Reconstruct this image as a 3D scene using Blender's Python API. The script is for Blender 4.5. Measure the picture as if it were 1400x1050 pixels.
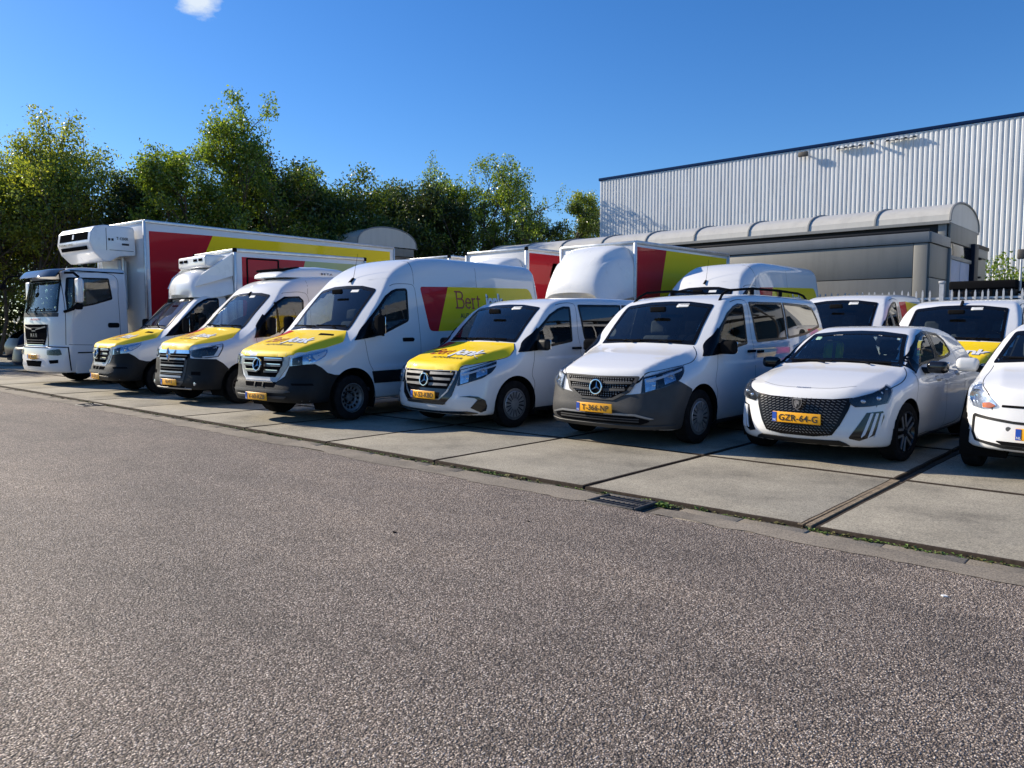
import bpy, math, random
import numpy as np
from mathutils import Vector, Matrix
from mathutils.geometry import delaunay_2d_cdt
random.seed(7); RNG = np.random.default_rng(11)
R = math.radians
for o in list(bpy.data.objects): bpy.data.objects.remove(o)
SC = bpy.context.scene; COL = SC.collection

# ---------------------------------------------------------------- camera
# world: X runs along the parked row (to the right), Y away from it, Z up, metres
cam = bpy.data.cameras.new('camera'); cam.lens = 27.0; cam.sensor_width = 36; cam.clip_start = .05; cam.clip_end = 1500
co = bpy.data.objects.new('camera', cam); COL.objects.link(co); SC.camera = co
co.location = (0, 0, 1.435); co.rotation_euler = (R(90-4.30), 0, R(42))

# ---------------------------------------------------------------- sun, sky, exposure
SUN = Vector((-2.0, -.54, 1.02)).normalized()
elev = math.asin(SUN.z); rot = math.atan2(SUN.x, SUN.y)
W = bpy.data.worlds.new('World'); SC.world = W; W.use_nodes = True
nt = W.node_tree; nt.nodes.clear()
out = nt.nodes.new('ShaderNodeOutputWorld'); bg = nt.nodes.new('ShaderNodeBackground')
sky = nt.nodes.new('ShaderNodeTexSky'); sky.sky_type = 'NISHITA'; sky.sun_disc = False
sky.sun_elevation = elev; sky.sun_rotation = rot; sky.air_density = 1.0; sky.dust_density = .25; sky.ozone_density = 2.6; sky.altitude = 0
bg.inputs['Strength'].default_value = .074
# one small cloud high on the left, a few wisps elsewhere, mixed into the sky by direction
tc = nt.nodes.new('ShaderNodeTexCoord'); mp = nt.nodes.new('ShaderNodeMapping'); mp.inputs['Scale'].default_value = (1, 1, 2.2)
nz = nt.nodes.new('ShaderNodeTexNoise'); nz.inputs['Scale'].default_value = 16; nz.inputs['Detail'].default_value = 7; nz.inputs['Roughness'].default_value = .62
nt.links.new(tc.outputs['Generated'], mp.inputs['Vector']); nt.links.new(mp.outputs[0], nz.inputs['Vector'])
def _m(op, a, b=None, c=None):
    n = nt.nodes.new('ShaderNodeMath'); n.operation = op
    for i, v in enumerate((a, b, c)):
        if v is None: continue
        if isinstance(v, (int, float)): n.inputs[i].default_value = v
        else: nt.links.new(v, n.inputs[i])
    return n.outputs[0]
def _spot(d, inner, outer):
    n = nt.nodes.new('ShaderNodeVectorMath'); n.operation = 'DOT_PRODUCT'; nt.links.new(tc.outputs['Generated'], n.inputs[0]); n.inputs[1].default_value = d
    m = nt.nodes.new('ShaderNodeMapRange'); m.clamp = True; m.inputs['From Min'].default_value = math.cos(R(outer)); m.inputs['From Max'].default_value = math.cos(R(inner))
    nt.links.new(n.outputs['Value'], m.inputs['Value']); return m.outputs[0]
def view_dir(u, v):
    dx = (u-700)/1050; dy = (525-v)/1050; c, s = math.cos(R(4.3)), math.sin(R(4.3)); a = R(42)
    x, y, z = dx, c+dy*s, -s+dy*c; n = math.sqrt(x*x+y*y+z*z)
    return ((x*math.cos(a)-y*math.sin(a))/n, (x*math.sin(a)+y*math.cos(a))/n, z/n)
sp = _m('MAXIMUM', _spot(view_dir(268, -10), .1, 2.0), _m('MAXIMUM', _m('MULTIPLY', _spot(view_dir(212, -14), .1, 1.3), .6), _m('MULTIPLY', _spot(view_dir(1126, 165), .1, .8), .10)))
cl = _m('MULTIPLY', _m('SMOOTH_MIN', _m('MULTIPLY', _m('MAXIMUM', _m('SUBTRACT', _m('ADD', nz.outputs['Fac'], _m('MULTIPLY', sp, .42)), .62), 0), 3.6), 1, .2), _m('MINIMUM', _m('MULTIPLY', sp, 3), 1))
mx = nt.nodes.new('ShaderNodeMix'); mx.data_type = 'RGBA'
grade = nt.nodes.new('ShaderNodeHueSaturation'); grade.inputs['Saturation'].default_value = 1.28
tint = nt.nodes.new('ShaderNodeMix'); tint.data_type = 'RGBA'; tint.blend_type = 'MULTIPLY'; tint.inputs[0].default_value = 1; tint.inputs[7].default_value = (.84, 1.04, 1.34, 1)
nt.links.new(sky.outputs[0], grade.inputs['Color']); nt.links.new(grade.outputs[0], tint.inputs[6]); nt.links.new(tint.outputs[2], mx.inputs[6]); mx.inputs[7].default_value = (6.4, 7.2, 8.2, 1)
nt.links.new(cl, mx.inputs[0]); nt.links.new(mx.outputs[2], bg.inputs['Color']); nt.links.new(bg.outputs[0], out.inputs[0])
sl = bpy.data.lights.new('sun', 'SUN'); sl.energy = 5.0; sl.angle = R(.5); sl.color = (1, .885, .715)
so = bpy.data.objects.new('sun', sl); COL.objects.link(so); so.rotation_euler = (-SUN).to_track_quat('-Z', 'Y').to_euler(); so.location = (-20, -5, 12)
vs = SC.view_settings; vs.view_transform = 'Standard'; vs.look = 'None'; vs.gamma = 1; vs.use_curve_mapping = False; vs.exposure = 0.68
# ---------------------------------------------------------------- body surfaces (numpy)
def pchip(xs, ys):
    xs = np.array(xs, float); ys = np.array(ys, float)
    h = np.diff(xs); dl = np.diff(ys)/h
    m = np.zeros_like(ys); m[0] = dl[0]; m[-1] = dl[-1]
    for i in range(1, len(xs)-1):
        if dl[i-1]*dl[i] > 0:
            w1 = 2*h[i]+h[i-1]; w2 = h[i]+2*h[i-1]
            m[i] = (w1+w2)/(w1/dl[i-1]+w2/dl[i])
    def fn(x):
        x = np.clip(x, xs[0], xs[-1]); i = np.clip(np.searchsorted(xs, x)-1, 0, len(xs)-2)
        t = (x-xs[i])/h[i]
        return ((1+2*t)*(1-t)**2*ys[i] + t*(1-t)**2*h[i]*m[i] + t*t*(3-2*t)*ys[i+1] + t*t*(t-1)*h[i]*m[i+1])
    return fn
def rmax(a, b, r):
    u = np.maximum(a+r, 0); v = np.maximum(b+r, 0)
    return np.minimum(-r, np.maximum(a, b)) + np.sqrt(u*u+v*v)
def sstep(x, a, b):
    t = np.clip((x-a)/(b-a), 0, 1); return t*t*(3-2*t)

class Body:
    """vehicle skin as an implicit surface: x back from the bumper, y to the vehicle's left, z up"""
    def __init__(s, top, wz, front, rear, bottom=.24, sweep=.2, crown=.03, fa=.10, fb=.38, fn=6, rr=.10,
                 roof_r=.15, hood_r=.06, hood_flank=None, cowl=1.0, wref=1.0, L=6, H=2.7, taper=.03, extra=None, crease=None):
        s.T = pchip(*zip(*top)); s.W = pchip(*zip(*wz)); s.F = pchip(*zip(*front)); s.R = pchip(*zip(*rear))
        e = 1e-3; s.dT = lambda x: (s.T(x+e)-s.T(x-e))/(2*e)
        s.__dict__.update(bottom=bottom, sweep=sweep, crown=crown, fa=fa, fb=fb, fn=fn, rr=rr, roof_r=roof_r, hood_r=hood_r,
                          hood_flank=hood_flank, cowl=cowl, wref=wref, L=L, H=H, taper=taper, extra=extra, crease=crease)
    def __call__(s, p):
        x, y, z = p[..., 0], p[..., 1], p[..., 2]; q = np.abs(y); qn = q/s.wref
        wsz = sstep(x, s.cowl-.5, s.cowl+.2)*(1-sstep(x, s.cowl+1.2, s.cowl+2.2))
        xe = x - s.sweep*qn*qn*wsz
        t = s.T(xe) - s.crown*qn*qn
        if s.hood_flank:
            q0, q1, x1, sl = s.hood_flank      # crease half width at the nose / at x1, slope of the flank
            qc = q0+(q1-q0)*np.clip(x/x1, 0, 1.3)
            dd = q-qc; k = .02
            t = t - sl*(.5*(dd+np.sqrt(dd*dd+k*k)))*(1-sstep(x, s.cowl-.15, s.cowl+.25))
        ft = (z-t)/np.sqrt(1+s.dT(xe)**2)
        w = s.W(z) - s.taper*sstep(x, s.L*.6, s.L) - s.taper*(1-sstep(x, .3, 1.2))
        fs = (q-w)/1.02
        r = s.hood_r + (s.roof_r-s.hood_r)*sstep(x, s.cowl+.55, s.cowl+1.25)
        if s.crease is not None:      # pressed line along the flank: the panel below it stands 1 cm proud
            zc, dz, am = s.crease; zz = zc+dz*x; fs = fs + am*(sstep(z, zz-.025, zz+.025)-1)*0 + am*sstep(z, zz-.022, zz+.022)*(1-sstep(z, zz+.05, zz+.22))*sstep(x, s.cowl+.1, s.cowl+.6)
        f = rmax(ft, fs, r)
        ff = (s.F(z) + s.fa*qn*qn + s.fb*qn**s.fn - x)/np.sqrt(1+(2*s.fa*qn+s.fb*s.fn*qn**(s.fn-1))**2/s.wref**2)
        f = rmax(f, ff, .05)
        fr = (x - s.R(z) + .06*qn*qn)
        f = rmax(f, fr, s.rr)
        f = rmax(f, s.bottom-z, .04)
        if s.extra is not None: f = s.extra(f, x, y, z)
        return f
    def grad(s, p):
        e = 2e-3; g = np.empty_like(p)
        for i in range(3):
            d = np.zeros(3); d[i] = e
            g[..., i] = (s(p+d)-s(p-d))/(2*e)
        return g
    def normal(s, p):
        g = s.grad(p); return g/np.maximum(np.linalg.norm(g, axis=-1, keepdims=True), 1e-9)
    def cast(s, o, d, tmax=8):
        o = np.array(o, float); d = np.array(d, float); d = d/np.linalg.norm(d, axis=-1, keepdims=True)
        t = np.zeros(o.shape[:-1]); 
        for k in range(90):
            t = np.minimum(t + .8*s(o+d*t[..., None]), tmax)
        return o+d*t[..., None], t < tmax-.01
    # --- the four ways a flat outline is laid on the skin
    def lay(s, mode, uv, side=1):
        uv = np.array(uv, float); n = len(uv); o = np.zeros((n, 3)); d = np.zeros((n, 3))
        if mode == 'side':   o[:, 0] = uv[:, 0]; o[:, 1] = 1.6; o[:, 2] = uv[:, 1]; d[:] = (0, -1, 0)
        elif mode == 'front': o[:, 0] = -1; o[:, 1] = uv[:, 0]; o[:, 2] = uv[:, 1]; d[:] = (1, 0, 0)
        elif mode == 'top':  o[:, 0] = uv[:, 0]; o[:, 1] = uv[:, 1]; o[:, 2] = 4; d[:] = (0, 0, -1)
        elif mode == 'wrap':
            ph = np.radians(uv[:, 0]); d[:, 0] = np.cos(ph); d[:, 1] = -np.sin(ph)
            o = np.array([s.cowl, 0, 0]) - d*2.6; o[:, 2] = uv[:, 1]
        p, ok = s.cast(o, d)
        if side < 0: p[:, 1] *= -1
        return p
def wrap_uv(b, p): return math.degrees(math.atan2(p[1], b.cowl-p[0])), p[2]

def surface_nets(f, lo, hi, h):
    n = [int(math.ceil((hi[i]-lo[i])/h))+1 for i in range(3)]
    ax = [lo[i]+h*np.arange(n[i]) for i in range(3)]
    X, Y, Z = np.meshgrid(*ax, indexing='ij'); P = np.stack([X, Y, Z], -1)
    V = f(P); S = V < 0
    cs = np.zeros([k-1 for k in n], int); acc = np.zeros(list(cs.shape)+[3]); cnt = np.zeros(cs.shape)
    cor = [(i, j, k) for i in (0, 1) for j in (0, 1) for k in (0, 1)]
    sl = lambda c: tuple(slice(c[i], n[i]-1+c[i]) for i in range(3))
    for a in cor:
        for ax_ in range(3):
            if a[ax_]: continue
            b = list(a); b[ax_] = 1; b = tuple(b)
            va, vb = V[sl(a)], V[sl(b)]; m = (va < 0) != (vb < 0)
            t = np.where(m, va/np.where(m, va-vb, 1), 0)
            off = np.zeros(list(cs.shape)+[3]); off[...] = a; off[..., ax_] = t
            acc += np.where(m[..., None], off, 0); cnt += m
    act = cnt > 0; idx = -np.ones(cs.shape, int); idx[act] = np.arange(act.sum())
    I = np.argwhere(act); pts = np.array(lo)+h*(I+acc[act]/cnt[act][:, None])
    quads = []
    for ax_ in range(3):
        o1, o2 = [(1, 2), (2, 0), (0, 1)][ax_]
        A = S; sa = [slice(None)]*3; sb = [slice(None)]*3; sa[ax_] = slice(0, -1); sb[ax_] = slice(1, None)
        ch = A[tuple(sa)] != A[tuple(sb)]
        e = np.argwhere(ch)
        e = e[(e[:, o1] > 0) & (e[:, o2] > 0) & (e[:, o1] < n[o1]-1) & (e[:, o2] < n[o2]-1)]
        u = np.zeros(3, int); u[o1] = 1; v = np.zeros(3, int); v[o2] = 1
        q = np.stack([idx[tuple((e-u-v).T)], idx[tuple((e-v).T)], idx[tuple(e.T)], idx[tuple((e-u).T)]], 1)
        ins = S[tuple(e.T)]
        q[~ins] = q[~ins][:, ::-1]
        quads.append(q)
    return pts, np.concatenate(quads)
BODY = {}
BODY['sprinter'] = Body(
    top=[(-.1, .93), (.02, 1.0), (.1, 1.05), (.3, 1.135), (.6, 1.225), (.92, 1.315), (1.05, 1.37), (1.39, 1.71), (1.74, 2.06), (1.98, 2.29), (2.3, 2.47), (2.7, 2.59), (3.4, 2.65), (5.9, 2.66), (6.3, 2.62)],
    wz=[(.2, .93), (.45, .985), (.72, 1.0), (1.1, .998), (1.3, .975), (1.7, .925), (2.1, .87), (2.45, .815), (2.7, .76)],
    front=[(.2, .12), (.32, .03), (.45, .0), (.56, .02), (.68, .06), (.9, .08), (1.05, .10), (1.4, .14)], rear=[(.2, 6.15), (1.5, 6.2), (2.7, 6.08)],
    bottom=.30, crease=(.80, .0, .014), sweep=.13, crown=.04, fa=.12, fb=.30, fn=7, roof_r=.20, hood_flank=(.60, .72, 1.0, .55), cowl=1.0, wref=1.0, L=6.2, H=2.75)
BODY['sprinter_cab'] = Body(
    top=[(-.1, .93), (.02, 1.0), (.1, 1.05), (.3, 1.135), (.6, 1.225), (.92, 1.315), (1.05, 1.37), (1.39, 1.71), (1.74, 2.04), (1.95, 2.15), (2.5, 2.19)],
    wz=[(.2, .93), (.45, .985), (.72, 1.0), (1.1, .998), (1.3, .975), (1.7, .925), (2.1, .87), (2.45, .815), (2.7, .76)],
    front=[(.2, .12), (.32, .03), (.45, .0), (.56, .02), (.68, .06), (.9, .08), (1.05, .10), (1.4, .14)], rear=[(.2, 2.52), (1.5, 2.52), (2.7, 2.50)],
    bottom=.30, crease=(.80, .0, .014), sweep=.13, crown=.04, fa=.12, fb=.30, fn=7, roof_r=.15, rr=.05, hood_flank=(.60, .72, 1.0, .55), cowl=1.0, wref=1.0, L=2.5, H=2.3, taper=.02)
BODY['master'] = Body(
    top=[(-.1, .98), (.02, 1.04), (.1, 1.10), (.35, 1.20), (.7, 1.29), (.9, 1.35), (1.03, 1.41), (1.35, 1.72), (1.71, 2.06), (1.9, 2.24), (2.2, 2.38), (2.7, 2.46), (3.4, 2.49), (5.3, 2.50), (5.6, 2.45)],
    wz=[(.2, .95), (.45, 1.0), (.72, 1.02), (1.1, 1.015), (1.3, .99), (1.7, .94), (2.1, .88), (2.4, .83), (2.6, .78)],
    front=[(.2, .10), (.32, .02), (.42, .0), (.6, .03), (.8, .05), (1.0, .09), (1.4, .18)], rear=[(.2, 5.5), (1.5, 5.53), (2.7, 5.45)],
    bottom=.28, crease=(.82, .0, .014), sweep=.13, crown=.05, fa=.14, fb=.26, fn=7, roof_r=.20, hood_flank=(.50, .72, 1.0, .40), cowl=.95, wref=1.0, L=5.5, H=2.6)
_vf = [(.1, .16), (.22, .07), (.32, .01), (.42, .0), (.55, .02), (.7, .05), (.85, .09), (1.2, .14)]
def _vito_crease(f, x, y, z):
    return f
BODY['vito'] = Body(
    top=[(-.1, .80), (.02, .85), (.10, .905), (.35, 1.0), (.65, 1.085), (.88, 1.14), (1.02, 1.19), (1.34, 1.47), (1.64, 1.71), (1.85, 1.81), (2.2, 1.87), (3.2, 1.905), (4.9, 1.89), (5.4, 1.83)],
    wz=[(.15, .88), (.35, .945), (.6, .962), (.95, .962), (1.13, .945), (1.25, .915), (1.6, .845), (1.8, .79), (2.0, .72)],
    front=_vf, rear=[(.2, 5.25), (1.0, 5.32), (1.9, 5.12)],
    bottom=.21, crease=(.93, .02, .014), sweep=.12, crown=.035, fa=.14, fb=.28, fn=6, roof_r=.12, hood_flank=(.52, .70, .95, .62), cowl=.95, wref=.96, L=5.3, H=2.0)
BODY['hatch'] = Body(
    top=[(-.1, .66), (.03, .71), (.12, .77), (.4, .86), (.75, .935), (.97, .975), (1.10, 1.01), (1.43, 1.21), (1.75, 1.362), (2.0, 1.42), (2.4, 1.438), (2.9, 1.42), (3.35, 1.355), (3.62, 1.23), (3.80, 1.10), (3.96, .93), (4.08, .75)],
    wz=[(.15, .80), (.3, .845), (.55, .868), (.75, .872), (.88, .845), (.97, .79), (1.2, .70), (1.38, .61), (1.5, .54)],
    front=[(.1, .16), (.2, .06), (.32, .0), (.5, .02), (.65, .05), (.8, .10)], rear=[(.2, 3.98), (.7, 4.05), (.95, 4.0), (1.5, 3.9)],
    bottom=.19, hood_flank=(.44, .60, 1.0, .24), crease=(.79, .025, .012), sweep=.12, crown=.018, fa=.16, fb=.36, fn=5, roof_r=.10, hood_r=.10, cowl=1.0, wref=.87, L=4.05, H=1.5, taper=.035, rr=.15)
BODY['mini'] = Body(
    top=[(-.1, .70), (.03, .76), (.12, .83), (.35, .91), (.65, .98), (.8, 1.02), (.88, 1.06), (1.2, 1.27), (1.5, 1.42), (1.8, 1.475), (2.3, 1.49), (3.0, 1.45), (3.3, 1.36), (3.5, 1.1), (3.6, .9)],
    wz=[(.15, .76), (.3, .80), (.55, .82), (.8, .815), (.95, .78), (1.2, .70), (1.4, .63), (1.55, .56)],
    front=[(.1, .12), (.2, .04), (.3, .0), (.5, .02), (.65, .05), (.85, .10)], rear=[(.2, 3.5), (.7, 3.54), (1.5, 3.35)],
    bottom=.255, hood_flank=(.40, .55, .85, .24), crease=(.80, .02, .012), sweep=.12, crown=.018, fa=.14, fb=.36, fn=5, roof_r=.10, hood_r=.10, cowl=.85, wref=.82, L=3.54, H=1.55, taper=.03)
# ---------------------------------------------------------------- materials
def M_(name):
    m = bpy.data.materials.new(name); m.use_nodes = True; t = m.node_tree; t.nodes.clear()
    o = t.nodes.new('ShaderNodeOutputMaterial'); return m, t, o
def nd(t, typ, **k):
    n = t.nodes.new('ShaderNode'+typ)
    for a, b in k.items():
        if a.startswith('_'): n.inputs[a[1:].replace('_', ' ')].default_value = b
        else: setattr(n, a, b)
    return n
def noise(t, scale, detail=3, rough=.5, coord='Object', vec=None):
    tcn = nd(t, 'TexCoord'); n = nd(t, 'TexNoise', _Scale=scale, _Detail=detail, _Roughness=rough)
    t.links.new(vec if vec is not None else tcn.outputs[coord], n.inputs['Vector']); return n
def ramp(t, src, stops):
    r = nd(t, 'ValToRGB'); e = r.color_ramp.elements
    while len(e) < len(stops): e.new(.5)
    for q, (p, c) in zip(e, stops): q.position = p; q.color = (*c, 1) if len(c) == 3 else c
    t.links.new(src, r.inputs[0]); return r.outputs[0]
def simple(name, col, rough=.5, metal=0, coat=0, var=.0, vscale=3, bump=0, bscale=40, spec=.5, emit=None, coatrough=.04):
    m, t, o = M_(name); p = nd(t, 'BsdfPrincipled'); p.inputs['Base Color'].default_value = (*col, 1)
    p.inputs['Roughness'].default_value = rough; p.inputs['Metallic'].default_value = metal; p.inputs['Coat Weight'].default_value = coat
    p.inputs['Coat Roughness'].default_value = coatrough; p.inputs['Specular IOR Level'].default_value = spec
    if var:
        n = noise(t, vscale, 5, .6)
        c = ramp(t, n.outputs['Fac'], [(.3, [k*(1-var) for k in col]), (.7, [min(1, k*(1+var*.5)) for k in col])])
        t.links.new(c, p.inputs['Base Color'])
        rr = nd(t, 'MapRange'); rr.inputs['To Min'].default_value = max(0, rough-.08); rr.inputs['To Max'].default_value = rough+.1
        t.links.new(n.outputs['Fac'], rr.inputs['Value']); t.links.new(rr.outputs[0], p.inputs['Roughness'])
    if bump:
        n2 = noise(t, bscale, 2); b = nd(t, 'Bump', _Strength=bump, _Distance=.01); t.links.new(n2.outputs['Fac'], b.inputs['Height']); t.links.new(b.outputs[0], p.inputs['Normal'])
    t.links.new(p.outputs[0], o.inputs[0]); return m
def paint(name, col, dirt=.10, grime=(.22, .20, .17), coat=1.0):
    # clear-coated paint with road dust low on the flanks and a faintly uneven coat; dark trim on the inside
    m, t, o = M_(name); p = nd(t, 'BsdfPrincipled', _Roughness=.5); p.inputs['Coat Weight'].default_value = coat; p.inputs['Coat Roughness'].default_value = .03; p.inputs['Specular IOR Level'].default_value = .12
    tcn = nd(t, 'TexCoord'); sx = nd(t, 'SeparateXYZ'); t.links.new(tcn.outputs['Object'], sx.inputs[0])
    n = noise(t, 2.3, 6, .65); n3 = noise(t, 30, 3, .6)
    mr = nd(t, 'MapRange'); mr.inputs['From Min'].default_value = .95; mr.inputs['From Max'].default_value = .2; t.links.new(sx.outputs['Z'], mr.inputs['Value'])
    a = nd(t, 'Math', operation='MULTIPLY'); t.links.new(mr.outputs[0], a.inputs[0]); t.links.new(n.outputs['Fac'], a.inputs[1])
    b = nd(t, 'Math', operation='MULTIPLY_ADD'); t.links.new(a.outputs[0], b.inputs[0]); b.inputs[1].default_value = dirt*3.2
    q = nd(t, 'Math', operation='MULTIPLY'); t.links.new(n3.outputs['Fac'], q.inputs[0]); q.inputs[1].default_value = dirt*.35; t.links.new(q.outputs[0], b.inputs[2])
    mxx = nd(t, 'Mix', data_type='RGBA'); t.links.new(b.outputs[0], mxx.inputs[0]); mxx.inputs[6].default_value = (*col, 1); mxx.inputs[7].default_value = (*grime, 1)
    g = nd(t, 'NewGeometry'); mi = nd(t, 'Mix', data_type='RGBA'); t.links.new(g.outputs['Backfacing'], mi.inputs[0]); t.links.new(mxx.outputs[2], mi.inputs[6]); mi.inputs[7].default_value = (.10, .10, .105, 1)
    t.links.new(mi.outputs[2], p.inputs['Base Color'])
    cr = nd(t, 'MapRange'); cr.inputs['To Min'].default_value = .01; cr.inputs['To Max'].default_value = .05; t.links.new(n.outputs['Fac'], cr.inputs['Value']); t.links.new(cr.outputs[0], p.inputs['Coat Roughness'])
    bn = noise(t, 1.6, 2); bu = nd(t, 'Bump', _Strength=.06, _Distance=.02); t.links.new(bn.outputs['Fac'], bu.inputs['Height']); t.links.new(bu.outputs[0], p.inputs['Coat Normal'])
    t.links.new(p.outputs[0], o.inputs[0]); return m
def glass(name, tint, refl=1.0, edge=1.5):
    m, t, o = M_(name); tr = nd(t, 'BsdfTransparent'); tr.inputs[0].default_value = (*tint, 1)
    gl = nd(t, 'BsdfGlossy', _Roughness=.015); gl.inputs[0].default_value = (1, 1, 1, 1)
    f = nd(t, 'Fresnel', _IOR=1.52); mm = nd(t, 'Math', operation='MULTIPLY_ADD'); t.links.new(f.outputs[0], mm.inputs[0]); mm.inputs[1].default_value = edge*refl; mm.inputs[2].default_value = .02
    mm.use_clamp = True
    ms = nd(t, 'MixShader'); t.links.new(mm.outputs[0], ms.inputs[0]); t.links.new(tr.outputs[0], ms.inputs[1]); t.links.new(gl.outputs[0], ms.inputs[2])
    d = nd(t, 'BsdfDiffuse'); d.inputs[0].default_value = (.35, .36, .36, 1); n = noise(t, 9, 6, .7)
    dm = nd(t, 'Math', operation='MULTIPLY'); t.links.new(n.outputs['Fac'], dm.inputs[0]); dm.inputs[1].default_value = .012
    m2 = nd(t, 'MixShader'); t.links.new(dm.outputs[0], m2.inputs[0]); t.links.new(ms.outputs[0], m2.inputs[1]); t.links.new(d.outputs[0], m2.inputs[2])
    t.links.new(m2.outputs[0], o.inputs[0]); return m
MAT = {}
MAT['white'] = paint('white_paint', (.71, .72, .73)); MAT['white2'] = paint('white_box_paint', (.74, .74, .73), dirt=.06)
MAT['yellow'] = paint('yellow_film', (.90, .63, .008), dirt=.02, coat=.35); MAT['red'] = paint('red_film', (.50, .008, .018), dirt=.015, coat=.35)
MAT['frost'] = paint('frosted_yellow_film', (.44, .47, .22), dirt=.02, coat=.35); MAT['rimsteel'] = simple('rusty_edge_steel', (.055, .042, .032), .9, var=.5, vscale=20, spec=.1); MAT['orange'] = paint('orange_film', (.80, .16, .02), dirt=.02, coat=.35)
MAT['navy'] = simple('navy_paint', (.006, .011, .028), .3, spec=.12, var=.3); MAT['anthracite'] = paint('anthracite_paint', (.02, .023, .028), dirt=.06)
MAT['plastic'] = simple('black_bumper_plastic', (.010, .011, .0125), .5, var=.35, vscale=6, bump=.15, bscale=300, spec=.2)
MAT['plastic_grey'] = simple('grey_bumper_plastic', (.045, .046, .048), .5, var=.2, vscale=5, bump=.15, bscale=300, spec=.3)
MAT['silver'] = simple('silver_grille_paint', (.30, .305, .31), .32, metal=.4, var=.15)
MAT['black'] = simple('gloss_black', (.008, .008, .009), .12, spec=.6); MAT['matt'] = simple('matt_black', (.012, .012, .013), .7, spec=0)
MAT['frit'] = simple('window_frit', (.004, .004, .005), .25, spec=.2); MAT['seam'] = simple('panel_gap', (.02, .02, .022), .8, spec=0)
MAT['chrome'] = simple('chrome', (.72, .73, .74), .12, metal=1, var=.12, vscale=20); MAT['louver'] = simple('satin_louver', (.15, .152, .155), .42, metal=.5, var=.2, vscale=14)
MAT['meshgrey'] = simple('grille_mesh_grey', (.11, .112, .115), .4, metal=.3); MAT['rubber'] = simple('tyre_rubber', (.018, .018, .019), .9, spec=0, var=.4, vscale=14, bump=.3, bscale=90)
MAT['steel'] = simple('silver_wheel_paint', (.17, .175, .18), .45, metal=.5, var=.3, vscale=18); MAT['steel_dark'] = simple('dark_wheel_paint', (.035, .036, .038), .5, metal=.3, var=.2, vscale=18)
MAT['alloy'] = simple('machined_alloy', (.50, .50, .51), .3, metal=.8, var=.2, vscale=18); MAT['cap'] = simple('silver_hubcap', (.36, .37, .38), .36, metal=.55, var=.25, vscale=12)
MAT['lens'] = glass('lamp_lens', (.94, .96, .98), 1.0, .5); MAT['lampin'] = simple('lamp_reflector', (.62, .66, .72), .18, metal=.9, var=.3, vscale=25)
MAT['lampdark'] = simple('lamp_housing', (.014, .016, .02), .25, spec=.3, metal=.2, var=.4, vscale=30); MAT['amber'] = simple('amber_lens', (.62, .15, .02), .2)
MAT['drl'] = simple('lamp_light_guide', (.62, .64, .67), .25)
MAT['glass'] = glass('vehicle_glass', (.70, .79, .77), 1.0, 1.0); MAT['glass_dark'] = glass('privacy_glass', (.05, .055, .06), 1.0, 1.15); MAT['lampglass'] = MAT['lens']
MAT['trim'] = simple('interior_trim', (.045, .046, .05), .75, spec=0, var=.3, vscale=8); MAT['seat'] = simple('seat_fabric', (.07, .072, .08), .9, spec=0, var=.3, vscale=12)
MAT['paper'] = simple('white_paper', (.72, .73, .72), .7); MAT['green'] = simple('green_sticker', (.30, .50, .38), .5); MAT['mirrorglass'] = simple('mirror_glass', (.75, .78, .8), .03, metal=1)
MAT['plate'] = simple('plate_yellow', (.92, .42, .010), .35, var=.06, vscale=20); MAT['eu'] = simple('plate_blue', (.02, .09, .48), .4); MAT['ink'] = simple('black_ink', (.012, .012, .014), .5)
MAT['redink'] = simple('red_lettering', (.36, .018, .010), .4); MAT['blueink'] = simple('blue_lettering', (.012, .05, .20), .4); MAT['whiteink'] = simple('white_lettering', (.78, .79, .80), .35); MAT['pinkink'] = simple('faded_red_lettering', (.75, .22, .18), .5)
MAT['hivis'] = simple('high_visibility_cloth', (.55, .78, .02), .8, var=.2, vscale=20)
MAT['gfrp'] = simple('fairing_gelcoat', (.76, .78, .79), .28, coat=.6, var=.06, vscale=2); MAT['grille_dark'] = simple('cooling_grille', (.008, .008, .009), .7, spec=0)
MAT['alu'] = simple('aluminium_profile', (.55, .56, .57), .35, metal=.8, var=.2, vscale=5)
MAT['galv'] = simple('galvanised_steel', (.58, .59, .60), .5, metal=.25, var=.25, vscale=9); MAT['castiron'] = simple('cast_iron', (.085, .08, .075), .6, metal=.4, var=.4, vscale=30, bump=.4, bscale=120)
MAT['chassis'] = simple('chassis_black', (.010, .010, .010), .8, spec=0)
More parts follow.
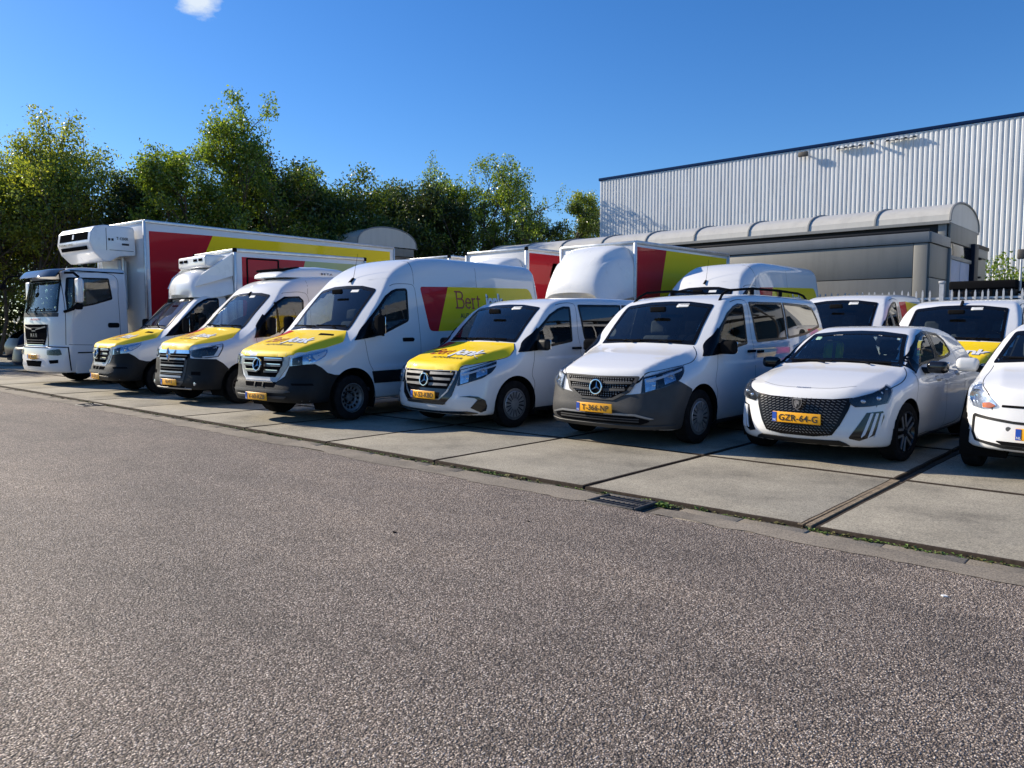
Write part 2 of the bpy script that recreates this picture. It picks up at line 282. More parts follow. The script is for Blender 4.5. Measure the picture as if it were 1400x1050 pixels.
# ---------------------------------------------------------------- mesh and object helpers
def props(o, label=None, cat=None, group=None, kind=None):
    if label: o['label'] = label
    if cat: o['category'] = cat
    if group: o['group'] = group
    if kind: o['kind'] = kind
    return o
def empty(name, loc, rz=0, **k):
    o = bpy.data.objects.new(name, None); o.location = loc; o.rotation_euler = (0, 0, rz); o.empty_display_size = .3; COL.objects.link(o); return props(o, **k)
def link(name, me, parent=None, loc=None, rot=None, **k):
    o = bpy.data.objects.new(name, me); COL.objects.link(o)
    if parent is not None: o.parent = parent
    if loc is not None: o.location = loc
    if rot is not None: o.rotation_euler = rot
    return props(o, **k)
def swapv(v): v = np.asarray(v, float).reshape(-1, 3); return v[:, [1, 0, 2]]
def mesh(name, verts, faces, mat, swap=False, normals=None, angle=35, flat=False):
    me = bpy.data.meshes.new(name); v = np.asarray(verts, float).reshape(-1, 3)
    if swap:
        v = v[:, [1, 0, 2]]; faces = [tuple(f)[::-1] for f in faces]
        if normals is not None: normals = np.asarray(normals)[:, [1, 0, 2]]
    me.from_pydata(v.tolist(), [], [tuple(int(i) for i in f) for f in faces])
    for m in (mat if isinstance(mat, (list, tuple)) else [mat]): me.materials.append(m)
    if not flat:
        me.shade_smooth()
        if normals is not None: me.normals_split_custom_set_from_vertices(normals.tolist())
        elif angle: me.set_sharp_from_angle(angle=R(angle))
    me.update(); return me
class MB:
    """collects simple solids, then becomes one mesh"""
    def __init__(s): s.v = []; s.f = []
    def add(s, v, f):
        n = len(s.v); s.v += [tuple(map(float, p)) for p in v]; s.f += [tuple(n+int(i) for i in q) for q in f]; return s
    def box(s, c, d, rz=0, ry=0):
        x, y, z = [k/2 for k in d]; p = [(-x, -y, -z), (x, -y, -z), (x, y, -z), (-x, y, -z), (-x, -y, z), (x, -y, z), (x, y, z), (-x, y, z)]
        m = Matrix.Rotation(rz, 3, 'Z') @ Matrix.Rotation(ry, 3, 'Y')
        return s.add([tuple(m @ Vector(q) + Vector(c)) for q in p], [(0, 3, 2, 1), (4, 5, 6, 7), (0, 1, 5, 4), (1, 2, 6, 5), (2, 3, 7, 6), (3, 0, 4, 7)])
    def rbox(s, c, d, r=.03, n=2, rz=0, ry=0):
        r = min(r, min(d)/2*.999); h = [k/2-r for k in d]; g = []
        for i in range(n+1):
            t = -1 + i/n; g.append(('a', t))
        ts = [(-1, math.tan(R(45)*(-1+i/n))) for i in range(n+1)] + [(1, math.tan(R(45)*(i/n))) for i in range(n+1)]
        m = Matrix.Rotation(rz, 3, 'Z') @ Matrix.Rotation(ry, 3, 'Y')
        for ax in range(3):
            for sg in (-1, 1):
                a, b = (ax+1) % 3, (ax+2) % 3; vs_ = []
                for (su, tu) in ts:
                    for (sv, tv) in ts:
                        q = [0, 0, 0]; q[ax] = sg; q[a] = tu; q[b] = tv; L = math.sqrt(sum(k*k for k in q)); p = [k/L*r for k in q]
                        p[ax] += sg*h[ax]; p[a] += su*h[a]; p[b] += sv*h[b]
                        vs_.append(tuple(m @ Vector(p) + Vector(c)))
                K = len(ts); fs = []
                for i in range(K-1):
                    for j in range(K-1):
                        f = (i*K+j, (i+1)*K+j, (i+1)*K+j+1, i*K+j+1); fs.append(f if sg > 0 else f[::-1])
                s.add(vs_, fs)
        return s
    def tube(s, pts, r, n=6, caps=True):
        pts = [Vector(p) for p in pts]; K = len(pts); rr = r if isinstance(r, (list, tuple)) else [r]*K; vs_ = []; fs = []
        up = None
        for i, p in enumerate(pts):
            d = (pts[min(i+1, K-1)]-pts[max(i-1, 0)]).normalized()
            if up is None: up = Vector((0, 0, 1)) if abs(d.z) < .9 else Vector((1, 0, 0))
            a = d.cross(up).normalized(); b = a.cross(d).normalized(); up = b
            for k in range(n):
                t = 2*math.pi*k/n; vs_.append(tuple(p+(a*math.cos(t)+b*math.sin(t))*rr[i]))
        for i in range(K-1):
            for k in range(n):
                fs.append((i*n+k, (i+1)*n+k, (i+1)*n+(k+1) % n, i*n+(k+1) % n))
        if caps: fs += [tuple(range(n)), tuple(range((K-1)*n, K*n))[::-1]]
        return s.add(vs_, fs)
    def lathe(s, prof, c=(0, 0, 0), n=32, a0=0, a1=360, axis='y'):
        # prof: (radius, offset along axis)
        full = abs(a1-a0-360) < 1e-6; K = n if full else n+1; vs_ = []; fs = []
        for k in range(K):
            t = R(a0+(a1-a0)*k/n)
            for (r, y) in prof:
                p = (r*math.cos(t), y, r*math.sin(t)) if axis == 'y' else ((y, r*math.cos(t), r*math.sin(t)) if axis == 'x' else (r*math.cos(t), r*math.sin(t), y))
                vs_.append((p[0]+c[0], p[1]+c[1], p[2]+c[2]))
        m = len(prof)
        for k in range(n):
            k2 = (k+1) % K
            for j in range(m-1):
                fs.append((k*m+j, k*m+j+1, k2*m+j+1, k2*m+j) if axis != 'z' else (k*m+j, k2*m+j, k2*m+j+1, k*m+j+1))
        return s.add(vs_, fs)
    def prism(s, poly, lo, hi, axis='y'):
        n = len(poly)
        def P(a, b, t): return {'y': (a, t, b), 'x': (t, a, b), 'z': (a, b, t)}[axis]
        v = [P(a, b, lo) for a, b in poly]+[P(a, b, hi) for a, b in poly]
        f = [(i, (i+1) % n, n+(i+1) % n, n+i) for i in range(n)]
        # fan the caps from a Delaunay pass so concave outlines stay right
        r = delaunay_2d_cdt([Vector(p) for p in poly], [(i, (i+1) % n) for i in range(n)], [], 1, 1e-6)
        if len(r[0]) == n:
            idx = [r[3][k][0] for k in range(n)]
            for t in r[2]: t = [idx[i] for i in t]; f.append(tuple(t)); f.append(tuple(n+i for i in t[::-1]))
        else: f += [tuple(range(n)), tuple(range(n, 2*n))[::-1]]
        return s.add(v, f)
    def build(s, name, mat, parent=None, swap=True, angle=35, flat=False, fix=True, **k):
        me = mesh(name, s.v, s.f, mat, swap=swap, angle=angle, flat=flat)
        if fix: fixn(me)
        return link(name, me, parent, **k)
def fixn(me):
    import bmesh
    b = bmesh.new(); b.from_mesh(me); bmesh.ops.remove_doubles(b, verts=b.verts, dist=1e-5); bmesh.ops.recalc_face_normals(b, faces=b.faces); b.to_mesh(me); b.free()

# --- flat outlines
def rounded(poly, r, n=4):
    out_ = []; K = len(poly)
    for i in range(K):
        p = Vector(poly[i][:2]); rr = poly[i][2] if len(poly[i]) > 2 else r
        a = Vector(poly[i-1][:2])-p; b = Vector(poly[(i+1) % K][:2])-p
        if rr <= 0 or a.length < 1e-6 or b.length < 1e-6: out_.append(tuple(p)); continue
        ang = a.angle(b, math.pi)
        if ang > R(172): out_.append(tuple(p)); continue
        t = min(rr/math.tan(ang/2), a.length*.45, b.length*.45); A = p+a.normalized()*t; B = p+b.normalized()*t
        for k in range(n+1):
            u = k/n; out_.append(tuple(A*(1-u)**2 + p*2*u*(1-u) + B*u*u))
    return out_
def inset(poly, d):
    n = len(poly); area = sum(poly[i][0]*poly[(i+1) % n][1]-poly[(i+1) % n][0]*poly[i][1] for i in range(n)); sg = 1 if area > 0 else -1
    out_ = []
    for i in range(n):
        p0, p1, p2 = Vector(poly[i-1]), Vector(poly[i]), Vector(poly[(i+1) % n])
        a = (p1-p0); b = (p2-p1)
        if a.length < 1e-7: a = b
        if b.length < 1e-7: b = a
        a.normalize(); b.normalize(); na = Vector((-a.y, a.x))*sg; nb = Vector((-b.y, b.x))*sg; m = na+nb
        if m.length < 1e-4: m = na
        m.normalize(); k = 1/max(.45, m.dot(na)); out_.append(tuple(p1+m*d*k))
    return out_
def pip(px, py, poly):
    px = np.asarray(px); py = np.asarray(py); c = np.zeros(px.shape, bool); n = len(poly)
    for i in range(n):
        x1, y1 = poly[i]; x2, y2 = poly[i-1]
        m = ((y1 > py) != (y2 > py)) & (px < (x2-x1)*(py-y1)/((y2-y1) if y2 != y1 else 1e-12)+x1); c ^= m
    return c
def densify(poly, res):
    o = []
    for i in range(len(poly)):
        a = np.array(poly[i]); b = np.array(poly[(i+1) % len(poly)]); L = np.linalg.norm(b-a); k = max(1, int(math.ceil(L/res)))
        for j in range(k): o.append(tuple(a+(b-a)*j/k))
    return o
def fill(poly, res, hole=None):
    poly = densify(poly, res); pts = list(poly); ed = [(i, (i+1) % len(poly)) for i in range(len(poly))]; n0 = len(pts); nh = 0
    if hole:
        hole = densify(hole, res); nh = len(hole); pts += hole; ed += [(n0+i, n0+(i+1) % nh) for i in range(nh)]
    A = np.array(poly); lo, hi = A.min(0), A.max(0)
    gx, gy = np.meshgrid(np.arange(lo[0]+res/2, hi[0], res), np.arange(lo[1]+res/2, hi[1], res)); gx = gx.ravel()+res*.01; gy = gy.ravel()
    if len(gx):
        m = pip(gx, gy, poly)
        if hole: m &= ~pip(gx, gy, hole)
        B = np.array(pts)
        g = np.stack([gx[m], gy[m]], 1)
        if len(g):
            d = np.min(((g[:, None]-B[None])**2).sum(-1), 1); g = g[d > (res*.45)**2]; pts += [tuple(p) for p in g]
    r = delaunay_2d_cdt([Vector(p) for p in pts], ed, [], 1, 1e-7)
    V = np.array([tuple(p) for p in r[0]]); F = np.array([tuple(f) for f in r[2]]).reshape(-1, 3)
    c = V[F].mean(1); k = pip(c[:, 0], c[:, 1], poly)
    if hole: k &= ~pip(c[:, 0], c[:, 1], hole)
    return V, F[k]
WS = .0192   # degrees of wrap to metres
def lay_patch(body, mode, poly, mat, name, parent, off=.003, side=1, res=.045, hole=None, r=0, thick=.012, label=None, depth=None):
    """cut an outline out of sheet, lay it on the skin `off` proud of it, with turned-in edges"""
    if r or any(len(p) > 2 for p in poly): poly = rounded(poly, r)
    if hole: hole = [tuple(p) for p in hole]
    sc = (lambda P: [(u*WS, v) for u, v in P]) if mode == 'wrap' else (lambda P: [tuple(p) for p in P])
    V, F = fill(sc(poly), res, sc(hole) if hole else None)
    uv = V.copy()
    if mode == 'wrap': uv[:, 0] /= WS
    p = body.lay(mode, uv); n = body.normal(p)
    if side < 0: p[:, 1] *= -1; n[:, 1] *= -1; 
    P = p+n*off
    # orient faces outward
    fn_ = np.cross(P[F[:, 1]]-P[F[:, 0]], P[F[:, 2]]-P[F[:, 0]]); s_ = (fn_*n[F[:, 0]]).sum(1) < 0; F[s_] = F[s_][:, ::-1]
    # boundary
    E = {}
    for f in F:
        for a, b in ((f[0], f[1]), (f[1], f[2]), (f[2], f[0])):
            if (b, a) in E: del E[(b, a)]
            else: E[(a, b)] = 1
    nv = len(P); bm = {}; ex = []; exn = []; ff = [tuple(f) for f in F]
    for (a, b) in E:
        for q in (a, b):
            if q not in bm: bm[q] = (nv+len(ex), nv+len(ex)+1); ex += [P[q], P[q]-n[q]*thick]; exn += [n[q], n[q]]
        ff.append((bm[a][0], bm[a][1], bm[b][1], bm[b][0]))
    AV = np.concatenate([P, np.array(ex).reshape(-1, 3)]); AN = np.concatenate([n, np.array(exn).reshape(-1, 3)])
    # side wall normals: out from the edge
    for (a, b) in E:
        t = P[b]-P[a]; w = np.cross(t, n[a]); w = w/max(np.linalg.norm(w), 1e-9)
        for q in (a, b):
            for k in bm[q]: AN[k] = w*.8+n[q]*.6
    return link(name, mesh(name, AV, ff, mat, swap=True, normals=AN), parent, label=label)
def ribbon_uv(pts, w, closed=False):
    P = [Vector(p) for p in pts]; K = len(P); L = []; Rr = []
    for i in range(K):
        a = P[i]-P[i-1] if (i > 0 or closed) else P[1]-P[0]; b = P[(i+1) % K]-P[i] if (i < K-1 or closed) else P[-1]-P[-2]
        if a.length < 1e-9: a = b
        if b.length < 1e-9: b = a
        t = (a.normalized()+b.normalized()); t = t.normalized() if t.length > 1e-5 else a.normalized(); nn = Vector((-t.y, t.x)); k = 1/max(.5, abs(t.dot(a.normalized())))
        L.append(P[i]+nn*w/2*k); Rr.append(P[i]-nn*w/2*k)
    V = [tuple(p) for p in L+Rr]; F = [(i, (i+1) % K, K+(i+1) % K, K+i) for i in range(K if closed else K-1)]
    return V, F
def lay_faces(body, mode, V, F, mat, name, parent, off=.003, side=1, label=None):
    V = np.array(V, float); p = body.lay(mode, V); n = body.normal(p)
    if side < 0: p[:, 1] *= -1; n[:, 1] *= -1
    P = p+n*off; ff = []
    for f in F:
        c = np.cross(P[f[1]]-P[f[0]], P[f[2]]-P[f[0]]); ff.append(tuple(f) if (c*n[f[0]]).sum() > 0 else tuple(f)[::-1])
    return link(name, mesh(name, P, ff, mat, swap=True, normals=n), parent, label=label)
def seam(body, mode, pts, parent, w=.007, side=1, name='panel_gap', mat=None, off=.0012, closed=False, res=.06):
    o = []
    for i in range(len(pts)-(0 if closed else 1)):
        a = np.array(pts[i], float); b = np.array(pts[(i+1) % len(pts)], float); d = (b-a)*([WS, 1] if mode == 'wrap' else [1, 1]); k = max(1, int(np.linalg.norm(d)/res))
        for j in range(k): o.append(tuple(a+(b-a)*j/k))
    if not closed: o.append(tuple(pts[-1]))
    if mode == 'wrap': q = [(u*WS, v) for u, v in o]
    else: q = o
    V, F = ribbon_uv(q, w, closed)
    if mode == 'wrap': V = [(u/WS, v) for u, v in V]
    return lay_faces(body, mode, V, F, mat or MAT['seam'], name, parent, off=off, side=side)
def smooth_line(pts, n=5):
    P = [Vector(p) for p in pts]; o = []
    for i in range(len(P)-1):
        p0 = P[max(i-1, 0)]; p1 = P[i]; p2 = P[i+1]; p3 = P[min(i+2, len(P)-1)]
        for k in range(n):
            t = k/n; o.append(tuple(.5*((2*p1)+(p2-p0)*t+(2*p0-5*p1+4*p2-p3)*t*t+(3*p1-p0-3*p2+p3)*t**3)))
    o.append(tuple(P[-1])); return o
# --- lettering
_T = {}
def text2d(s, bold=0.0, space=1.0, shear=0):
    k = (s, bold, space, shear)
    if k in _T: return _T[k]
    c = bpy.data.curves.new('t', 'FONT'); c.body = s; c.size = 1; c.offset = bold; c.resolution_u = 3; c.space_character = space; c.shear = shear
    o = bpy.data.objects.new('t', c); COL.objects.link(o); dg = bpy.context.evaluated_depsgraph_get(); me = bpy.data.meshes.new_from_object(o.evaluated_get(dg))
    V = np.array([v.co[:2] for v in me.vertices]).reshape(-1, 2); F = [tuple(p.vertices) for p in me.polygons]
    bpy.data.objects.remove(o); bpy.data.curves.remove(c); bpy.data.meshes.remove(me)
    lo = V.min(0); V = V-lo; _T[k] = (V, F, V.max(0)); return _T[k]
def stroke_bert(w=.09):
    """thin slab-serif 'Bert' drawn as strokes; cap height 1"""
    arc = lambda cx, cy, rx, ry, a, b, n=10: [(cx+rx*math.cos(R(a+(b-a)*i/n)), cy+ry*math.sin(R(a+(b-a)*i/n))) for i in range(n+1)]
    S = [[(.14, .02), (.14, .98)], [(0, .98), (.40, .98)]+arc(.40, .77, .18, .21, 90, -90)+[(.14, .56)], [(.40, .56)]+arc(.42, .29, .22, .27, 90, -90)+[(0, .02)],
         [(.78, .34), (1.14, .34)]+arc(.96, .31, .18, .29, 5, 320, 16), [(1.22, .02), (1.42, .02)], [(1.32, .02), (1.32, .60), (1.22, .60)], arc(1.47, .45, .15, .15, 180, 60, 6),
         [(1.74, .80), (1.74, .15)]+arc(1.86, .14, .12, .12, 180, 300, 6), [(1.62, .60), (1.92, .60)]]
    V = []; F = []
    for l in S:
        a, b = ribbon_uv(l, w); F += [tuple(len(V)+i for i in f) for f in b]; V += a
    return np.array(V), F, np.array([1.98, 1.0])
def lay_text(body, mode, T, origin, ux, uy, mat, name, parent, off=.006, side=1):
    V, F, ext = T; o = np.array(origin); V = V[:, :1]*np.array([ux])+V[:, 1:2]*np.array([uy])+o
    return lay_faces(body, mode, V, F, mat, name, parent, off=off, side=side)
def plane_text(T, o, ax, ay, mat, name, parent, swap=True, label=None):
    V, F, ext = T; o = np.array(o, float); P = o+V[:, :1]*np.array([ax])+V[:, 1:2]*np.array([ay])
    return link(name, mesh(name, P, F, mat, swap=swap, flat=True), parent, label=label)
# ---------------------------------------------------------------- vehicle parts
def vehicle(name, U, V, t, label, cat, group=None):
    return empty(name, (U, V, 0), -R(t), label=label, cat=cat, group=group)
_NET = {}
def skin(root, key, mat, opens=(), arches=(), res=.036, cut=0):
    """the painted shell: windows and wheel arches are real holes in it"""
    b = BODY[key]; ck = (key, tuple(m for m, p in opens), len(opens), tuple(arches))
    if ck not in _NET:
        lo = (-.12, -1.12, b.bottom-.08); hi = (b.L+.15, 1.12, b.H+.05)
        P, F = surface_nets(b, lo, hi, res)
        for k in range(3):
            g = b.grad(P); f = b(P); P = P-(f/np.maximum((g*g).sum(1), .05))[:, None]*g*.9
        N = b.normal(P); C = P[F].mean(1); CN = N[F].mean(1); keep = np.ones(len(F), bool)
        for mode, poly in opens:
            if mode == 'side': keep &= ~(pip(C[:, 0], C[:, 2], poly) & (np.abs(CN[:, 1]) > .35))
            elif mode == 'front': keep &= ~(pip(C[:, 1], C[:, 2], poly) & (CN[:, 0] < -.2))
            elif mode == 'rear': keep &= ~(pip(C[:, 1], C[:, 2], poly) & (CN[:, 0] > .2))
        for (cx, cz, r) in arches:
            d = np.hypot(C[:, 0]-cx, C[:, 2]-cz); keep &= ~((d < r) & (np.abs(C[:, 1]) > .30))
        under = keep & (((CN[:, 2] < -.93) & (C[:, 2] < b.bottom+.012)) | ((C[:, 2] < b.bottom+cut) & (C[:, 0] < 1.4)))
        F1 = F[keep & ~under]; used = np.zeros(len(P), bool); used[F1.ravel()] = True
        for (cx, cz, r) in arches:
            d = np.hypot(P[:, 0]-cx, P[:, 2]-cz); m = used & (d < r+res*.75) & (d > r-res*1.5) & (np.abs(P[:, 1]) > .30) & (P[:, 2] > b.bottom)
            k = r/np.maximum(d, 1e-6); P[m, 0] = cx+(P[m, 0]-cx)*k[m]; P[m, 2] = cz+(P[m, 2]-cz)*k[m]
        def compact(Fx):
            ix = np.unique(Fx.ravel()); mp_ = -np.ones(len(P), int); mp_[ix] = np.arange(len(ix)); return P[ix], mp_[Fx], N[ix]
        _NET[ck] = compact(F1), compact(F[under])
    (P1, F1, N1), (P2, F2, N2) = _NET[ck]
    o = link('body_shell', mesh('body_shell', P1, F1, mat, swap=True, normals=N1), root)
    link('underbody', mesh('underbody', P2, F2, MAT['chassis'], swap=True, normals=N2), root)
    for (cx, cz, r) in arches:
        for sd in (-1, 1):
            yo = .012; W0 = float(b.lay('side', [(cx, cz+r+.01)])[0][1])
            m = MB().lathe([(.02, W0-.42), (r+.004, W0-.42), (r+.004, W0-yo)], (cx, 0, cz), 20, -25, 205)
            v = [(x, sd*y, z) for x, y, z in m.v]
            MB().add(v, m.f).build('wheel_arch_liner', MAT['chassis'], root, fix=False)
    return b, o
def lathe_mesh(name, prof, mat, n=36): 
    m = MB().lathe(prof, n=n); me = mesh(name, m.v, m.f, mat, swap=True, angle=30); fixn(me); return me
_WH = {}
def wheel_meshes(kind, rad, wid, rim):
    k = (kind, rad, wid, rim)
    if k in _WH: return _WH[k]
    w = wid/2; out_ = []
    tyre = MB().lathe([(rim-.01, -w*.85), (rim+.02, -w), (rad-.03, -w), (rad-.004, -w*.8), (rad, -w*.45), (rad, w*.45), (rad-.004, w*.8), (rad-.03, w*.98), (rim+.035, w), (rim+.012, w*.93), (rim-.01, w*.85)], n=48)
    for a in (-.3, 0, .3):   # tread grooves
        tyre.lathe([(rad+.001, w*(a-.05)), (rad-.0+.0012, w*(a)), (rad+.001, w*(a+.05))], n=48)
    me = mesh('tyre', tyre.v, tyre.f, MAT['rubber'], swap=True, angle=40)
    if kind in ('steel', 'steel_dark', 'truck'):
        pm = MAT['steel'] if kind != 'steel_dark' else MAT['steel_dark']
        m = MB().lathe([(rim-.012, -w*.8), (rim+.004, w*.80), (rim+.010, w*.93), (rim-.004, w*.93), (rim-.014, w*.7), (rim-.03, w*.62), (rim-.038, w*.55)], n=48)
        # perforated disc: ring built as segments with gaps
        nh = 14; r0, r1 = rim*.60, rim*.80
        m.lathe([(rim-.038, w*.55), (r1, w*.50)], n=48); m.lathe([(r0, w*.42), (rim*.50, w*.28), (rim*.47, w*.05), (rim*.30, 0), (rim*.28, w*.30), (.0, w*.32)], n=48)
        for i in range(nh):
            a0 = 360*i/nh; m.lathe([(r1, w*.50), (r0, w*.42)], n=2, a0=a0, a1=a0+360/nh*.52)
        for i in range(6):
            a = R(60*i); m.add(*_nut((rim*.38*math.cos(a), w*.12, rim*.38*math.sin(a)), .014, .03))
        rm = mesh('rim', m.v, m.f, pm, swap=True, angle=28); out_.append(('rim', rm))
        bk = MB().lathe([(rim-.02, w*.2), (.0, w*.1)], n=24); out_.append(('brake_disc', mesh('brake_disc', bk.v, bk.f, MAT['chassis'], swap=True)))
    elif kind == 'cap':
        m = MB().lathe([(rim-.012, -w*.8), (rim+.004, w*.80), (rim+.010, w*.93), (rim-.006, w*.96), (rim-.028, w*.93)], n=48)
        out_.append(('rim', mesh('rim', m.v, m.f, MAT['steel'], swap=True, angle=28)))
        c = MB().lathe([(rim-.028, w*.93), (rim*.83, w*.99)], n=48).lathe([(rim*.38, w*.98), (rim*.26, w*1.02), (.035, w*.99), (0, w*1.0)], n=40)
        N = 16
        for i in range(N):
            a = 360*i/N; s0, s1 = 360/N*.66, 360/N*.40
            p = [(rim*.83, a-s0/2), (rim*.83, a+s0/2), (rim*.38, a+s1/2), (rim*.38, a-s1/2)]
            top = [(r*math.cos(R(t)), w*.99, r*math.sin(R(t))) for r, t in p]; bot = [(x*.999, w*.86, z*.999) for x, y, z in top]
            c.add(top+bot, [(0, 3, 2, 1), (0, 1, 5, 4), (1, 2, 6, 5), (2, 3, 7, 6), (3, 0, 4, 7)])
        out_.append(('hubcap', mesh('hubcap', c.v, c.f, MAT['cap'], swap=True, angle=28)))
        bk = MB().lathe([(rim-.02, w*.80), (.0, w*.78)], n=24); out_.append(('rim_disc', mesh('rim_disc', bk.v, bk.f, MAT['steel_dark'], swap=True)))
    else:  # alloy: five split spokes, black with machined faces
        m = MB().lathe([(rim-.012, -w*.8), (rim+.004, w*.80), (rim+.010, w*.95), (rim-.012, w*.93), (rim-.03, w*.4)], n=48).lathe([(.075, w*.78), (.03, w*.84), (0, w*.84)], n=24)
        c = MB()
        for i in range(5):
            for sg in (-1, 1):
                a = R(72*i+12*sg); b_ = R(72*i+24*sg); t0 = R(72*i+5*sg); 
                for tgt, (hw0, hw1, y) in ((m, (.030, .024, w*.80)), (c, (.012, .011, w*.86))):
                    p0 = Vector((.06*math.cos(t0), 0, .06*math.sin(t0))); p1 = Vector(((rim-.012)*math.cos(b_), 0, (rim-.012)*math.sin(b_))); d = (p1-p0).normalized(); q = Vector((-d.z, 0, d.x))
                    T = [p0+q*hw0, p0-q*hw0, p1-q*hw1, p1+q*hw1]; T1 = [(v.x, y+.004*(k > 1), v.z) for k, v in enumerate(T)]; T0 = [(v.x, y-.05, v.z) for v in T]
                    tgt.add(T1+T0, [(0, 1, 2, 3), (0, 4, 5, 1), (1, 5, 6, 2), (2, 6, 7, 3), (3, 7, 4, 0)])
        out_.append(('rim', mesh('rim', m.v, m.f, MAT['black'], swap=True, angle=28))); out_.append(('spoke_face', mesh('spoke_face', c.v, c.f, MAT['alloy'], swap=True, angle=28)))
        bk = MB().lathe([(rim*.72, w*.1), (rim*.72, w*.2), (.0, w*.2)], n=30); out_.append(('brake_disc', mesh('brake_disc', bk.v, bk.f, MAT['steel'], swap=True)))
    fixn(me)
    for _, q in out_: fixn(q)
    _WH[k] = (me, out_); return _WH[k]
def _nut(c, r, h):
    v = []; 
    for y in (0, h):
        for i in range(6): v.append((c[0]+r*math.cos(R(60*i)), c[1]+y, c[2]+r*math.sin(R(60*i))))
    return v, [tuple(range(6, 12))]+[(i, (i+1) % 6, 6+(i+1) % 6, 6+i) for i in range(6)]
def wheels(root, kind, xs, yo, rad, wid, rim, steer=0):
    ty, subs = wheel_meshes(kind, rad, wid, rim)
    for i, x in enumerate(xs):
        for sd in (1, -1):
            # mesh x = vehicle left: the outer face already points to +y (swapped to mesh +x)
            rz = 0 if sd > 0 else math.pi
            w = link('wheel', ty, root, loc=(sd*(yo-wid/2), x, rad), rot=(0, 0, rz+(R(steer) if i == 0 else 0)))
            for n, me in subs: link(n, me, w)
def number_plate(root, text, x, z, y=0, w=.52, tilt=0, t=None):
    T = text2d(text, .018, 1.04); m = MB().rbox((0, 0, 0), (.014, w, .112), .006, 1)
    # the plate leans by tilt about the lateral axis
    o = m.build('number_plate', MAT['plate'], root, loc=(y, x, z), rot=(-R(tilt), 0, 0))
    e = MB().box((-.0085, -w/2+.024, 0), (.003, .044, .104)).build('blue_band', MAT['eu'], o)
    V, F, ext = T; s = .070/ext[1]; s2 = min(s*1.0, (w-.085)/ext[0])
    plane_text(T, (-.0105, -w/2+.055+((w-.07)-ext[0]*s2)/2, -.036), (0, s2, 0), (0, 0, s), MAT['ink'], 'plate_lettering', o)
    T2 = text2d('NL', .02); plane_text(T2, (-.0112, -w/2+.010, -.043), (0, .030, 0), (0, 0, .032), MAT['whiteink'], 'country_letters', o)
    MB().box((.004, 0, -.062), (.012, w*.5, .012)).build('plate_holder', MAT['matt'], o)
    return o
def star_badge(root, x, z, r, tilt=8):
    o = MB().lathe([(r, -.006), (r, .012), (r-.006, .018), (r-.014, .018), (r-.018, .010), (r-.018, -.006)], n=40, axis='x')
    # axis x points back; flip so the rim looks forward
    o.v = [(-x_, y, z_) for x_, y, z_ in o.v]
    for k in range(3):
        a = R(90+120*k); tip = (0, (r-.012)*math.cos(a), (r-.012)*math.sin(a)); wv = .011
        l = (0, r*.16*math.cos(a+R(60)), r*.16*math.sin(a+R(60))); q = (0, r*.16*math.cos(a-R(60)), r*.16*math.sin(a-R(60)))
        rdg = (-.016, 0, 0)
        o.add([rdg, tip, l, q, (.0, 0, 0)], [(0, 1, 2), (0, 3, 1), (1, 4, 2), (1, 3, 4)])
    b = o.build('star_emblem', MAT['chrome'], root, loc=(0, x, z), rot=(-R(tilt), 0, 0), angle=25)
    d = MB().lathe([(r-.016, 0), (0, 0)], n=30, axis='x'); d.build('emblem_back', MAT['grille_dark'], b, loc=(0, .004, 0), fix=False)
    return b
def mirror(root, x, y, z, sz, mat, arm=True, body_mat=None, tilt=0):
    for sd in (1, -1):
        m = MB().rbox((0, 0, 0), sz, min(sz)*.42, 3); o = m.build('wing_mirror', mat, root, loc=(sd*y, x, z), rot=(0, R(tilt)*sd, -R(8)*sd), angle=60)
        MB().rbox((sz[0]/2-.004, 0, 0), (.012, sz[1]*.82, sz[2]*.82), .005, 1).build('mirror_glass', MAT['mirrorglass'], o)
        if arm: MB().rbox((.02, -sd*(sz[1]*.5+.03), -sz[2]*.30), (.10, .14, .07), .03, 2).build('mirror_arm', MAT['plastic'], o)
def seat(root, x, y, z, mat=None, s=1.0, head=True):
    m = mat or MAT['seat']
    o = MB().rbox((x, y, z+.06), (.50*s, .48*s, .14), .06, 2).build('seat', m, root, angle=60)
    MB().rbox((x+.27*s, y, z+.40), (.13, .47*s, .66), .06, 2, ry=R(12)).build('backrest', m, o, angle=60)
    if head: MB().rbox((x+.36*s, y, z+.84), (.09, .26, .20), .045, 2, ry=R(8)).build('headrest', m, o, angle=60)
    return o
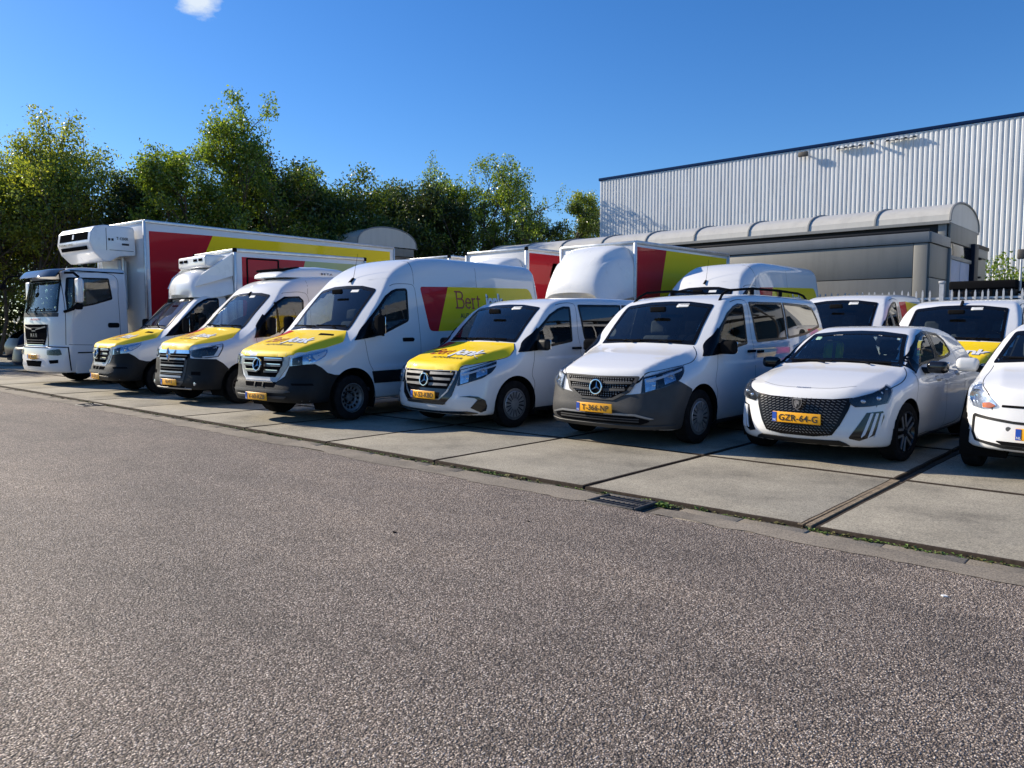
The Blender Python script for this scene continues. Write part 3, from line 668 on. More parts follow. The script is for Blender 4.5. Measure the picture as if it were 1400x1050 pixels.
def cabin(root, b, xd, zd, wd, xs, zs, back, roofz, floor=.45, seats=(-.50, 0, .50), wheel_y=.42, zb=None):
    """dashboard, floor, seats, steering wheel and a bulkhead behind the seats"""
    MB().rbox((xd+.38, 0, zd-.20), (.42, wd*2-.30, .30), .07, 2).rbox((xd+.42, wheel_y, zd-.03), (.22, .34, .12), .05, 2).build('dashboard', MAT['trim'], root, angle=60)
    MB().box(((xd+back)/2, 0, floor), (back-xd+.1, wd*2-.1, .06)).build('cabin_floor', MAT['trim'], root)
    for y in seats: seat(root, xs, y, zs)
    c = Vector((xd+.64, wheel_y, zd-.02)); tl = R(28); pts = []
    for k in range(25):
        a = 2*math.pi*k/24; u, v = .19*math.cos(a), .19*math.sin(a); pts.append((c.x+v*math.sin(tl)*1.0, c.y+u, c.z+v*math.cos(tl)))
    sw = MB().tube(pts, .015, 6, caps=False); sw.rbox((c.x-.01, c.y, c.z), (.05, .16, .10), .02, 2); sw.tube([(c.x, c.y-.18, c.z), (c.x, c.y+.18, c.z)], .012, 5); sw.tube([(c.x-.02, c.y, c.z), (xd+.40, c.y, c.z-.14)], .03, 6)
    sw.build('steering_wheel', MAT['matt'], root, angle=60)
    if back is not None and roofz:
        zz = zb or 1.2
        poly = [(-wd*.96, .5), (wd*.96, .5), (wd*.96, zz), (wd*.80, roofz), (-wd*.80, roofz), (-wd*.96, zz)]
        MB().prism(poly, back, back+.03, 'x').build('bulkhead', MAT['trim'], root)
def rect(x0, x1, y0, y1): return [(x0, y0), (x1, y0), (x1, y1), (x0, y1)]
def windscreen(root, b, poly, glassmat, ring=.05, sticker=True, name='windscreen', mode='front', side=1, res=.07, r=.06):
    P = rounded(poly, r); inn = inset(P, ring)
    g = lay_patch(b, mode, inset(P, ring*.55), glassmat, name, root, off=.0015, side=side, res=res, thick=.004)
    lay_patch(b, mode, P, MAT['frit'], 'window_seal', g, off=.006, side=side, res=res*.7, hole=inn, thick=.012)
    return g
def wiper(root, b, segs, off=.02):
    for a, c, e in segs:   # pivot, blade ends given on the glass (y, z)
        pa, pc, pe = [b.lay('front', [q])[0]+b.normal(b.lay('front', [q]))[0]*off for q in (a, c, e)]
        mid = (pc+pe)/2; m = MB().tube([pa, (pa+mid)/2+np.array([-.02, 0, .015]), mid], [.012, .009, .006], 6); m.tube([pc, mid, pe], .009, 5)
        m.build('wiper', MAT['matt'], root, angle=60)
def antenna(root, b, x, y=0, L=.42, lean=.25):
    p = b.lay('top', [(x, y)])[0]
    o = MB().prism([(p[0]-.07, p[2]-.02), (p[0]+.08, p[2]+.0), (p[0]+.07, p[2]+.05), (p[0]+.03, p[2]+.065)], -.016, .016, 'y').build('roof_antenna', MAT['matt'], root)
    MB().tube([(p[0]+.04, 0, p[2]+.05), (p[0]+.04+L*lean, 0, p[2]+.05+L)], [.004, .002], 5).build('antenna_rod', MAT['matt'], o)
def logo_hood(root, b, x, y0, s, off=.006):
    """'Bert jonk' over AUTOVERHUUR on the bonnet; reads from in front of the vehicle"""
    B = stroke_bert(.10); J = text2d('jonk', .03, .92); A = text2d('AUTOVERHUUR', .02, 1.0)
    kx = s*.26; ky = s*.30
    lay_text(b, 'top', (B[0], B[1], B[2]), (x, y0), (0, kx), (ky, 0), MAT['redink'], 'bert_lettering', root, off=off)
    jx = y0+1.98*kx+.05*s; js = s*.62
    e = J[2]; k = 1.45*ky/e[1]
    lay_text(b, 'top', J, (x-.42*ky, jx+.012*s), (0, k*.88), (k, 0), MAT['blueink'], 'jonk_shadow', root, off=off)
    lay_text(b, 'top', J, (x-.40*ky+.010, jx), (0, k*.88), (k, 0), MAT['whiteink'], 'jonk_lettering', root, off=off+.0015)
    k2 = .20*s/A[2][1]*.34
    lay_text(b, 'top', A, (x-.62*ky, y0+.25*s), (0, k2*1.18), (k2, 0), MAT['ink'], 'rental_lettering', root, off=off)
def logo_side(root, b, x, z, s, off=.006, low=True):
    B = stroke_bert(.095); J = text2d('jonk', .03, .92); A = text2d('AUTOVERHUUR', .015, 1.05)
    lay_text(b, 'side', B, (x, z), (.42*s, 0), (0, .34*s), MAT['redink'], 'bert_lettering', root, off=off)
    k = 1.22*.34*s/J[2][1]*1.05; jx = x+1.98*.42*s+.14*s; zz = z-.095*s
    lay_text(b, 'side', J, (jx+.03*s, zz-.02*s), (k*.80, 0), (0, k), MAT['blueink'], 'jonk_shadow', root, off=off)
    lay_text(b, 'side', J, (jx, zz), (k*.80, 0), (0, k), MAT['whiteink'], 'jonk_lettering', root, off=off+.0015)
    k2 = .10*s/A[2][1]
    if low: lay_text(b, 'side', A, (x+.12*s, z-.20*s), (k2, 0), (0, k2), MAT['ink'], 'rental_lettering', root, off=off)
def arch_pts(cx, cz, r, W, cowl, a0, a1, n=8):
    """points along the front wheel arch, as wrap coordinates (degrees, z)"""
    o = []
    for i in range(n+1):
        a = R(a0+(a1-a0)*i/n); x = cx-r*math.cos(a); z = cz+r*math.sin(a); o.append((math.degrees(math.atan2(W, cowl-x)), z))
    return o
def both(fn):
    for sd in (1, -1): fn(sd)
def bars_wrap(root, b, zs, half, mat, name, off=.02, h=.03, depth=.03, res=.05):
    for z, hw in zip(zs, half):
        P = [(-hw, z-h/2), (hw, z-h/2), (hw, z+h/2), (-hw, z+h/2)]
        lay_patch(b, 'wrap', P, mat, name, root, off=off, thick=depth, res=res, r=.012/WS*0+.010)
# ---------------------------------------------------------------- big vans with the wide black bumper
def sprinter_front(root, b, plate, hoodmat='yellow', logo=True, mirr=True):
    W_ = .985
    arch = arch_pts(1.0, .36, .445, W_, b.cowl, 52, -8, 8)
    bump = [(-22, .615), (22, .615), (30, .70), (34.5, .85), (45, .875), (54, .885), (59, .83), (63.5, .75), (70, .715)]+arch+[(66, .318), (40, .318), (0, .318)]
    half = [p for p in bump if p[0] > 0]; full = half[::1]+[(0, .318)]+[(-u, v) for u, v in half[::-1] if u > 0]
    full = [p for i, p in enumerate(full) if i == 0 or (abs(p[0]-full[i-1][0])+abs(p[1]-full[i-1][1])) > 1e-4]
    lay_patch(b, 'wrap', full, MAT['plastic'], 'bumper', root, off=.006, res=.06)
    # grey surround, recess, louvres
    lay_patch(b, 'wrap', [(-34.5, .985), (34.5, .985), (33.5, .86), (22.5, .625), (-22.5, .625), (-33.5, .86)], MAT['silver'], 'grille_frame', root, off=.010, r=.02, res=.05)
    g = lay_patch(b, 'wrap', [(-28.5, .985), (28.5, .985), (27.5, .87), (20, .68), (-20, .68), (-27.5, .87)], MAT['grille_dark'], 'grille', root, off=.013, r=.02, res=.05)
    for z, hw in ((.945, 28), (.860, 26.5), (.770, 23)):
        for sd in (-1, 1):
            lay_patch(b, 'wrap', [(sd*5.5, z-.026), (sd*hw, z-.020), (sd*hw, z+.020), (sd*5.5, z+.026)], MAT['louver'], 'grille_louvre', g, off=.034, thick=.022, res=.05)
            lay_patch(b, 'wrap', [(sd*5.5, z+.010), (sd*hw, z+.008), (sd*hw, z+.018), (sd*5.5, z+.022)], MAT['chrome'], 'chrome_strip', g, off=.037, thick=.006, res=.05)
    star_badge(root, -.005, .865, .098)
    lay_patch(b, 'wrap', [(-22, .600), (22, .600), (19, .535), (-19, .535)], MAT['grille_dark'], 'lower_intake', root, off=.008, r=.01, res=.05)
    for s_ in (-1, 1): lay_patch(b, 'wrap', [(s_*5, .60), (s_*6.5, .60), (s_*6.5, .535), (s_*5, .535)], MAT['plastic'], 'intake_rib', root, off=.018, res=.05)
    lay_patch(b, 'wrap', [(-33, .500), (33, .500), (37, .475), (30, .455), (-30, .455), (-37, .475)], MAT['plastic_grey'], 'bumper_step', root, off=.030, r=.01, res=.05, thick=.03)
    lay_patch(b, 'wrap', [(-33, .410), (33, .410), (30, .375), (-30, .375)], MAT['plastic_grey'], 'bumper_lip', root, off=.020, r=.01, res=.05, thick=.02)
    both(lambda sd: lay_patch(b, 'wrap', [(sd*u, v) for u, v in [(36, .60), (52, .60), (53, .57), (37, .57)]], MAT['grille_dark'], 'bumper_slot', root, off=.009, r=.01))
    number_plate(root, plate, -.055, .395, y=.02)
    HL = [(36, .975, .02), (50, 1.025, .05), (66.5, 1.085, .03), (62.5, 1.0, .05), (57, .935, .04), (50, .888, .02), (35, .85, .02)]
    def lamp(sd):
        p = [(sd*u, v, r) for u, v, r in HL]
        l = lay_patch(b, 'wrap', p, MAT['lampin'], 'headlight', root, off=.004, side=1)
        lay_patch(b, 'wrap', [(sd*u, v) for u, v in [(37, .965), (45, .995), (45, .875), (37, .862)]], MAT['lampdark'], 'lamp_bezel', l, off=.008, r=.02)
        for u, v, r_ in ((41, .92, .036), (49, .95, .040)):
            q = b.lay('wrap', [(sd*u, v)])[0]; MB().lathe([(r_, .03), (r_*1.02, -.012), (r_*.72, .012), (0, -.004)], n=20, axis='x').build('lamp_projector', MAT['chrome'], l, loc=(q[1], q[0]+.002, q[2]), fix=False)
        lay_patch(b, 'wrap', [(sd*u, v) for u, v in [(52, 1.00), (65, 1.065), (61, 1.0), (55, .94)]], MAT['drl'], 'light_guide', l, off=.008, r=.02)
        lay_patch(b, 'wrap', p, MAT['lens'], 'lamp_lens', l, off=.030, thick=.028)
    both(lamp)
    # bonnet film
    hood = [(.088, 0), (.092, .30), (.112, .47), (.160, .64), (.30, .745), (.60, .825), (.93, .848), (1.01, .80), (1.125, .70), (1.095, .55), (1.06, .3), (1.045, 0)]
    hood = hood+[(x, -y) for x, y in hood[-2:0:-1]]
    lay_patch(b, 'top', hood, MAT[hoodmat], 'bonnet', root, off=.009, res=.028)
    if logo:
        lay_patch(b, 'top', [(1.055, -.50), (.42, -.775), (.60, -.822), (.93, -.846), (1.01, -.80), (1.125, -.70)], MAT['red'], 'red_film', root, off=.012, res=.04)
        logo_hood(root, b, .46, -.44, .80, off=.014)
    lay_patch(b, 'top', [(.86, .34), (.90, .66), (.965, .60), (.95, .30)], MAT['matt'], 'cowl_vent', root, off=.011, r=.01)
    ws = [(0, 1.402), (.40, 1.390), (.705, 1.366, .012), (.680, 2.035, .07), (.35, 2.095), (0, 2.105)]; ws = ws+[(-p[0],)+tuple(p[1:]) for p in ws[-2:0:-1]]
    windscreen(root, b, ws, MAT['glass'])
    lay_patch(b, 'front', rect(.18, .34, 1.99, 2.03), MAT['paper'], 'screen_sticker', root, off=.006)
    wiper(root, b, [((-.10, 1.40), (-.68, 1.44), (-.05, 1.43)), ((.45, 1.40), (-.02, 1.44), (.62, 1.43))])
    MB().rbox((1.55, .0, 2.0), (.04, .24, .08), .02, 2).build('interior_mirror', MAT['matt'], root)
    MB().box((1.20, .30, 1.365), (.12, .34, .003)).build('paper_sheet', MAT['paper'], root)
    if mirr:
        both(lambda sd: None)
        mirror(root, 1.42, 1.135, 1.45, (.13, .17, .32), MAT['matt'])
DW_SPR = [(1.085, 1.235, .02), (1.41, 1.57), (1.78, 1.92), (1.93, 2.01), (2.03, 2.045), (2.28, 2.065, .06), (2.245, 1.52, .08), (1.60, 1.29)]
WS_HOLE_SPR = [(-.665, 1.40), (.665, 1.40), (.64, 2.02), (0, 2.07), (-.64, 2.02)]
def sprinter_sides(root, b):
    def f(sd):
        windscreen(root, b, DW_SPR, MAT['glass'], ring=.04, name='door_window', mode='side', side=sd, r=.02)
        lay_patch(b, 'side', [(1.60, 1.72), (1.645, 1.75), (1.66, 1.28), (1.615, 1.28)], MAT['frit'], 'window_divider', root, off=.006, side=sd)
        lay_patch(b, 'side', [(1.06, 1.22), (1.20, 1.36), (1.45, 1.60), (1.46, 1.27)], MAT['frit'], 'mirror_triangle', root, off=.015, side=sd, res=.03)
        seam(b, 'side', smooth_line([(1.24, 1.23), (1.27, 1.05), (1.32, .88), (1.40, .74)]), root, side=sd)
        seam(b, 'side', smooth_line([(1.93, 2.085), (2.05, 2.125), (2.36, 2.13), (2.45, 2.08), (2.47, 1.9), (2.48, 1.4), (2.47, .9), (2.47, .30)], 6), root, side=sd)
        lay_patch(b, 'side', rect(2.08, 2.30, 1.20, 1.235), MAT['matt'], 'door_handle', root, off=.035, side=sd, r=.012, thick=.035)
        lay_patch(b, 'side', rect(2.06, 2.32, 1.185, 1.25), MAT['seam'], 'handle_recess', root, off=.001, side=sd, r=.02)
    both(f)
def sprinter_van(root, plate, decor=True, hoodmat='yellow', logo=True, wheel='steel'):
    opens = [('front', WS_HOLE_SPR), ('side', inset(rounded(DW_SPR, .02), .02))]; archs = ((1.0, .36, .445), (4.66, .36, .445))
    b, o = skin(root, 'sprinter', MAT['white'], opens, archs, cut=.06)
    sprinter_front(root, b, plate, hoodmat, logo); sprinter_sides(root, b)
    wheels(root, wheel, (1.0, 4.66), .975, .345, .235, .215)
    cabin(root, b, 1.15, 1.42, .92, 1.95, .80, 2.55, 2.35, zb=1.4)
    def f(sd):
        lay_patch(b, 'side', [(1.42, .545), (2.44, .545), (2.44, .745), (1.37, .735)], MAT['plastic'], 'side_strip', root, off=.008, side=sd, r=.01)
        lay_patch(b, 'side', [(2.50, .545), (4.20, .545), (4.22, .745), (2.50, .745)], MAT['plastic'], 'side_strip', root, off=.008, side=sd, r=.01)
        lay_patch(b, 'side', [(5.15, .545), (6.0, .545), (6.0, .745), (5.12, .745)], MAT['plastic'], 'side_strip', root, off=.008, side=sd, r=.01)
        seam(b, 'side', smooth_line([(2.45, 2.13), (2.46, 2.30), (2.50, 2.46), (2.55, 2.54)]), root, side=sd)
        seam(b, 'side', smooth_line([(4.12, 2.50), (4.10, 2.16), (4.10, 1.2), (4.10, .30)]), root, side=sd)
        seam(b, 'side', [(4.10, 1.30), (6.0, 1.32)], root, side=sd, w=.018)
        seam(b, 'side', smooth_line([(1.9, 2.20), (2.6, 2.33), (4.0, 2.37), (6.0, 2.38)]), root, side=sd, w=.005, mat=MAT['white'], off=.004)
        seam(b, 'side', [(5.98, .35), (6.02, 1.6), (5.97, 2.35)], root, side=sd)
        if decor:
            lay_patch(b, 'side', [(2.59, 2.10, .05), (3.30, 2.125, 0), (2.94, 1.35, 0), (2.73, 1.355, .10)], MAT['red'], 'red_decal', root, off=.003, side=sd, res=.08)
            lay_patch(b, 'side', [(3.30, 2.125, 0), (5.80, 2.19, .22), (5.92, 1.9), (5.72, 1.42, .2), (2.94, 1.35, 0)], MAT['yellow'], 'yellow_decal', root, off=.003, side=sd, res=.08)
    both(f)
    if decor: logo_side(root, b, 3.45, 1.755, .88)
    antenna(root, b, 1.86)
    # tail lamps and rear bumper
    both(lambda sd: MB().rbox((6.13, sd*.86, 1.15), (.08, .12, .6), .03, 2).build('tail_lamp', MAT['red'], root))
    MB().rbox((6.16, 0, .45), (.14, 1.8, .22), .04, 2).build('rear_bumper', MAT['plastic'], root)
    return b
def cargo_box(root, x0, x1, W2, z0, z1, decor, corner=MAT['matt'], sides=(-1, 1)):
    """panelled box body with aluminium edge profiles"""
    o = MB().rbox(((x0+x1)/2, 0, (z0+z1)/2), (x1-x0, W2*2, z1-z0), .012, 1).build('cargo_box', MAT['white2'], root)
    e = MB()
    for sy in (-1, 1):
        for z in (z0, z1): e.rbox(((x0+x1)/2, sy*W2, z), (x1-x0, .07, .08), .012, 1)
        for x in (x0, x1): e.rbox((x, sy*W2, (z0+z1)/2), (.06, .07, z1-z0), .012, 1)
    for x in (x0, x1):
        for z in (z0, z1): e.rbox((x, 0, z), (.06, W2*2, .07), .012, 1)
    e.build('edge_profile', MAT['alu'], o)
    c = MB()
    for sy in (-1, 1):
        for x in (x0, x1): c.rbox((x, sy*W2, z1), (.085, .085, .10), .02, 1)
    if corner: c.build('corner_cap', corner, o)
    for col, poly in decor:
        for sy in sides:
            y = sy*(W2+.0035); f = MB().prism([p for p in poly], min(y, sy*W2), max(y, sy*W2), 'y').build('side_decal', MAT[col], o, angle=20)
    return o
def fairing(root, pts, w0, w1, mat):
    """roof spoiler: pts = (x, z_top) profile from nose to box, widths w0 -> w1, base zb"""
    pass
def loft(name, rings, mat, root, close=True, angle=50, caps=True):
    n = len(rings[0]); V = [p for r in rings for p in r]; F = []
    for i in range(len(rings)-1):
        for j in range(n if close else n-1):
            F.append((i*n+j, i*n+(j+1) % n, (i+1)*n+(j+1) % n, (i+1)*n+j))
    if caps: F += [tuple(range(n)), tuple(range((len(rings)-1)*n, len(rings)*n))[::-1]]
    return MB().add(V, F).build(name, mat, root, angle=angle)
def spoiler(root, x0, x1, zb, ztop, wn, wb, mat, sculpt=True, zback=None):
    """wind deflector on a cab roof: bulbous nose rising to the box, shoulders that sweep back to its corners"""
    rings = []; K = 24
    P = {'low': [(1.66, 2.14, .46), (1.67, 2.26, .62), (1.70, 2.40, .71), (1.77, 2.53, .76), (1.88, 2.63, .79), (2.05, 2.70, .83), (2.2, 2.75, .88), (2.4, 2.80, .94), (2.56, 2.86, 1.0)],
         'high': [(1.50, 2.20, .74), (1.52, 2.34, .80), (1.60, 2.54, .84), (1.74, 2.77, .87), (1.90, 2.97, .90), (2.08, 3.13, .94), (2.26, 3.23, .98), (2.42, 3.29, 1.03), (2.56, 3.32, 1.07)]}[sculpt]
    e_ = 2.5 if sculpt == 'low' else 5.5; fz = pchip([q[0] for q in P], [q[1] for q in P]); fw = pchip([q[0] for q in P], [q[2] for q in P])
    xs_ = [P[0][0]+(P[-1][0]-P[0][0])*(i/20)**2.1 for i in range(21)]
    for x in xs_:
        t = (x-P[0][0])/(P[-1][0]-P[0][0]); w = float(fw(x)); zt = float(fz(x)); base = zb-.03+.30*max(0, t-.5)**1.6; ring = []; e = e_
        for j in range(K+1):
            a = math.pi*j/K; c, q = math.cos(a), math.sin(a); y = -w*math.copysign(abs(c)**(2/e), c); z = base+(zt-base)*abs(q)**(2/(e+.4))
            dent = .07*math.exp(-((abs(y)/w-.72-.2*t)/.07)**2)*min(1, max(0, (t-.25)*4)) if sculpt == 'high' else 0
            
            if sculpt == 'high': y *= 1-.16*(1-t)*max(0, (z-zb)/(zt-zb+.01)); z -= .05*(abs(y)/w)**2
            ring.append((x+.10*(abs(y)/w)**2*(1-t), y, z-dent))
        rings.append(ring)
    return loft('roof_spoiler', rings, mat, root, close=True, angle=40)
def sprinter_box(root, plate, H, L1, reefer=True, W2=1.06, decor='A', hoodmat='yellow', logo=True, wheel='steel', corner=True):
    opens = [('front', WS_HOLE_SPR), ('side', inset(rounded(DW_SPR, .02), .02))]; archs = ((1.0, .36, .445),)
    b, o = skin(root, 'sprinter_cab', MAT['white'], opens, archs, cut=.06)
    sprinter_front(root, b, plate, hoodmat, logo); sprinter_sides(root, b)
    cabin(root, b, 1.15, 1.42, .92, 1.90, .80, 2.40, 2.05, zb=1.4)
    xr = L1-1.25; wheels(root, wheel, (1.0, xr), .975, .345, .235, .215)
    for y in (-.42, .42): MB().box(((2.5+L1)/2, y, .52), (L1-2.4, .08, .14)).build('chassis_rail', MAT['chassis'], root)
    if decor == 'A': dec = [('red', [(2.74, H-.14), (4.32, H-.14), (3.72, .95), (2.74, .95)]), ('frost', [(4.32, H-.14), (L1-.12, H-.14), (L1-.12, .95), (3.72, .95)])]
    elif decor == 'K': dec = [('red', [(2.66, H-.10), (3.90, H-.10), (3.35, .95), (2.66, .95)]), ('yellow', [(3.90, H-.10), (L1-.10, H-.10), (L1-.10, .95), (3.35, .95)])]
    else: dec = [('red', [(2.70, H-.10), (L1-.1, H-.10), (L1-.1, .95), (2.70, .95)]), ('orange', [(3.7, H-.32), (5.0, H-.32), (5.0, H-.72), (3.55, H-.72)])]
    bx = cargo_box(root, 2.58, L1, W2, .82, H, dec, MAT['matt'] if corner else None, (-1, 1) if decor == 'A' else (1,))
    if decor == 'A':   # side door with its frame and the frosted leaf print aft
        for sy in (1, -1):
            f = MB()
            x0, x1, z0, z1 = 2.86, 3.62, 1.0, H-.17
            for c, d in (((x0, sy*(W2+.008), (z0+z1)/2), (.035, .02, z1-z0)), ((x1, sy*(W2+.008), (z0+z1)/2), (.035, .02, z1-z0)), (((x0+x1)/2, sy*(W2+.008), z1), (x1-x0, .02, .035))): f.box(c, d)
            f.build('side_door_frame', MAT['matt'], root)
            MB().rbox((x1-.10, sy*(W2+.02), 1.9), (.10, .03, .05), .01, 1).build('door_latch', MAT['alu'], root)
            for k in range(3):
                x = L1-.60+k*.16
                for q in range(3): MB().tube([(x, sy*(W2+.006), H-.62+.06*q), (x+.06*(1 if k != 1 else -1), sy*(W2+.006), H-.50+.09*q)], .014, 5).build('frost_print', MAT['whiteink'], root)
    spoiler(root, 1.02, 2.57, 2.10, 0, 0, 0, MAT['gfrp'], 'low' if reefer else 'high')
    if reefer:
        u = MB().rbox((2.30, 0, 2.88), (.50, 1.50, .27), .05, 2).build('cooling_unit', MAT['gfrp'], root, angle=60)
        for k, y in enumerate((-.55, -.30, .22, .50)): MB().box((2.045, y, 2.91), (.02, .17, .055)).build('cooling_slot', MAT['grille_dark'], u)
        both(lambda sd: loft('spoiler_wing', [[(1.80, sd*.77, 2.30), (1.92, sd*.80, 2.55), (1.96, sd*.74, 2.58), (1.84, sd*.70, 2.30)], [(2.54, sd*1.02, 2.55), (2.56, sd*1.03, H-.06), (2.56, sd*.97, H-.04), (2.54, sd*.96, 2.55)]], MAT['gfrp'], root, angle=20))
    elif False:
        both(lambda sd: loft('spoiler_wing', [[(1.90, sd*.86, 2.42), (2.0, sd*.88, 2.70), (2.05, sd*.82, 2.80), (1.95, sd*.72, 2.40)], [(2.50, sd*1.04, 2.50), (2.55, sd*1.06, H-.14), (2.55, sd*.94, H-.10), (2.5, sd*.92, 2.50)]], MAT['gfrp'], root, angle=20))
    return b
# ---------------------------------------------------------------- mid-size vans, hatchbacks, the Master-type van and the lorry
DW_VITO = [(1.03, 1.075, .02), (1.34, 1.34), (1.72, 1.61), (1.93, 1.70), (2.08, 1.735), (2.235, 1.735, .03), (2.17, 1.20, .05), (1.31, 1.095)]
RW_VITO = [(2.43, 1.77, .04), (3.575, 1.785, .02), (3.53, 1.245, .02), (2.47, 1.215, .05)]
RW2_VITO = [(3.615, 1.785, .02), (4.60, 1.765), (4.80, 1.72, .08), (4.93, 1.55), (4.985, 1.42, .05), (4.3, 1.30), (3.57, 1.25, .02)]
def vito(root, key, plate, style, hoodmat='white', rails=False, glazed=True, logo=False, decor=False, L=5.3, zs=1.0, cap='cap', rearx=4.33):
    Z = lambda P: [(p[0], p[1]*zs)+tuple(p[2:]) for p in P]
    dw = Z(DW_VITO); hole = Z([(-.66, 1.23), (.66, 1.23), (.615, 1.70), (0, 1.74), (-.615, 1.70)])
    ar = ((.895, .335, .405), (rearx, .335, .405)); opens = [('front', hole), ('side', inset(rounded(dw, .02), .02))]
    if glazed: opens += [('side', inset(rounded(Z(RW_VITO), .02), .02)), ('side', inset(rounded(Z(RW2_VITO), .02), .02))]
    b, o = skin(root, key, MAT['white'], opens, ar, cut=.05 if style == 'grey' else 0)
    WZ = .945; arch = arch_pts(.895, .335, .405, WZ, b.cowl, 60, -12, 8)
    hoodp = [(.082, 0), (.086, .30), (.10, .44), (.143, .56), (.30, .67), (.62, .785), (.87, .828), (1.0, .80), (1.105, .70), (1.085, .6), (1.05, .35), (1.03, 0)]; hoodp = hoodp+[(x, -y) for x, y in hoodp[-2:0:-1]]
    if hoodmat != 'white':
        lay_patch(b, 'top', hoodp, MAT[hoodmat], 'bonnet', root, off=.009, res=.028)
        lay_patch(b, 'top', [(1.03, -.46), (.42, -.715), (.62, -.785), (.87, -.828), (1.0, -.80), (1.105, -.70)], MAT['red'], 'red_film', root, off=.012, res=.04)
        logo_hood(root, b, .42, -.36, .80, off=.014)
    seam(b, 'top', smooth_line(hoodp[2:9], 5), root, w=.008, off=.0015); seam(b, 'top', smooth_line([(x, -y) for x, y in hoodp[2:9]], 5), root, w=.008, off=.0015)
    if style == 'grey':   # older face: dark plastic bumper up to the lamps
        half = [(0, .59), (14, .585), (24, .625), (33, .645), (46, .715), (58, .80), (66, .735), (72, .69)]+arch[1:]+[(64, .228), (30, .228), (0, .228)]
        full = half+[(-u, v) for u, v in half[-2:0:-1]]
        lay_patch(b, 'wrap', full, MAT['plastic_grey'], 'bumper', root, off=.006, res=.06)
        g = lay_patch(b, 'wrap', [(-33, .838), (0, .825), (33, .838), (26, .665), (14, .565), (-14, .565), (-26, .665)], MAT['grille_dark'], 'grille', root, off=.010, r=.02, res=.05)
        lay_patch(b, 'wrap', [(-34, .846), (0, .834), (34, .846), (26.5, .655), (14.5, .552), (-14.5, .552), (-26.5, .655)], MAT['plastic_grey'], 'grille_frame', root, off=.018, r=.02, res=.05, hole=rounded([(-31, .826), (0, .815), (31, .826), (24.5, .672), (13.5, .578), (-13.5, .578), (-24.5, .672)], .02))
        for z, hw in ((.755, 28.5), (.672, 23.5)):
            for sd in (-1, 1): lay_patch(b, 'wrap', [(sd*6, z-.019), (sd*hw, z-.006), (sd*hw, z+.020), (sd*6, z+.012)], MAT['louver'] if False else MAT['plastic_grey'], 'grille_louvre', g, off=.034, thick=.022, res=.05)
        for k in range(9):   # honeycomb rows behind the louvres
            z = .60+k*.026; hw = np.interp(z, [.58, .66, .82], [13, 23, 30]); V, F = [], []
            for q in range(int(hw*2/2.1)):
                u = -hw+q*2.1+(1.05 if k % 2 else 0); n0 = len(V); V += [(u, z), (u+.7, z+.009), (u+1.4, z), (u+.7, z-.009)]; F.append((n0, n0+1, n0+2, n0+3))
            lay_faces(b, 'wrap', V, F, MAT['meshgrey'], 'grille_mesh', g, off=.016)
        star_badge(root, .005, .705, .095, 6)
        lay_patch(b, 'wrap', [(-30, .375), (30, .375), (41, .33), (34, .285), (-34, .285), (-41, .33)], MAT['grille_dark'], 'lower_intake', root, off=.009, r=.02, res=.05)
        lay_patch(b, 'wrap', [(-31, .405), (31, .405), (42, .36), (40, .352), (30, .385), (-30, .385), (-40, .352), (-42, .36)], MAT['silver'], 'bumper_trim', root, off=.024, res=.05)
        for z in (.345, .318): lay_patch(b, 'wrap', rect(-33, 33, z-.006, z+.006), MAT['plastic_grey'], 'intake_rib', root, off=.016, res=.05)
        lay_patch(b, 'wrap', [(-36, .272), (36, .272), (56, .290), (58, .250), (36, .232), (-36, .232), (-58, .250), (-56, .290)], MAT['plastic_grey'], 'bumper_lip', root, off=.022, res=.05)
        number_plate(root, plate, -.035, .455)
        HL = [(35.5, .835, .02), (53, .90), (70.5, .958, .02), (66.5, .885), (60, .805, .03), (49, .722), (34, .632, .03)]
    else:
        fr = [(-37, .835), (0, .826), (37, .835), (35.5, .74), (30, .48), (22, .35), (-22, .35), (-30, .48), (-35.5, .74)]
        lay_patch(b, 'wrap', fr, MAT['black'], 'grille_surround', root, off=.006, r=.03, res=.05)
        lay_patch(b, 'wrap', [(-34.5, .828), (0, .82), (34.5, .828), (32, .71), (26, .53), (18, .415), (-18, .415), (-26, .53), (-32, .71)], MAT['silver'], 'grille_frame', root, off=.012, r=.03, res=.05, hole=rounded([(-33, .818), (0, .81), (33, .818), (30.5, .71), (24.8, .54), (17.4, .43), (-17.4, .43), (-24.8, .54), (-30.5, .71)], .03))
        g = lay_patch(b, 'wrap', [(-33, .818), (0, .81), (33, .818), (30, .69), (26, .57), (-26, .57), (-30, .69)], MAT['grille_dark'], 'grille', root, off=.010, r=.02, res=.05)
        for z, hw in ((.775, 31), (.70, 28.5), (.625, 26)):
            for sd in (-1, 1): lay_patch(b, 'wrap', [(sd*5, z-.020), (sd*hw, z-.014), (sd*hw, z+.014), (sd*5, z+.020)], MAT['louver'], 'grille_louvre', g, off=.032, thick=.022, res=.05)
        star_badge(root, .0, .69, .095, 6)
        for z in (.385, .365): lay_patch(b, 'wrap', rect(-24, 24, z-.004, z+.004), MAT['plastic_grey'], 'intake_rib', root, off=.012, res=.05)
        lay_patch(b, 'wrap', [(-42, .275), (-20, .262), (20, .262), (42, .275), (51, .25), (44, .235), (-44, .235), (-51, .25)], MAT['black'], 'lower_lip', root, off=.010, r=.005, res=.05)
        both(lambda sd: lay_patch(b, 'wrap', [(sd*u, v) for u, v in [(36.5, .475), (44, .488), (50, .478), (55, .43), (56.5, .35), (55.8, .285), (52, .262), (44.5, .325), (47, .38), (49.5, .435), (47.5, .458), (42, .470)]], MAT['black'], 'side_intake', root, off=.008, res=.04))
        number_plate(root, plate, -.03, .475)
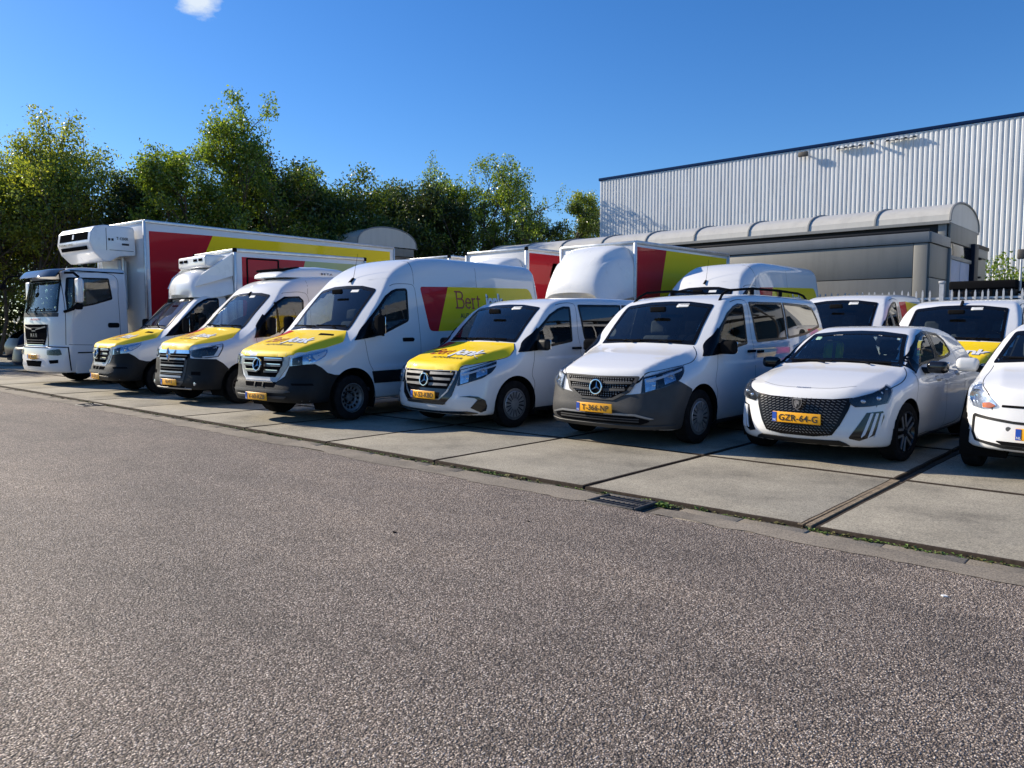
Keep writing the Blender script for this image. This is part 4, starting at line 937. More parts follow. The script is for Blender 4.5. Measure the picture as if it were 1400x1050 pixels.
        HL = [(36.5, .79, .02), (45, .835), (69, .948, .02), (65.5, .87), (60.5, .80, .03), (53, .725), (34, .615, .03)]
        seam(b, 'wrap', smooth_line([(36, .835), (48, .885), (69, .965)]), root, w=.010)
    def lamp(sd):
        p = [(sd*q[0],)+tuple(q[1:]) for q in HL]; l = lay_patch(b, 'wrap', p, MAT['lampdark'], 'headlight', root, off=.005)
        dz = 0 if style == 'grey' else -.022
        lay_patch(b, 'wrap', [(sd*u, v+dz) for u, v in [(36.5, .815), (44, .85), (43, .70), (37, .665)]], MAT['lampin'], 'lamp_reflector', l, off=.008, r=.01)
        lay_patch(b, 'wrap', [(sd*u, v+dz) for u, v in [(49, .865), (58, .90), (57, .80), (49, .755)]], MAT['lampin'], 'lamp_reflector', l, off=.008, r=.02)
        for u, v, r_ in ((42, .745 if style == 'grey' else .725, .052), (54, .825 if style == 'grey' else .81, .042)):
            q = b.lay('wrap', [(sd*u, v)])[0]; n = b.normal(b.lay('wrap', [(sd*u, v)]))[0]; ang = math.atan2(n[1], -n[0])
            MB().lathe([(r_, .03), (r_*1.02, -.010), (r_*.80, .012), (r_*.45, .016), (r_*.42, -.006), (0, -.014)], n=22, axis='x').build('lamp_projector', MAT['lampin'], l, loc=(q[1], q[0], q[2]), rot=(0, 0, ang*.8), fix=False)
        lay_patch(b, 'wrap', [(sd*u, v+(0 if style == 'grey' else -.022)) for u, v in [(37, .80), (52, .865), (67, .925), (66, .905), (52, .845), (38, .775)]], MAT['drl'], 'light_guide', l, off=.010)
        lay_patch(b, 'wrap', p, MAT['lens'], 'lamp_lens', l, off=.028, thick=.026)
    both(lamp)
    ws = Z([(0, 1.222), (.40, 1.214), (.700, 1.198, .012), (.662, 1.715, .05), (.3, 1.762), (0, 1.77)]); ws = ws+[(-p[0],)+tuple(p[1:]) for p in ws[-2:0:-1]]
    windscreen(root, b, ws, MAT['glass'], ring=.045)
    zz = zs
    lay_patch(b, 'front', rect(.16, .32, 1.695*zz, 1.732*zz), MAT['paper'], 'screen_sticker', root, off=.006)
    wiper(root, b, [((-.15, 1.215*zz), (-.66, 1.24*zz), (-.06, 1.235*zz)), ((.35, 1.215*zz), (-.12, 1.24*zz), (.52, 1.235*zz))])
    MB().rbox((1.42, .0, 1.66*zz), (.04, .24, .075), .02, 2).build('interior_mirror', MAT['matt'], root)
    mirror(root, 1.36, 1.05, 1.17*zz, (.12, .23, .165), MAT['matt'] if style == 'grey' else MAT['plastic'])
    def f(sd):
        windscreen(root, b, dw, MAT['glass'], ring=.035, name='door_window', mode='side', side=sd, r=.02, res=.05)
        lay_patch(b, 'side', Z([(1.00, 1.065), (1.26, 1.28), (1.42, 1.41), (1.40, 1.09)]), MAT['frit'], 'mirror_triangle', root, off=.015, side=sd, res=.03)
        if glazed:
            windscreen(root, b, Z(RW_VITO), MAT['glass_dark'], ring=.035, name='side_window', mode='side', side=sd, r=.03)
            windscreen(root, b, Z(RW2_VITO), MAT['glass_dark'], ring=.035, name='side_window', mode='side', side=sd, r=.03)
        seam(b, 'side', smooth_line(Z([(1.28, 1.09), (1.255, .95), (1.21, .75), (1.265, .62), (1.25, .45), (1.25, .24)])), root, side=sd)
        seam(b, 'side', smooth_line(Z([(1.93, 1.755), (2.10, 1.785), (2.30, 1.79), (2.37, 1.72), (2.33, 1.3), (2.36, .9), (2.34, .24)]), 6), root, side=sd)
        seam(b, 'side', Z([(3.58, 1.22), (3.56, .8), (3.50, .30)]), root, side=sd)
        lay_patch(b, 'side', Z(rect(2.14, 2.34, 1.085, 1.12)), MAT['matt'], 'door_handle', root, off=.035, side=sd, r=.012, thick=.035)
        lay_patch(b, 'side', Z(rect(2.44, 2.60, 1.075, 1.11)), MAT['matt'], 'door_handle', root, off=.035, side=sd, r=.012, thick=.035)
        lay_patch(b, 'side', [(1.30, .215), (3.90, .235), (3.90, .275), (1.30, .262)], MAT['plastic'], 'sill_trim', root, off=.016, side=sd, r=.01)
        seam(b, 'side', smooth_line(Z([(1.35, 1.0), (2.2, 1.02), (3.6, 1.06), (4.9, 1.12)])), root, side=sd, w=.004, mat=MAT['white'], off=.003)
        if decor:
            lay_patch(b, 'side', Z([(2.44, 1.74, .03), (2.90, 1.76, 0), (2.74, .95, 0), (2.54, .95, .05)]), MAT['red'], 'red_decal', root, off=.003, side=sd, res=.08)
            lay_patch(b, 'side', Z([(2.90, 1.76, 0), (L-.35, 1.72, .2), (L-.3, 1.2), (L-.5, .95, .1), (2.74, .95, 0)]), MAT['yellow'], 'yellow_decal', root, off=.003, side=sd, res=.08)
    both(f)
    if decor: logo_side(root, b, 3.0, 1.32*zz, .62, low=False)
    wheels(root, cap, (.895, rearx), .925, .335, .21, .215, steer=-2)
    cabin(root, b, 1.10, 1.22*zz, .86, 1.80, .58, 2.62 if not glazed else None, 1.72*zz if not glazed else None, floor=.32, zb=1.2) if not glazed else cabin_open(root, b, 1.10, 1.22*zz, .86, 1.80, .58)
    if rails:
        both(lambda sd: MB().tube([tuple(b.lay('top', [(1.86, sd*.66)])[0]+[0, 0, -.01])]+[tuple(b.lay('top', [(x, sd*.64)])[0]+np.array([0, 0, h_])) for x, h_ in ((1.98, .045), (2.15, .075), (2.9, .085), (3.8, .085), (4.6, .075), (4.82, .05))]+[tuple(b.lay('top', [(4.95, sd*.64)])[0]+[0, 0, -.01])], .018, 8).build('roof_rail', MAT['matt'], root, angle=60))
        for x in (2.9, 3.9): both(lambda sd: MB().rbox(tuple(b.lay('top', [(x, sd*.64)])[0]+np.array([0, 0, .04])), (.10, .03, .09), .012, 1).build('rail_foot', MAT['matt'], root))
    if style != 'grey' or not rails: pass
    both(lambda sd: MB().rbox((L-.06, sd*.80, 1.15), (.08, .12, .5), .03, 2).build('tail_lamp', MAT['red'], root))
    return b
def cabin_open(root, b, xd, zd, wd, xs, zs, rear=((-.45, .45), 2.95)):
    MB().rbox((xd+.36, 0, zd-.19), (.40, wd*2-.30, .26), .07, 2).rbox((xd+.38, .38, zd-.05), (.20, .32, .08), .035, 2).build('dashboard', MAT['trim'], root, angle=60)
    MB().box((xd+1.6, 0, .34), (3.4, wd*2-.1, .05)).build('cabin_floor', MAT['trim'], root)
    for y in (-.42, .42): seat(root, xs, y, zs)
    for y in (-.5, 0, .5): seat(root, rear[1], y, zs)
    c = (xd+.62, .38, zd-.03); pts = [(c[0]+.19*math.sin(2*math.pi*k/24)*.45, c[1]+.19*math.cos(2*math.pi*k/24), c[2]+.19*math.sin(2*math.pi*k/24)*.88) for k in range(25)]
    MB().tube(pts, .014, 6, caps=False).tube([(c[0], c[1]-.18, c[2]), (c[0], c[1]+.18, c[2])], .012, 5).tube([(c[0], c[1], c[2]), (xd+.42, c[1], c[2]-.12)], .03, 6).build('steering_wheel', MAT['matt'], root, angle=60)

def scale_body(src, sx=1, sz=1, **kw):
    b0 = BODY[src]; import copy; b = copy.copy(b0); T, W_, F_, R_ = b0.T, b0.W, b0.F, b0.R
    b.T = lambda x: T(x)*sz; b.dT = lambda x: b0.dT(x)*sz; b.W = lambda z: W_(z/sz); b.F = lambda z: F_(z/sz); b.R = lambda z: R_(z/sz); b.H = b0.H*sz
    for k, v in kw.items(): setattr(b, k, v)
    return b
def hatch(root, plate, paint_='white', detailed=True):
    dwn = [(1.17, .935, .02), (1.17, 1.0), (1.50, 1.195), (1.80, 1.325), (2.02, 1.372), (2.155, 1.375, .02), (2.105, 1.12), (2.03, 1.03, .03), (1.45, 1.0)]
    rwn = [(2.20, 1.372, .02), (2.52, 1.345), (2.70, 1.26, .05), (2.80, 1.10, .05), (2.60, 1.06), (2.13, 1.03, .03)]
    opens = [('front', [(-.58, 1.045), (.58, 1.045), (.49, 1.31), (0, 1.345), (-.49, 1.31)]), ('side', inset(rounded(dwn, .01), .015)), ('side', inset(rounded(rwn, .01), .015)), ('rear', [(-.48, 1.02), (.48, 1.02), (.42, 1.28), (-.42, 1.28)])]
    ar = ((.82, .315, .362), (3.36, .315, .362))
    b, o = skin(root, 'hatch', MAT[paint_], opens, ar, res=.032)
    WM = MAT[paint_]
    if detailed:
        g = lay_patch(b, 'wrap', [(-31, .705), (-20, .683), (0, .675), (20, .683), (31, .705), (28.5, .58), (24, .42), (20, .315, .03), (10, .288), (-10, .288), (-20, .315, .03), (-24, .42), (-28.5, .58)], MAT['frit'], 'grille', root, off=.005, r=.01, res=.04)
        V, F = [], []
        for k in range(13):    # fanning rows of short dashes
            z = .652-k*.0275; hw = np.interp(z, [.29, .42, .70], [18, 22.5, 29]); nn = 19
            for q in range(nn):
                u = (-1+2*(q+.5)/nn)*hw; s_ = .35*hw/nn*1.9; sl_ = .006*np.sign(u)*(-1)+.0; tz = (u/hw)**2*.012
                n0 = len(V); V += [(u-s_, z+tz-sl_), (u+s_, z+tz+sl_), (u+s_, z+tz+sl_+.006), (u-s_, z+tz-sl_+.006)]; F.append((n0, n0+1, n0+2, n0+3))
        m = lay_faces(b, 'wrap', V, F, MAT['meshgrey'], 'grille_dashes', g, off=.012); 
        V2, F2 = [], []
        for q in range(20):
            u = (-1+2*q/19); n0 = len(V2)
            V2 += [(u*28.5-.12, .68), (u*28.5+.12, .68), (u*17.5+.12, .30), (u*17.5-.12, .30)]; F2.append((n0, n0+1, n0+2, n0+3))
        lay_faces(b, 'wrap', V2, F2, MAT['matt'], 'grille_ribs', g, off=.015)
        sh = [(-.050, .050), (.050, .050), (.052, .0), (.035, -.040), (0, -.068), (-.035, -.040), (-.052, .0)]
        e = MB().prism(sh, -.012, .010, 'x').build('shield_badge', MAT['chrome'], root, loc=(0, -.012, .625)); ins = [(y*.86, z*.86-.001) for y, z in sh]
        MB().prism(ins, -.0135, -.012, 'x').build('badge_field', MAT['ink'], e, loc=(0, -.001, 0))
        head = [(-.030, .020), (-.012, .034), (.012, .032), (.030, .014), (.024, .004), (.030, -.010), (.016, -.014), (.010, -.004), (.0, -.012), (.004, -.030), (-.010, -.046), (-.022, -.024), (-.028, 0)]
        MB().prism(head, -.0155, -.0137, 'x').build('badge_lion_head', MAT['chrome'], e, loc=(0, -.0015, 0))
        T = text2d('PEUGEOT', .03, 1.25); k = .15/T[2][0]; lay_text(b, 'top', T, (.135, -.075), (0, k), (k, 0), MAT['chrome'], 'bonnet_lettering', root, off=.004)
        number_plate(root, plate, -.03, .470)
        def f1(sd):
            p = [(sd*u, v, r) for u, v, r in [(28.5, .690, .01), (42, .750, .05), (54.5, .822, .01), (55.5, .775, .02), (50.5, .648, .02), (40, .618, .05), (32, .610, .02), (29.5, .64, .01)]]
            l = lay_patch(b, 'wrap', p, MAT['lampdark'], 'headlight', root, off=.005)
            for u, v in ((36, .668), (45, .697)): 
                q = b.lay('wrap', [(sd*u, v)])[0]; MB().rbox((q[0]+.012, q[1], q[2]), (.05, .060, .045), .018, 2).build('lamp_projector', MAT['lampin'], l, angle=60)
            lay_patch(b, 'wrap', [(sd*u, v) for u, v in [(50.5, .775), (53, .785), (50, .672), (47.5, .672)]], MAT['plastic_grey'], 'lamp_divider', l, off=.010)
            lay_patch(b, 'wrap', p, MAT['lens'], 'lamp_lens', l, off=.024, thick=.022)
            k = lay_patch(b, 'wrap', [(sd*u, v) for u, v in [(28.4, .292), (38.2, .555), (47.8, .572), (48.8, .52), (44.2, .340), (34.5, .270)]], MAT['black'], 'side_intake', root, off=.005, r=.015)
            for q in range(3):
                u = 40.2+q*3.1; lay_patch(b, 'wrap', [(sd*(u), .548), (sd*(u+1.6), .553), (sd*(u-3.2+q*.6), .335), (sd*(u-5.4+q*.6), .300)], MAT['drl'], 'claw_light', k, off=.014, r=.008, thick=.010)
            pass
        both(f1)
        lay_patch(b, 'wrap', [(-24, .262), (0, .252), (24, .262), (28, .235), (30, .212), (0, .208), (-30, .212), (-28, .235)], MAT['plastic'], 'splitter', root, off=.010, res=.05)
        seam(b, 'top', smooth_line([(.150, 0), (.155, .2), (.19, .36), (.27, .50)], 5), root, w=.004); seam(b, 'top', smooth_line([(.150, 0), (.155, -.2), (.19, -.36), (.27, -.50)], 5), root, w=.004)
        both(lambda sd: seam(b, 'top', smooth_line([(.27, .70*sd), (.45, .765*sd), (.75, .79*sd), (1.0, .76*sd), (1.14, .69*sd)], 5), root, w=.007))
    ws = [(0, 1.022), (.35, 1.012), (.668, .985, .012), (.54, 1.335, .04), (.25, 1.37), (0, 1.378)]; ws = ws+[(-p[0],)+tuple(p[1:]) for p in ws[-2:0:-1]]
    windscreen(root, b, ws, MAT['glass'], ring=.04, res=.06)
    if detailed: 
        lay_patch(b, 'front', rect(-.47, -.41, 1.27, 1.30), MAT['green'], 'screen_sticker', root, off=.006)
        wiper(root, b, [((-.15, 1.0), (-.60, 1.02), (-.08, 1.015)), ((.35, .995), (-.10, 1.02), (.55, 1.01))])
    # rear window
    rp = rounded([(-.52, 1.0), (.52, 1.0), (.46, 1.31), (-.46, 1.31)], .04); P = np.array([[(3.9, y, z) for y, z in rp]])[0]
    Vv, Ff = fill(rp, .1); oo = np.zeros((len(Vv), 3)); oo[:, 0] = 6; oo[:, 1] = Vv[:, 0]; oo[:, 2] = Vv[:, 1]; pp, ok = b.cast(oo, np.repeat([[-1., 0, 0]], len(Vv), 0)); nn_ = b.normal(pp)
    link('rear_window', mesh('rear_window', pp+nn_*.004, [tuple(f) for f in Ff[:, ::-1]], MAT['glass'], swap=True, normals=nn_), root)
    def f(sd):
        windscreen(root, b, dwn, MAT['glass'], ring=.028, name='door_window', mode='side', side=sd, r=.01, res=.06)
        windscreen(root, b, rwn, MAT['glass'], ring=.028, name='door_window', mode='side', side=sd, r=.01, res=.06)
        lay_patch(b, 'side', [(2.10, 1.375), (2.235, 1.375), (2.17, 1.02), (2.02, 1.02)], MAT['black'], 'door_pillar', root, off=.005, side=sd)
        lay_patch(b, 'side', [(1.14, .915), (1.30, 1.06), (1.34, 1.08), (1.33, .975)], MAT['frit'], 'mirror_triangle', root, off=.015, side=sd, res=.03)
        seam(b, 'side', smooth_line([(1.13, .94), (1.06, .80), (1.02, .62), (1.06, .42), (1.12, .27), (1.5, .25), (2.13, .26), (2.16, .6), (2.12, .9), (2.14, 1.02)], 5), root, side=sd, w=.006)
        seam(b, 'side', smooth_line([(2.18, .26), (2.85, .30), (3.0, .55), (2.98, .75), (3.0, .95), (2.90, 1.12)], 5), root, side=sd, w=.006)
        for x, z in ((1.87, .84), (2.72, .87)):
            lay_patch(b, 'side', rect(x-.10, x+.10, z-.016, z+.016), WM, 'door_handle', root, off=.032, side=sd, r=.012, thick=.03); lay_patch(b, 'side', rect(x-.11, x+.05, z-.035, z+.03), MAT['seam'] if paint_ != 'white' else MAT['louver'], 'handle_recess', root, off=.0012, side=sd, r=.03)
        lay_patch(b, 'side', [(1.20, .20), (2.98, .22), (2.98, .245), (1.20, .235)], MAT['plastic'], 'sill_trim', root, off=.008, side=sd)
        lay_patch(b, 'side', [(3.46, .97), (3.66, .95), (3.80, .84), (3.52, .86)], MAT['red'], 'tail_lamp', root, off=.004, side=sd, r=.02)
    both(f)
    mirror(root, 1.42, .955, .985, (.13, .22, .135), MAT['black'] if detailed else WM)
    wheels(root, 'alloy', (.82, 3.36), .845, .315, .20, .215, steer=-6 if detailed else 0)
    cabin_open(root, b, 1.05, 1.0, .76, 1.72, .32, rear=((-.3, .3), 2.50))
    if detailed:
        MB().rbox((1.80, -.33, 1.13), (.12, .24, .26), .06, 2, ry=R(12)).build('high_visibility_vest', MAT['hivis'], root, angle=60)
        MB().box((1.735, -.30, 1.13), (.02, .035, .22), ry=R(12)).build('vest_stripe', MAT['ink'], root)
        MB().box((1.30, .05, 1.005), (.10, .30, .004)).build('paper_sheet', MAT['paper'], root)
    antenna(root, b, 3.1, L=.12, lean=.5) if detailed else None
    return b
def mini(root):
    dwn = [(.98, .94, .02), (1.25, 1.14), (1.55, 1.31), (1.75, 1.37), (2.30, 1.39, .03), (2.32, 1.02, .03), (1.2, .95)]
    opens = [('front', [(-.58, 1.10), (.58, 1.10), (.50, 1.35), (0, 1.39), (-.50, 1.35)]), ('side', inset(rounded(dwn, .01), .015))]
    b, o = skin(root, 'mini', MAT['white'], opens, ((.62, .30, .345), (3.02, .30, .345)), res=.032)
    ws = [(0, 1.082), (.35, 1.072), (.655, 1.05, .012), (.55, 1.375, .04), (.25, 1.41), (0, 1.42)]; ws = ws+[(-p[0],)+tuple(p[1:]) for p in ws[-2:0:-1]]
    windscreen(root, b, ws, MAT['glass'], ring=.04, res=.06)
    wiper(root, b, [((-.15, 1.07), (-.58, 1.10), (-.08, 1.09)), ((.35, 1.07), (-.10, 1.09), (.55, 1.08))])
    # one black line frames the lower face
    lay_patch(b, 'wrap', [(-48, .565, .03), (-46, .585), (-20, .545), (0, .535), (20, .545), (46, .585), (48, .565, .03), (47, .40), (43, .325, .03), (24, .285), (0, .282), (-24, .285), (-43, .325, .03), (-47, .40)], MAT['plastic'], 'face_frame', root, off=.006,
              hole=rounded([(-45.5, .555), (-20, .522), (0, .512), (20, .522), (45.5, .555), (44.8, .41), (41.5, .345), (24, .318), (0, .315), (-24, .318), (-41.5, .345), (-44.8, .41)], .02), res=.04)
    lay_patch(b, 'wrap', [(-30, .352), (30, .352), (22, .300), (-22, .300)], MAT['grille_dark'], 'lower_intake', root, off=.005, r=.02)
    lay_patch(b, 'wrap', [(-28, .690), (28, .690), (28, .668), (-28, .668)], MAT['grille_dark'], 'upper_slot', root, off=.005, r=.004)
    MB().lathe([(.055, 0), (.050, .012), (0, .012)], n=28, axis='x').build('round_emblem', MAT['chrome'], root, loc=(0, .02, .68), rot=(0, 0, math.pi))
    number_plate(root, 'KX-391-T', -.03, .435)
    both(lambda sd: MB().lathe([(.022, -.001), (.0, -.002)], n=16, axis='x').build('tow_cover', MAT['louver'], root, loc=(sd*.33, float(b.lay('front', [(sd*.33, .47)])[0][0])-.002, .47)))
    def f1(sd):
        p = [(sd*u, v, r) for u, v, r in [(30, .672, .02), (38, .77, .05), (52, .865, .05), (57, .84, .03), (56, .73, .05), (50, .655, .05), (40, .635, .05)]]
        l = lay_patch(b, 'wrap', p, MAT['lampin'], 'headlight', root, off=.004)
        q = b.lay('wrap', [(sd*48, .75)])[0]; MB().lathe([(.07, .04), (.072, -.008), (.055, .014), (.02, .03), (.018, -.004), (0, -.006)], n=24, axis='x').build('lamp_projector', MAT['chrome'], l, loc=(q[1], q[0], q[2]), rot=(0, 0, sd*.4), fix=False)
        lay_patch(b, 'wrap', [(sd*u, v) for u, v in [(31, .675), (36, .705), (41, .69), (40, .65), (35, .65)]], MAT['amber'], 'indicator', l, off=.009, r=.015)
        lay_patch(b, 'wrap', p, MAT['lens'], 'lamp_lens', l, off=.026, thick=.024)
        seam(b, 'top', smooth_line([(.12, .48*sd), (.30, .60*sd), (.6, .65*sd), (.92, .64*sd)], 5), root, w=.006)
        windscreen(root, b, dwn, MAT['glass'], ring=.028, name='door_window', mode='side', side=sd, r=.01, res=.06)
        seam(b, 'side', smooth_line([(.95, .93), (.93, .6), (1.0, .27), (2.3, .27), (2.36, .9), (2.36, 1.40), (1.75, 1.41), (1.25, 1.18), (.97, .96)], 5), root, side=sd, w=.006)
    both(f1)
    mirror(root, 1.12, .925, 1.02, (.13, .22, .15), MAT['white'])
    wheels(root, 'steel_dark', (.62, 3.02), .80, .295, .17, .19)
    cabin_open(root, b, .95, 1.03, .70, 1.55, .34, rear=((-.3, .3), 2.3))
    return b
def master_van(root, plate):
    dwn = [(1.13, 1.225, .02), (1.22, 1.43, .02), (1.45, 1.67), (1.72, 1.91), (1.90, 2.01), (2.24, 2.03), (2.34, 1.95, .06), (2.31, 1.65), (2.02, 1.545), (1.72, 1.335), (1.45, 1.235)]
    opens = [('front', WS_HOLE_SPR), ('side', inset(rounded(dwn, .01), .02))]
    b, o = skin(root, 'master', MAT['white'], opens, ((.87, .35, .43), (4.52, .35, .43)), cut=.06)
    arch = arch_pts(.87, .35, .43, 1.0, b.cowl, 46, -8, 8)
    half = [(0, .99), (31, .985), (32, .86), (36, .855), (58, .845), (64, .77), (70.6, .64)]+arch[1:]+[(64, .298), (30, .298), (0, .298)]; full = half+[(-u, v) for u, v in half[-2:0:-1]]
    lay_patch(b, 'wrap', full, MAT['plastic'], 'bumper', root, off=.006, res=.06)
    lay_patch(b, 'wrap', [(-29, .83), (29, .83), (26, .56), (24, .42), (18, .34), (-18, .34), (-24, .42), (-26, .56)], MAT['plastic_grey'], 'bumper_centre', root, off=.012, r=.03, res=.05)
    g = lay_patch(b, 'wrap', [(-30.5, .96), (30.5, .96), (29, .86), (24.5, .82), (22.5, .57), (21, .50), (-21, .50), (-22.5, .57), (-24.5, .82), (-29, .86)], MAT['grille_dark'], 'grille', root, off=.017, r=.01, res=.05)
    lay_patch(b, 'wrap', [(-31, 1.0), (31, 1.0), (32, .935), (-32, .935)], MAT['chrome'], 'chrome_strip', g, off=.030, r=.01, thick=.02)
    for z, hw, h_ in ((.895, 29, .012), (.835, 26, .032), (.715, 24, .030), (.60, 22.5, .030), (.515, 21, .035), (.775, 24.5, .010), (.66, 23, .010), (.56, 22, .010)): lay_patch(b, 'wrap', rect(-hw, hw, z-h_/2, z+h_/2), MAT['silver'] if h_ > .02 else MAT['plastic_grey'], 'grille_louvre', g, off=.032, r=.008, thick=.02)
    dm = [(0, .13), (.062, 0), (0, -.13), (-.062, 0)]; m = MB()
    for k in range(4):
        a, c = dm[k], dm[(k+1) % 4]; ai, ci = (a[0]*.45, a[1]*.52), (c[0]*.45, c[1]*.52); mid = lambda p, q: ((p[0]+q[0])/2, (p[1]+q[1])/2)
        m.add([(0, *a), (0, *c), (-.026, *mid(c, ci)), (-.026, *mid(a, ai)), (0, *ci), (0, *ai)], [(0, 1, 2, 3), (3, 2, 4, 5)])
    m.build('diamond_emblem', MAT['chrome'], root, loc=(0, -.01, .92), angle=20)
    number_plate(root, plate, -.03, .415)
    lay_patch(b, 'wrap', [(-26, .345), (26, .345), (23, .305), (-23, .305)], MAT['grille_dark'], 'lower_intake', root, off=.014, r=.01)
    lay_patch(b, 'wrap', [(-34, .318), (34, .318), (34, .300), (-34, .300)], MAT['silver'], 'bumper_lip', root, off=.016, r=.006)
    def f1(sd):
        p = [(sd*q[0],)+tuple(q[1:]) for q in [(33.5, .995, .02), (45, 1.035), (65.8, 1.11, .02), (64.5, 1.03), (60, .885, .03), (50, .862), (38, .868, .02), (33.5, .90, .02)]]
        l = lay_patch(b, 'wrap', p, MAT['lampdark'], 'headlight', root, off=.005)
        c_ = [(57, 1.072), (64.6, 1.098), (63.4, 1.03), (59.3, .897), (46, .872), (46, .89), (56, .905), (59, .99), (61, 1.065)]
        lay_patch(b, 'wrap', [(sd*u, v) for u, v in c_], MAT['drl'], 'light_guide', l, off=.010, r=.01)
        q = b.lay('wrap', [(sd*48.5, .955)])[0]; MB().lathe([(.052, .03), (.052, -.008), (.04, .012), (0, .0)], n=24, axis='x').build('lamp_projector', MAT['lampin'], l, loc=(q[1], q[0], q[2]), rot=(0, 0, sd*.4), fix=False)
        lay_patch(b, 'wrap', p, MAT['lens'], 'lamp_lens', l, off=.026, thick=.024)
        lay_patch(b, 'wrap', [(sd*u, v) for u, v in [(34, .62), (44, .62), (44, .55), (34, .56)]], MAT['grille_dark'], 'bumper_slot', root, off=.008, r=.01)
        q = b.lay('wrap', [(sd*38, .40)])[0]; MB().lathe([(.035, .01), (.034, -.008), (0, -.012)], n=16, axis='x').build('fog_lamp', MAT['lampin'], root, loc=(q[1], q[0], q[2]), fix=False)
        windscreen(root, b, dwn, MAT['glass'], ring=.035, name='door_window', mode='side', side=sd, r=.01)
        lay_patch(b, 'side', [(1.66, 1.88), (1.70, 1.91), (1.72, 1.32), (1.68, 1.30)], MAT['frit'], 'window_divider', root, off=.006, side=sd)
        lay_patch(b, 'side', [(1.12, 1.215), (1.22, 1.43), (1.42, 1.66), (1.44, 1.24)], MAT['frit'], 'mirror_triangle', root, off=.015, side=sd, res=.03)
        seam(b, 'side', smooth_line([(1.16, 1.23), (1.19, 1.0), (1.26, .72)]), root, side=sd)
        seam(b, 'side', smooth_line([(1.88, 2.07), (1.95, 2.09), (2.30, 2.11), (2.46, 2.0), (2.47, 1.4), (2.46, .32)], 6), root, side=sd)
        lay_patch(b, 'side', rect(2.08, 2.30, 1.20, 1.24), MAT['matt'], 'door_handle', root, off=.035, side=sd, r=.012, thick=.035)
        lay_patch(b, 'side', [(1.35, .50), (3.95, .50), (3.95, .66), (1.35, .66)], MAT['plastic'], 'side_strip', root, off=.008, side=sd, r=.01)
        seam(b, 'side', smooth_line([(2.46, 2.08), (2.5, 2.35)]), root, side=sd); seam(b, 'side', [(3.95, 2.3), (3.95, .4)], root, side=sd)
    both(f1)
    hood = [(.088, 0), (.094, .30), (.118, .45), (.20, .60), (.40, .72), (.62, .80), (.80, .795), (.97, .71), (1.065, .665), (1.06, .5), (1.035, .3), (1.02, 0)]; hood = hood+[(x, -y) for x, y in hood[-2:0:-1]]
    lay_patch(b, 'top', hood, MAT['yellow'], 'bonnet', root, off=.009, res=.028)
    lay_patch(b, 'top', [(1.02, -.42), (.36, -.695), (.62, -.80), (.80, -.795), (.97, -.71), (1.065, -.665)], MAT['red'], 'red_film', root, off=.012, res=.04)
    logo_hood(root, b, .46, -.40, .76, off=.014)
    ws = [(0, 1.415), (.35, 1.40), (.668, 1.36, .012), (.64, 2.045, .07), (.35, 2.09), (0, 2.10)]; ws = ws+[(-p[0],)+tuple(p[1:]) for p in ws[-2:0:-1]]
    windscreen(root, b, ws, MAT['glass'])
    lay_patch(b, 'front', rect(.10, .24, 2.00, 2.04), MAT['paper'], 'screen_sticker', root, off=.006)
    wiper(root, b, [((-.10, 1.41), (-.62, 1.46), (-.05, 1.44)), ((.45, 1.40), (-.02, 1.45), (.60, 1.43))])
    MB().box((1.20, .30, 1.385), (.12, .34, .003)).build('paper_sheet', MAT['paper'], root)
    mirror(root, 1.40, 1.15, 1.44, (.13, .18, .34), MAT['matt'])
    wheels(root, 'steel_dark', (.87, 4.52), .985, .335, .225, .215)
    cabin(root, b, 1.15, 1.42, .92, 1.95, .80, 2.62, 2.3, zb=1.4)
    # roof cooling unit
    rings = []
    for x, w, h_ in ((2.12, .34, .03), (2.16, .46, .10), (2.3, .56, .17), (2.6, .62, .235), (3.1, .64, .265), (3.6, .62, .25), (3.95, .56, .19), (4.12, .44, .06)):
        z0 = 2.42; rings.append([(x, -w*math.copysign(abs(math.cos(math.pi*j/12))**.5, math.cos(math.pi*j/12)), z0+h_*abs(math.sin(math.pi*j/12))**.55) for j in range(13)])
    u = loft('roof_cooling_unit', rings, MAT['gfrp'], root, angle=50)
    MB().rbox((2.40, 0, 2.60), (.42, .90, .05), .02, 2, ry=R(-8)).build('cooling_slot', MAT['grille_dark'], u)
    T = text2d('BETA', .02, 1.3); plane_text(T, (3.0, .648, 2.50), (.11, 0, 0), (0, 0, .055), MAT['ink'], 'unit_lettering', u)
    both(lambda sd: MB().tube([(1.75, sd*.25, 2.17), (1.80, sd*.25, 2.22)], .02, 6).build('roof_knob', MAT['matt'], root)) if False else None
    q = b.lay('top', [(1.72, 0)])[0]; MB().prism([(q[0]-.05, q[2]-.01), (q[0]+.06, q[2]+.02), (q[0]+.04, q[2]+.06)], -.02, .02, 'y').build('roof_antenna', MAT['matt'], root)
    return b
BODY['lorry'] = Body(
    top=[(-.1, 2.62), (.20, 2.74), (.45, 2.83), (.9, 2.88), (1.95, 2.89)], wz=[(.2, 1.10), (.6, 1.15), (1.2, 1.155), (2.0, 1.145), (2.6, 1.11), (3.0, 1.05)],
    front=[(.2, .14), (.32, .05), (.5, .0), (.90, .02), (.98, .06), (1.5, .07), (1.72, .09), (2.2, .18), (2.6, .28), (2.9, .36)], rear=[(.2, 1.86), (3, 1.84)],
    bottom=.32, sweep=0, crown=.03, fa=.10, fb=.22, fn=8, roof_r=.14, hood_r=.12, cowl=.95, wref=1.15, L=1.86, H=2.9, taper=.0, rr=.05)
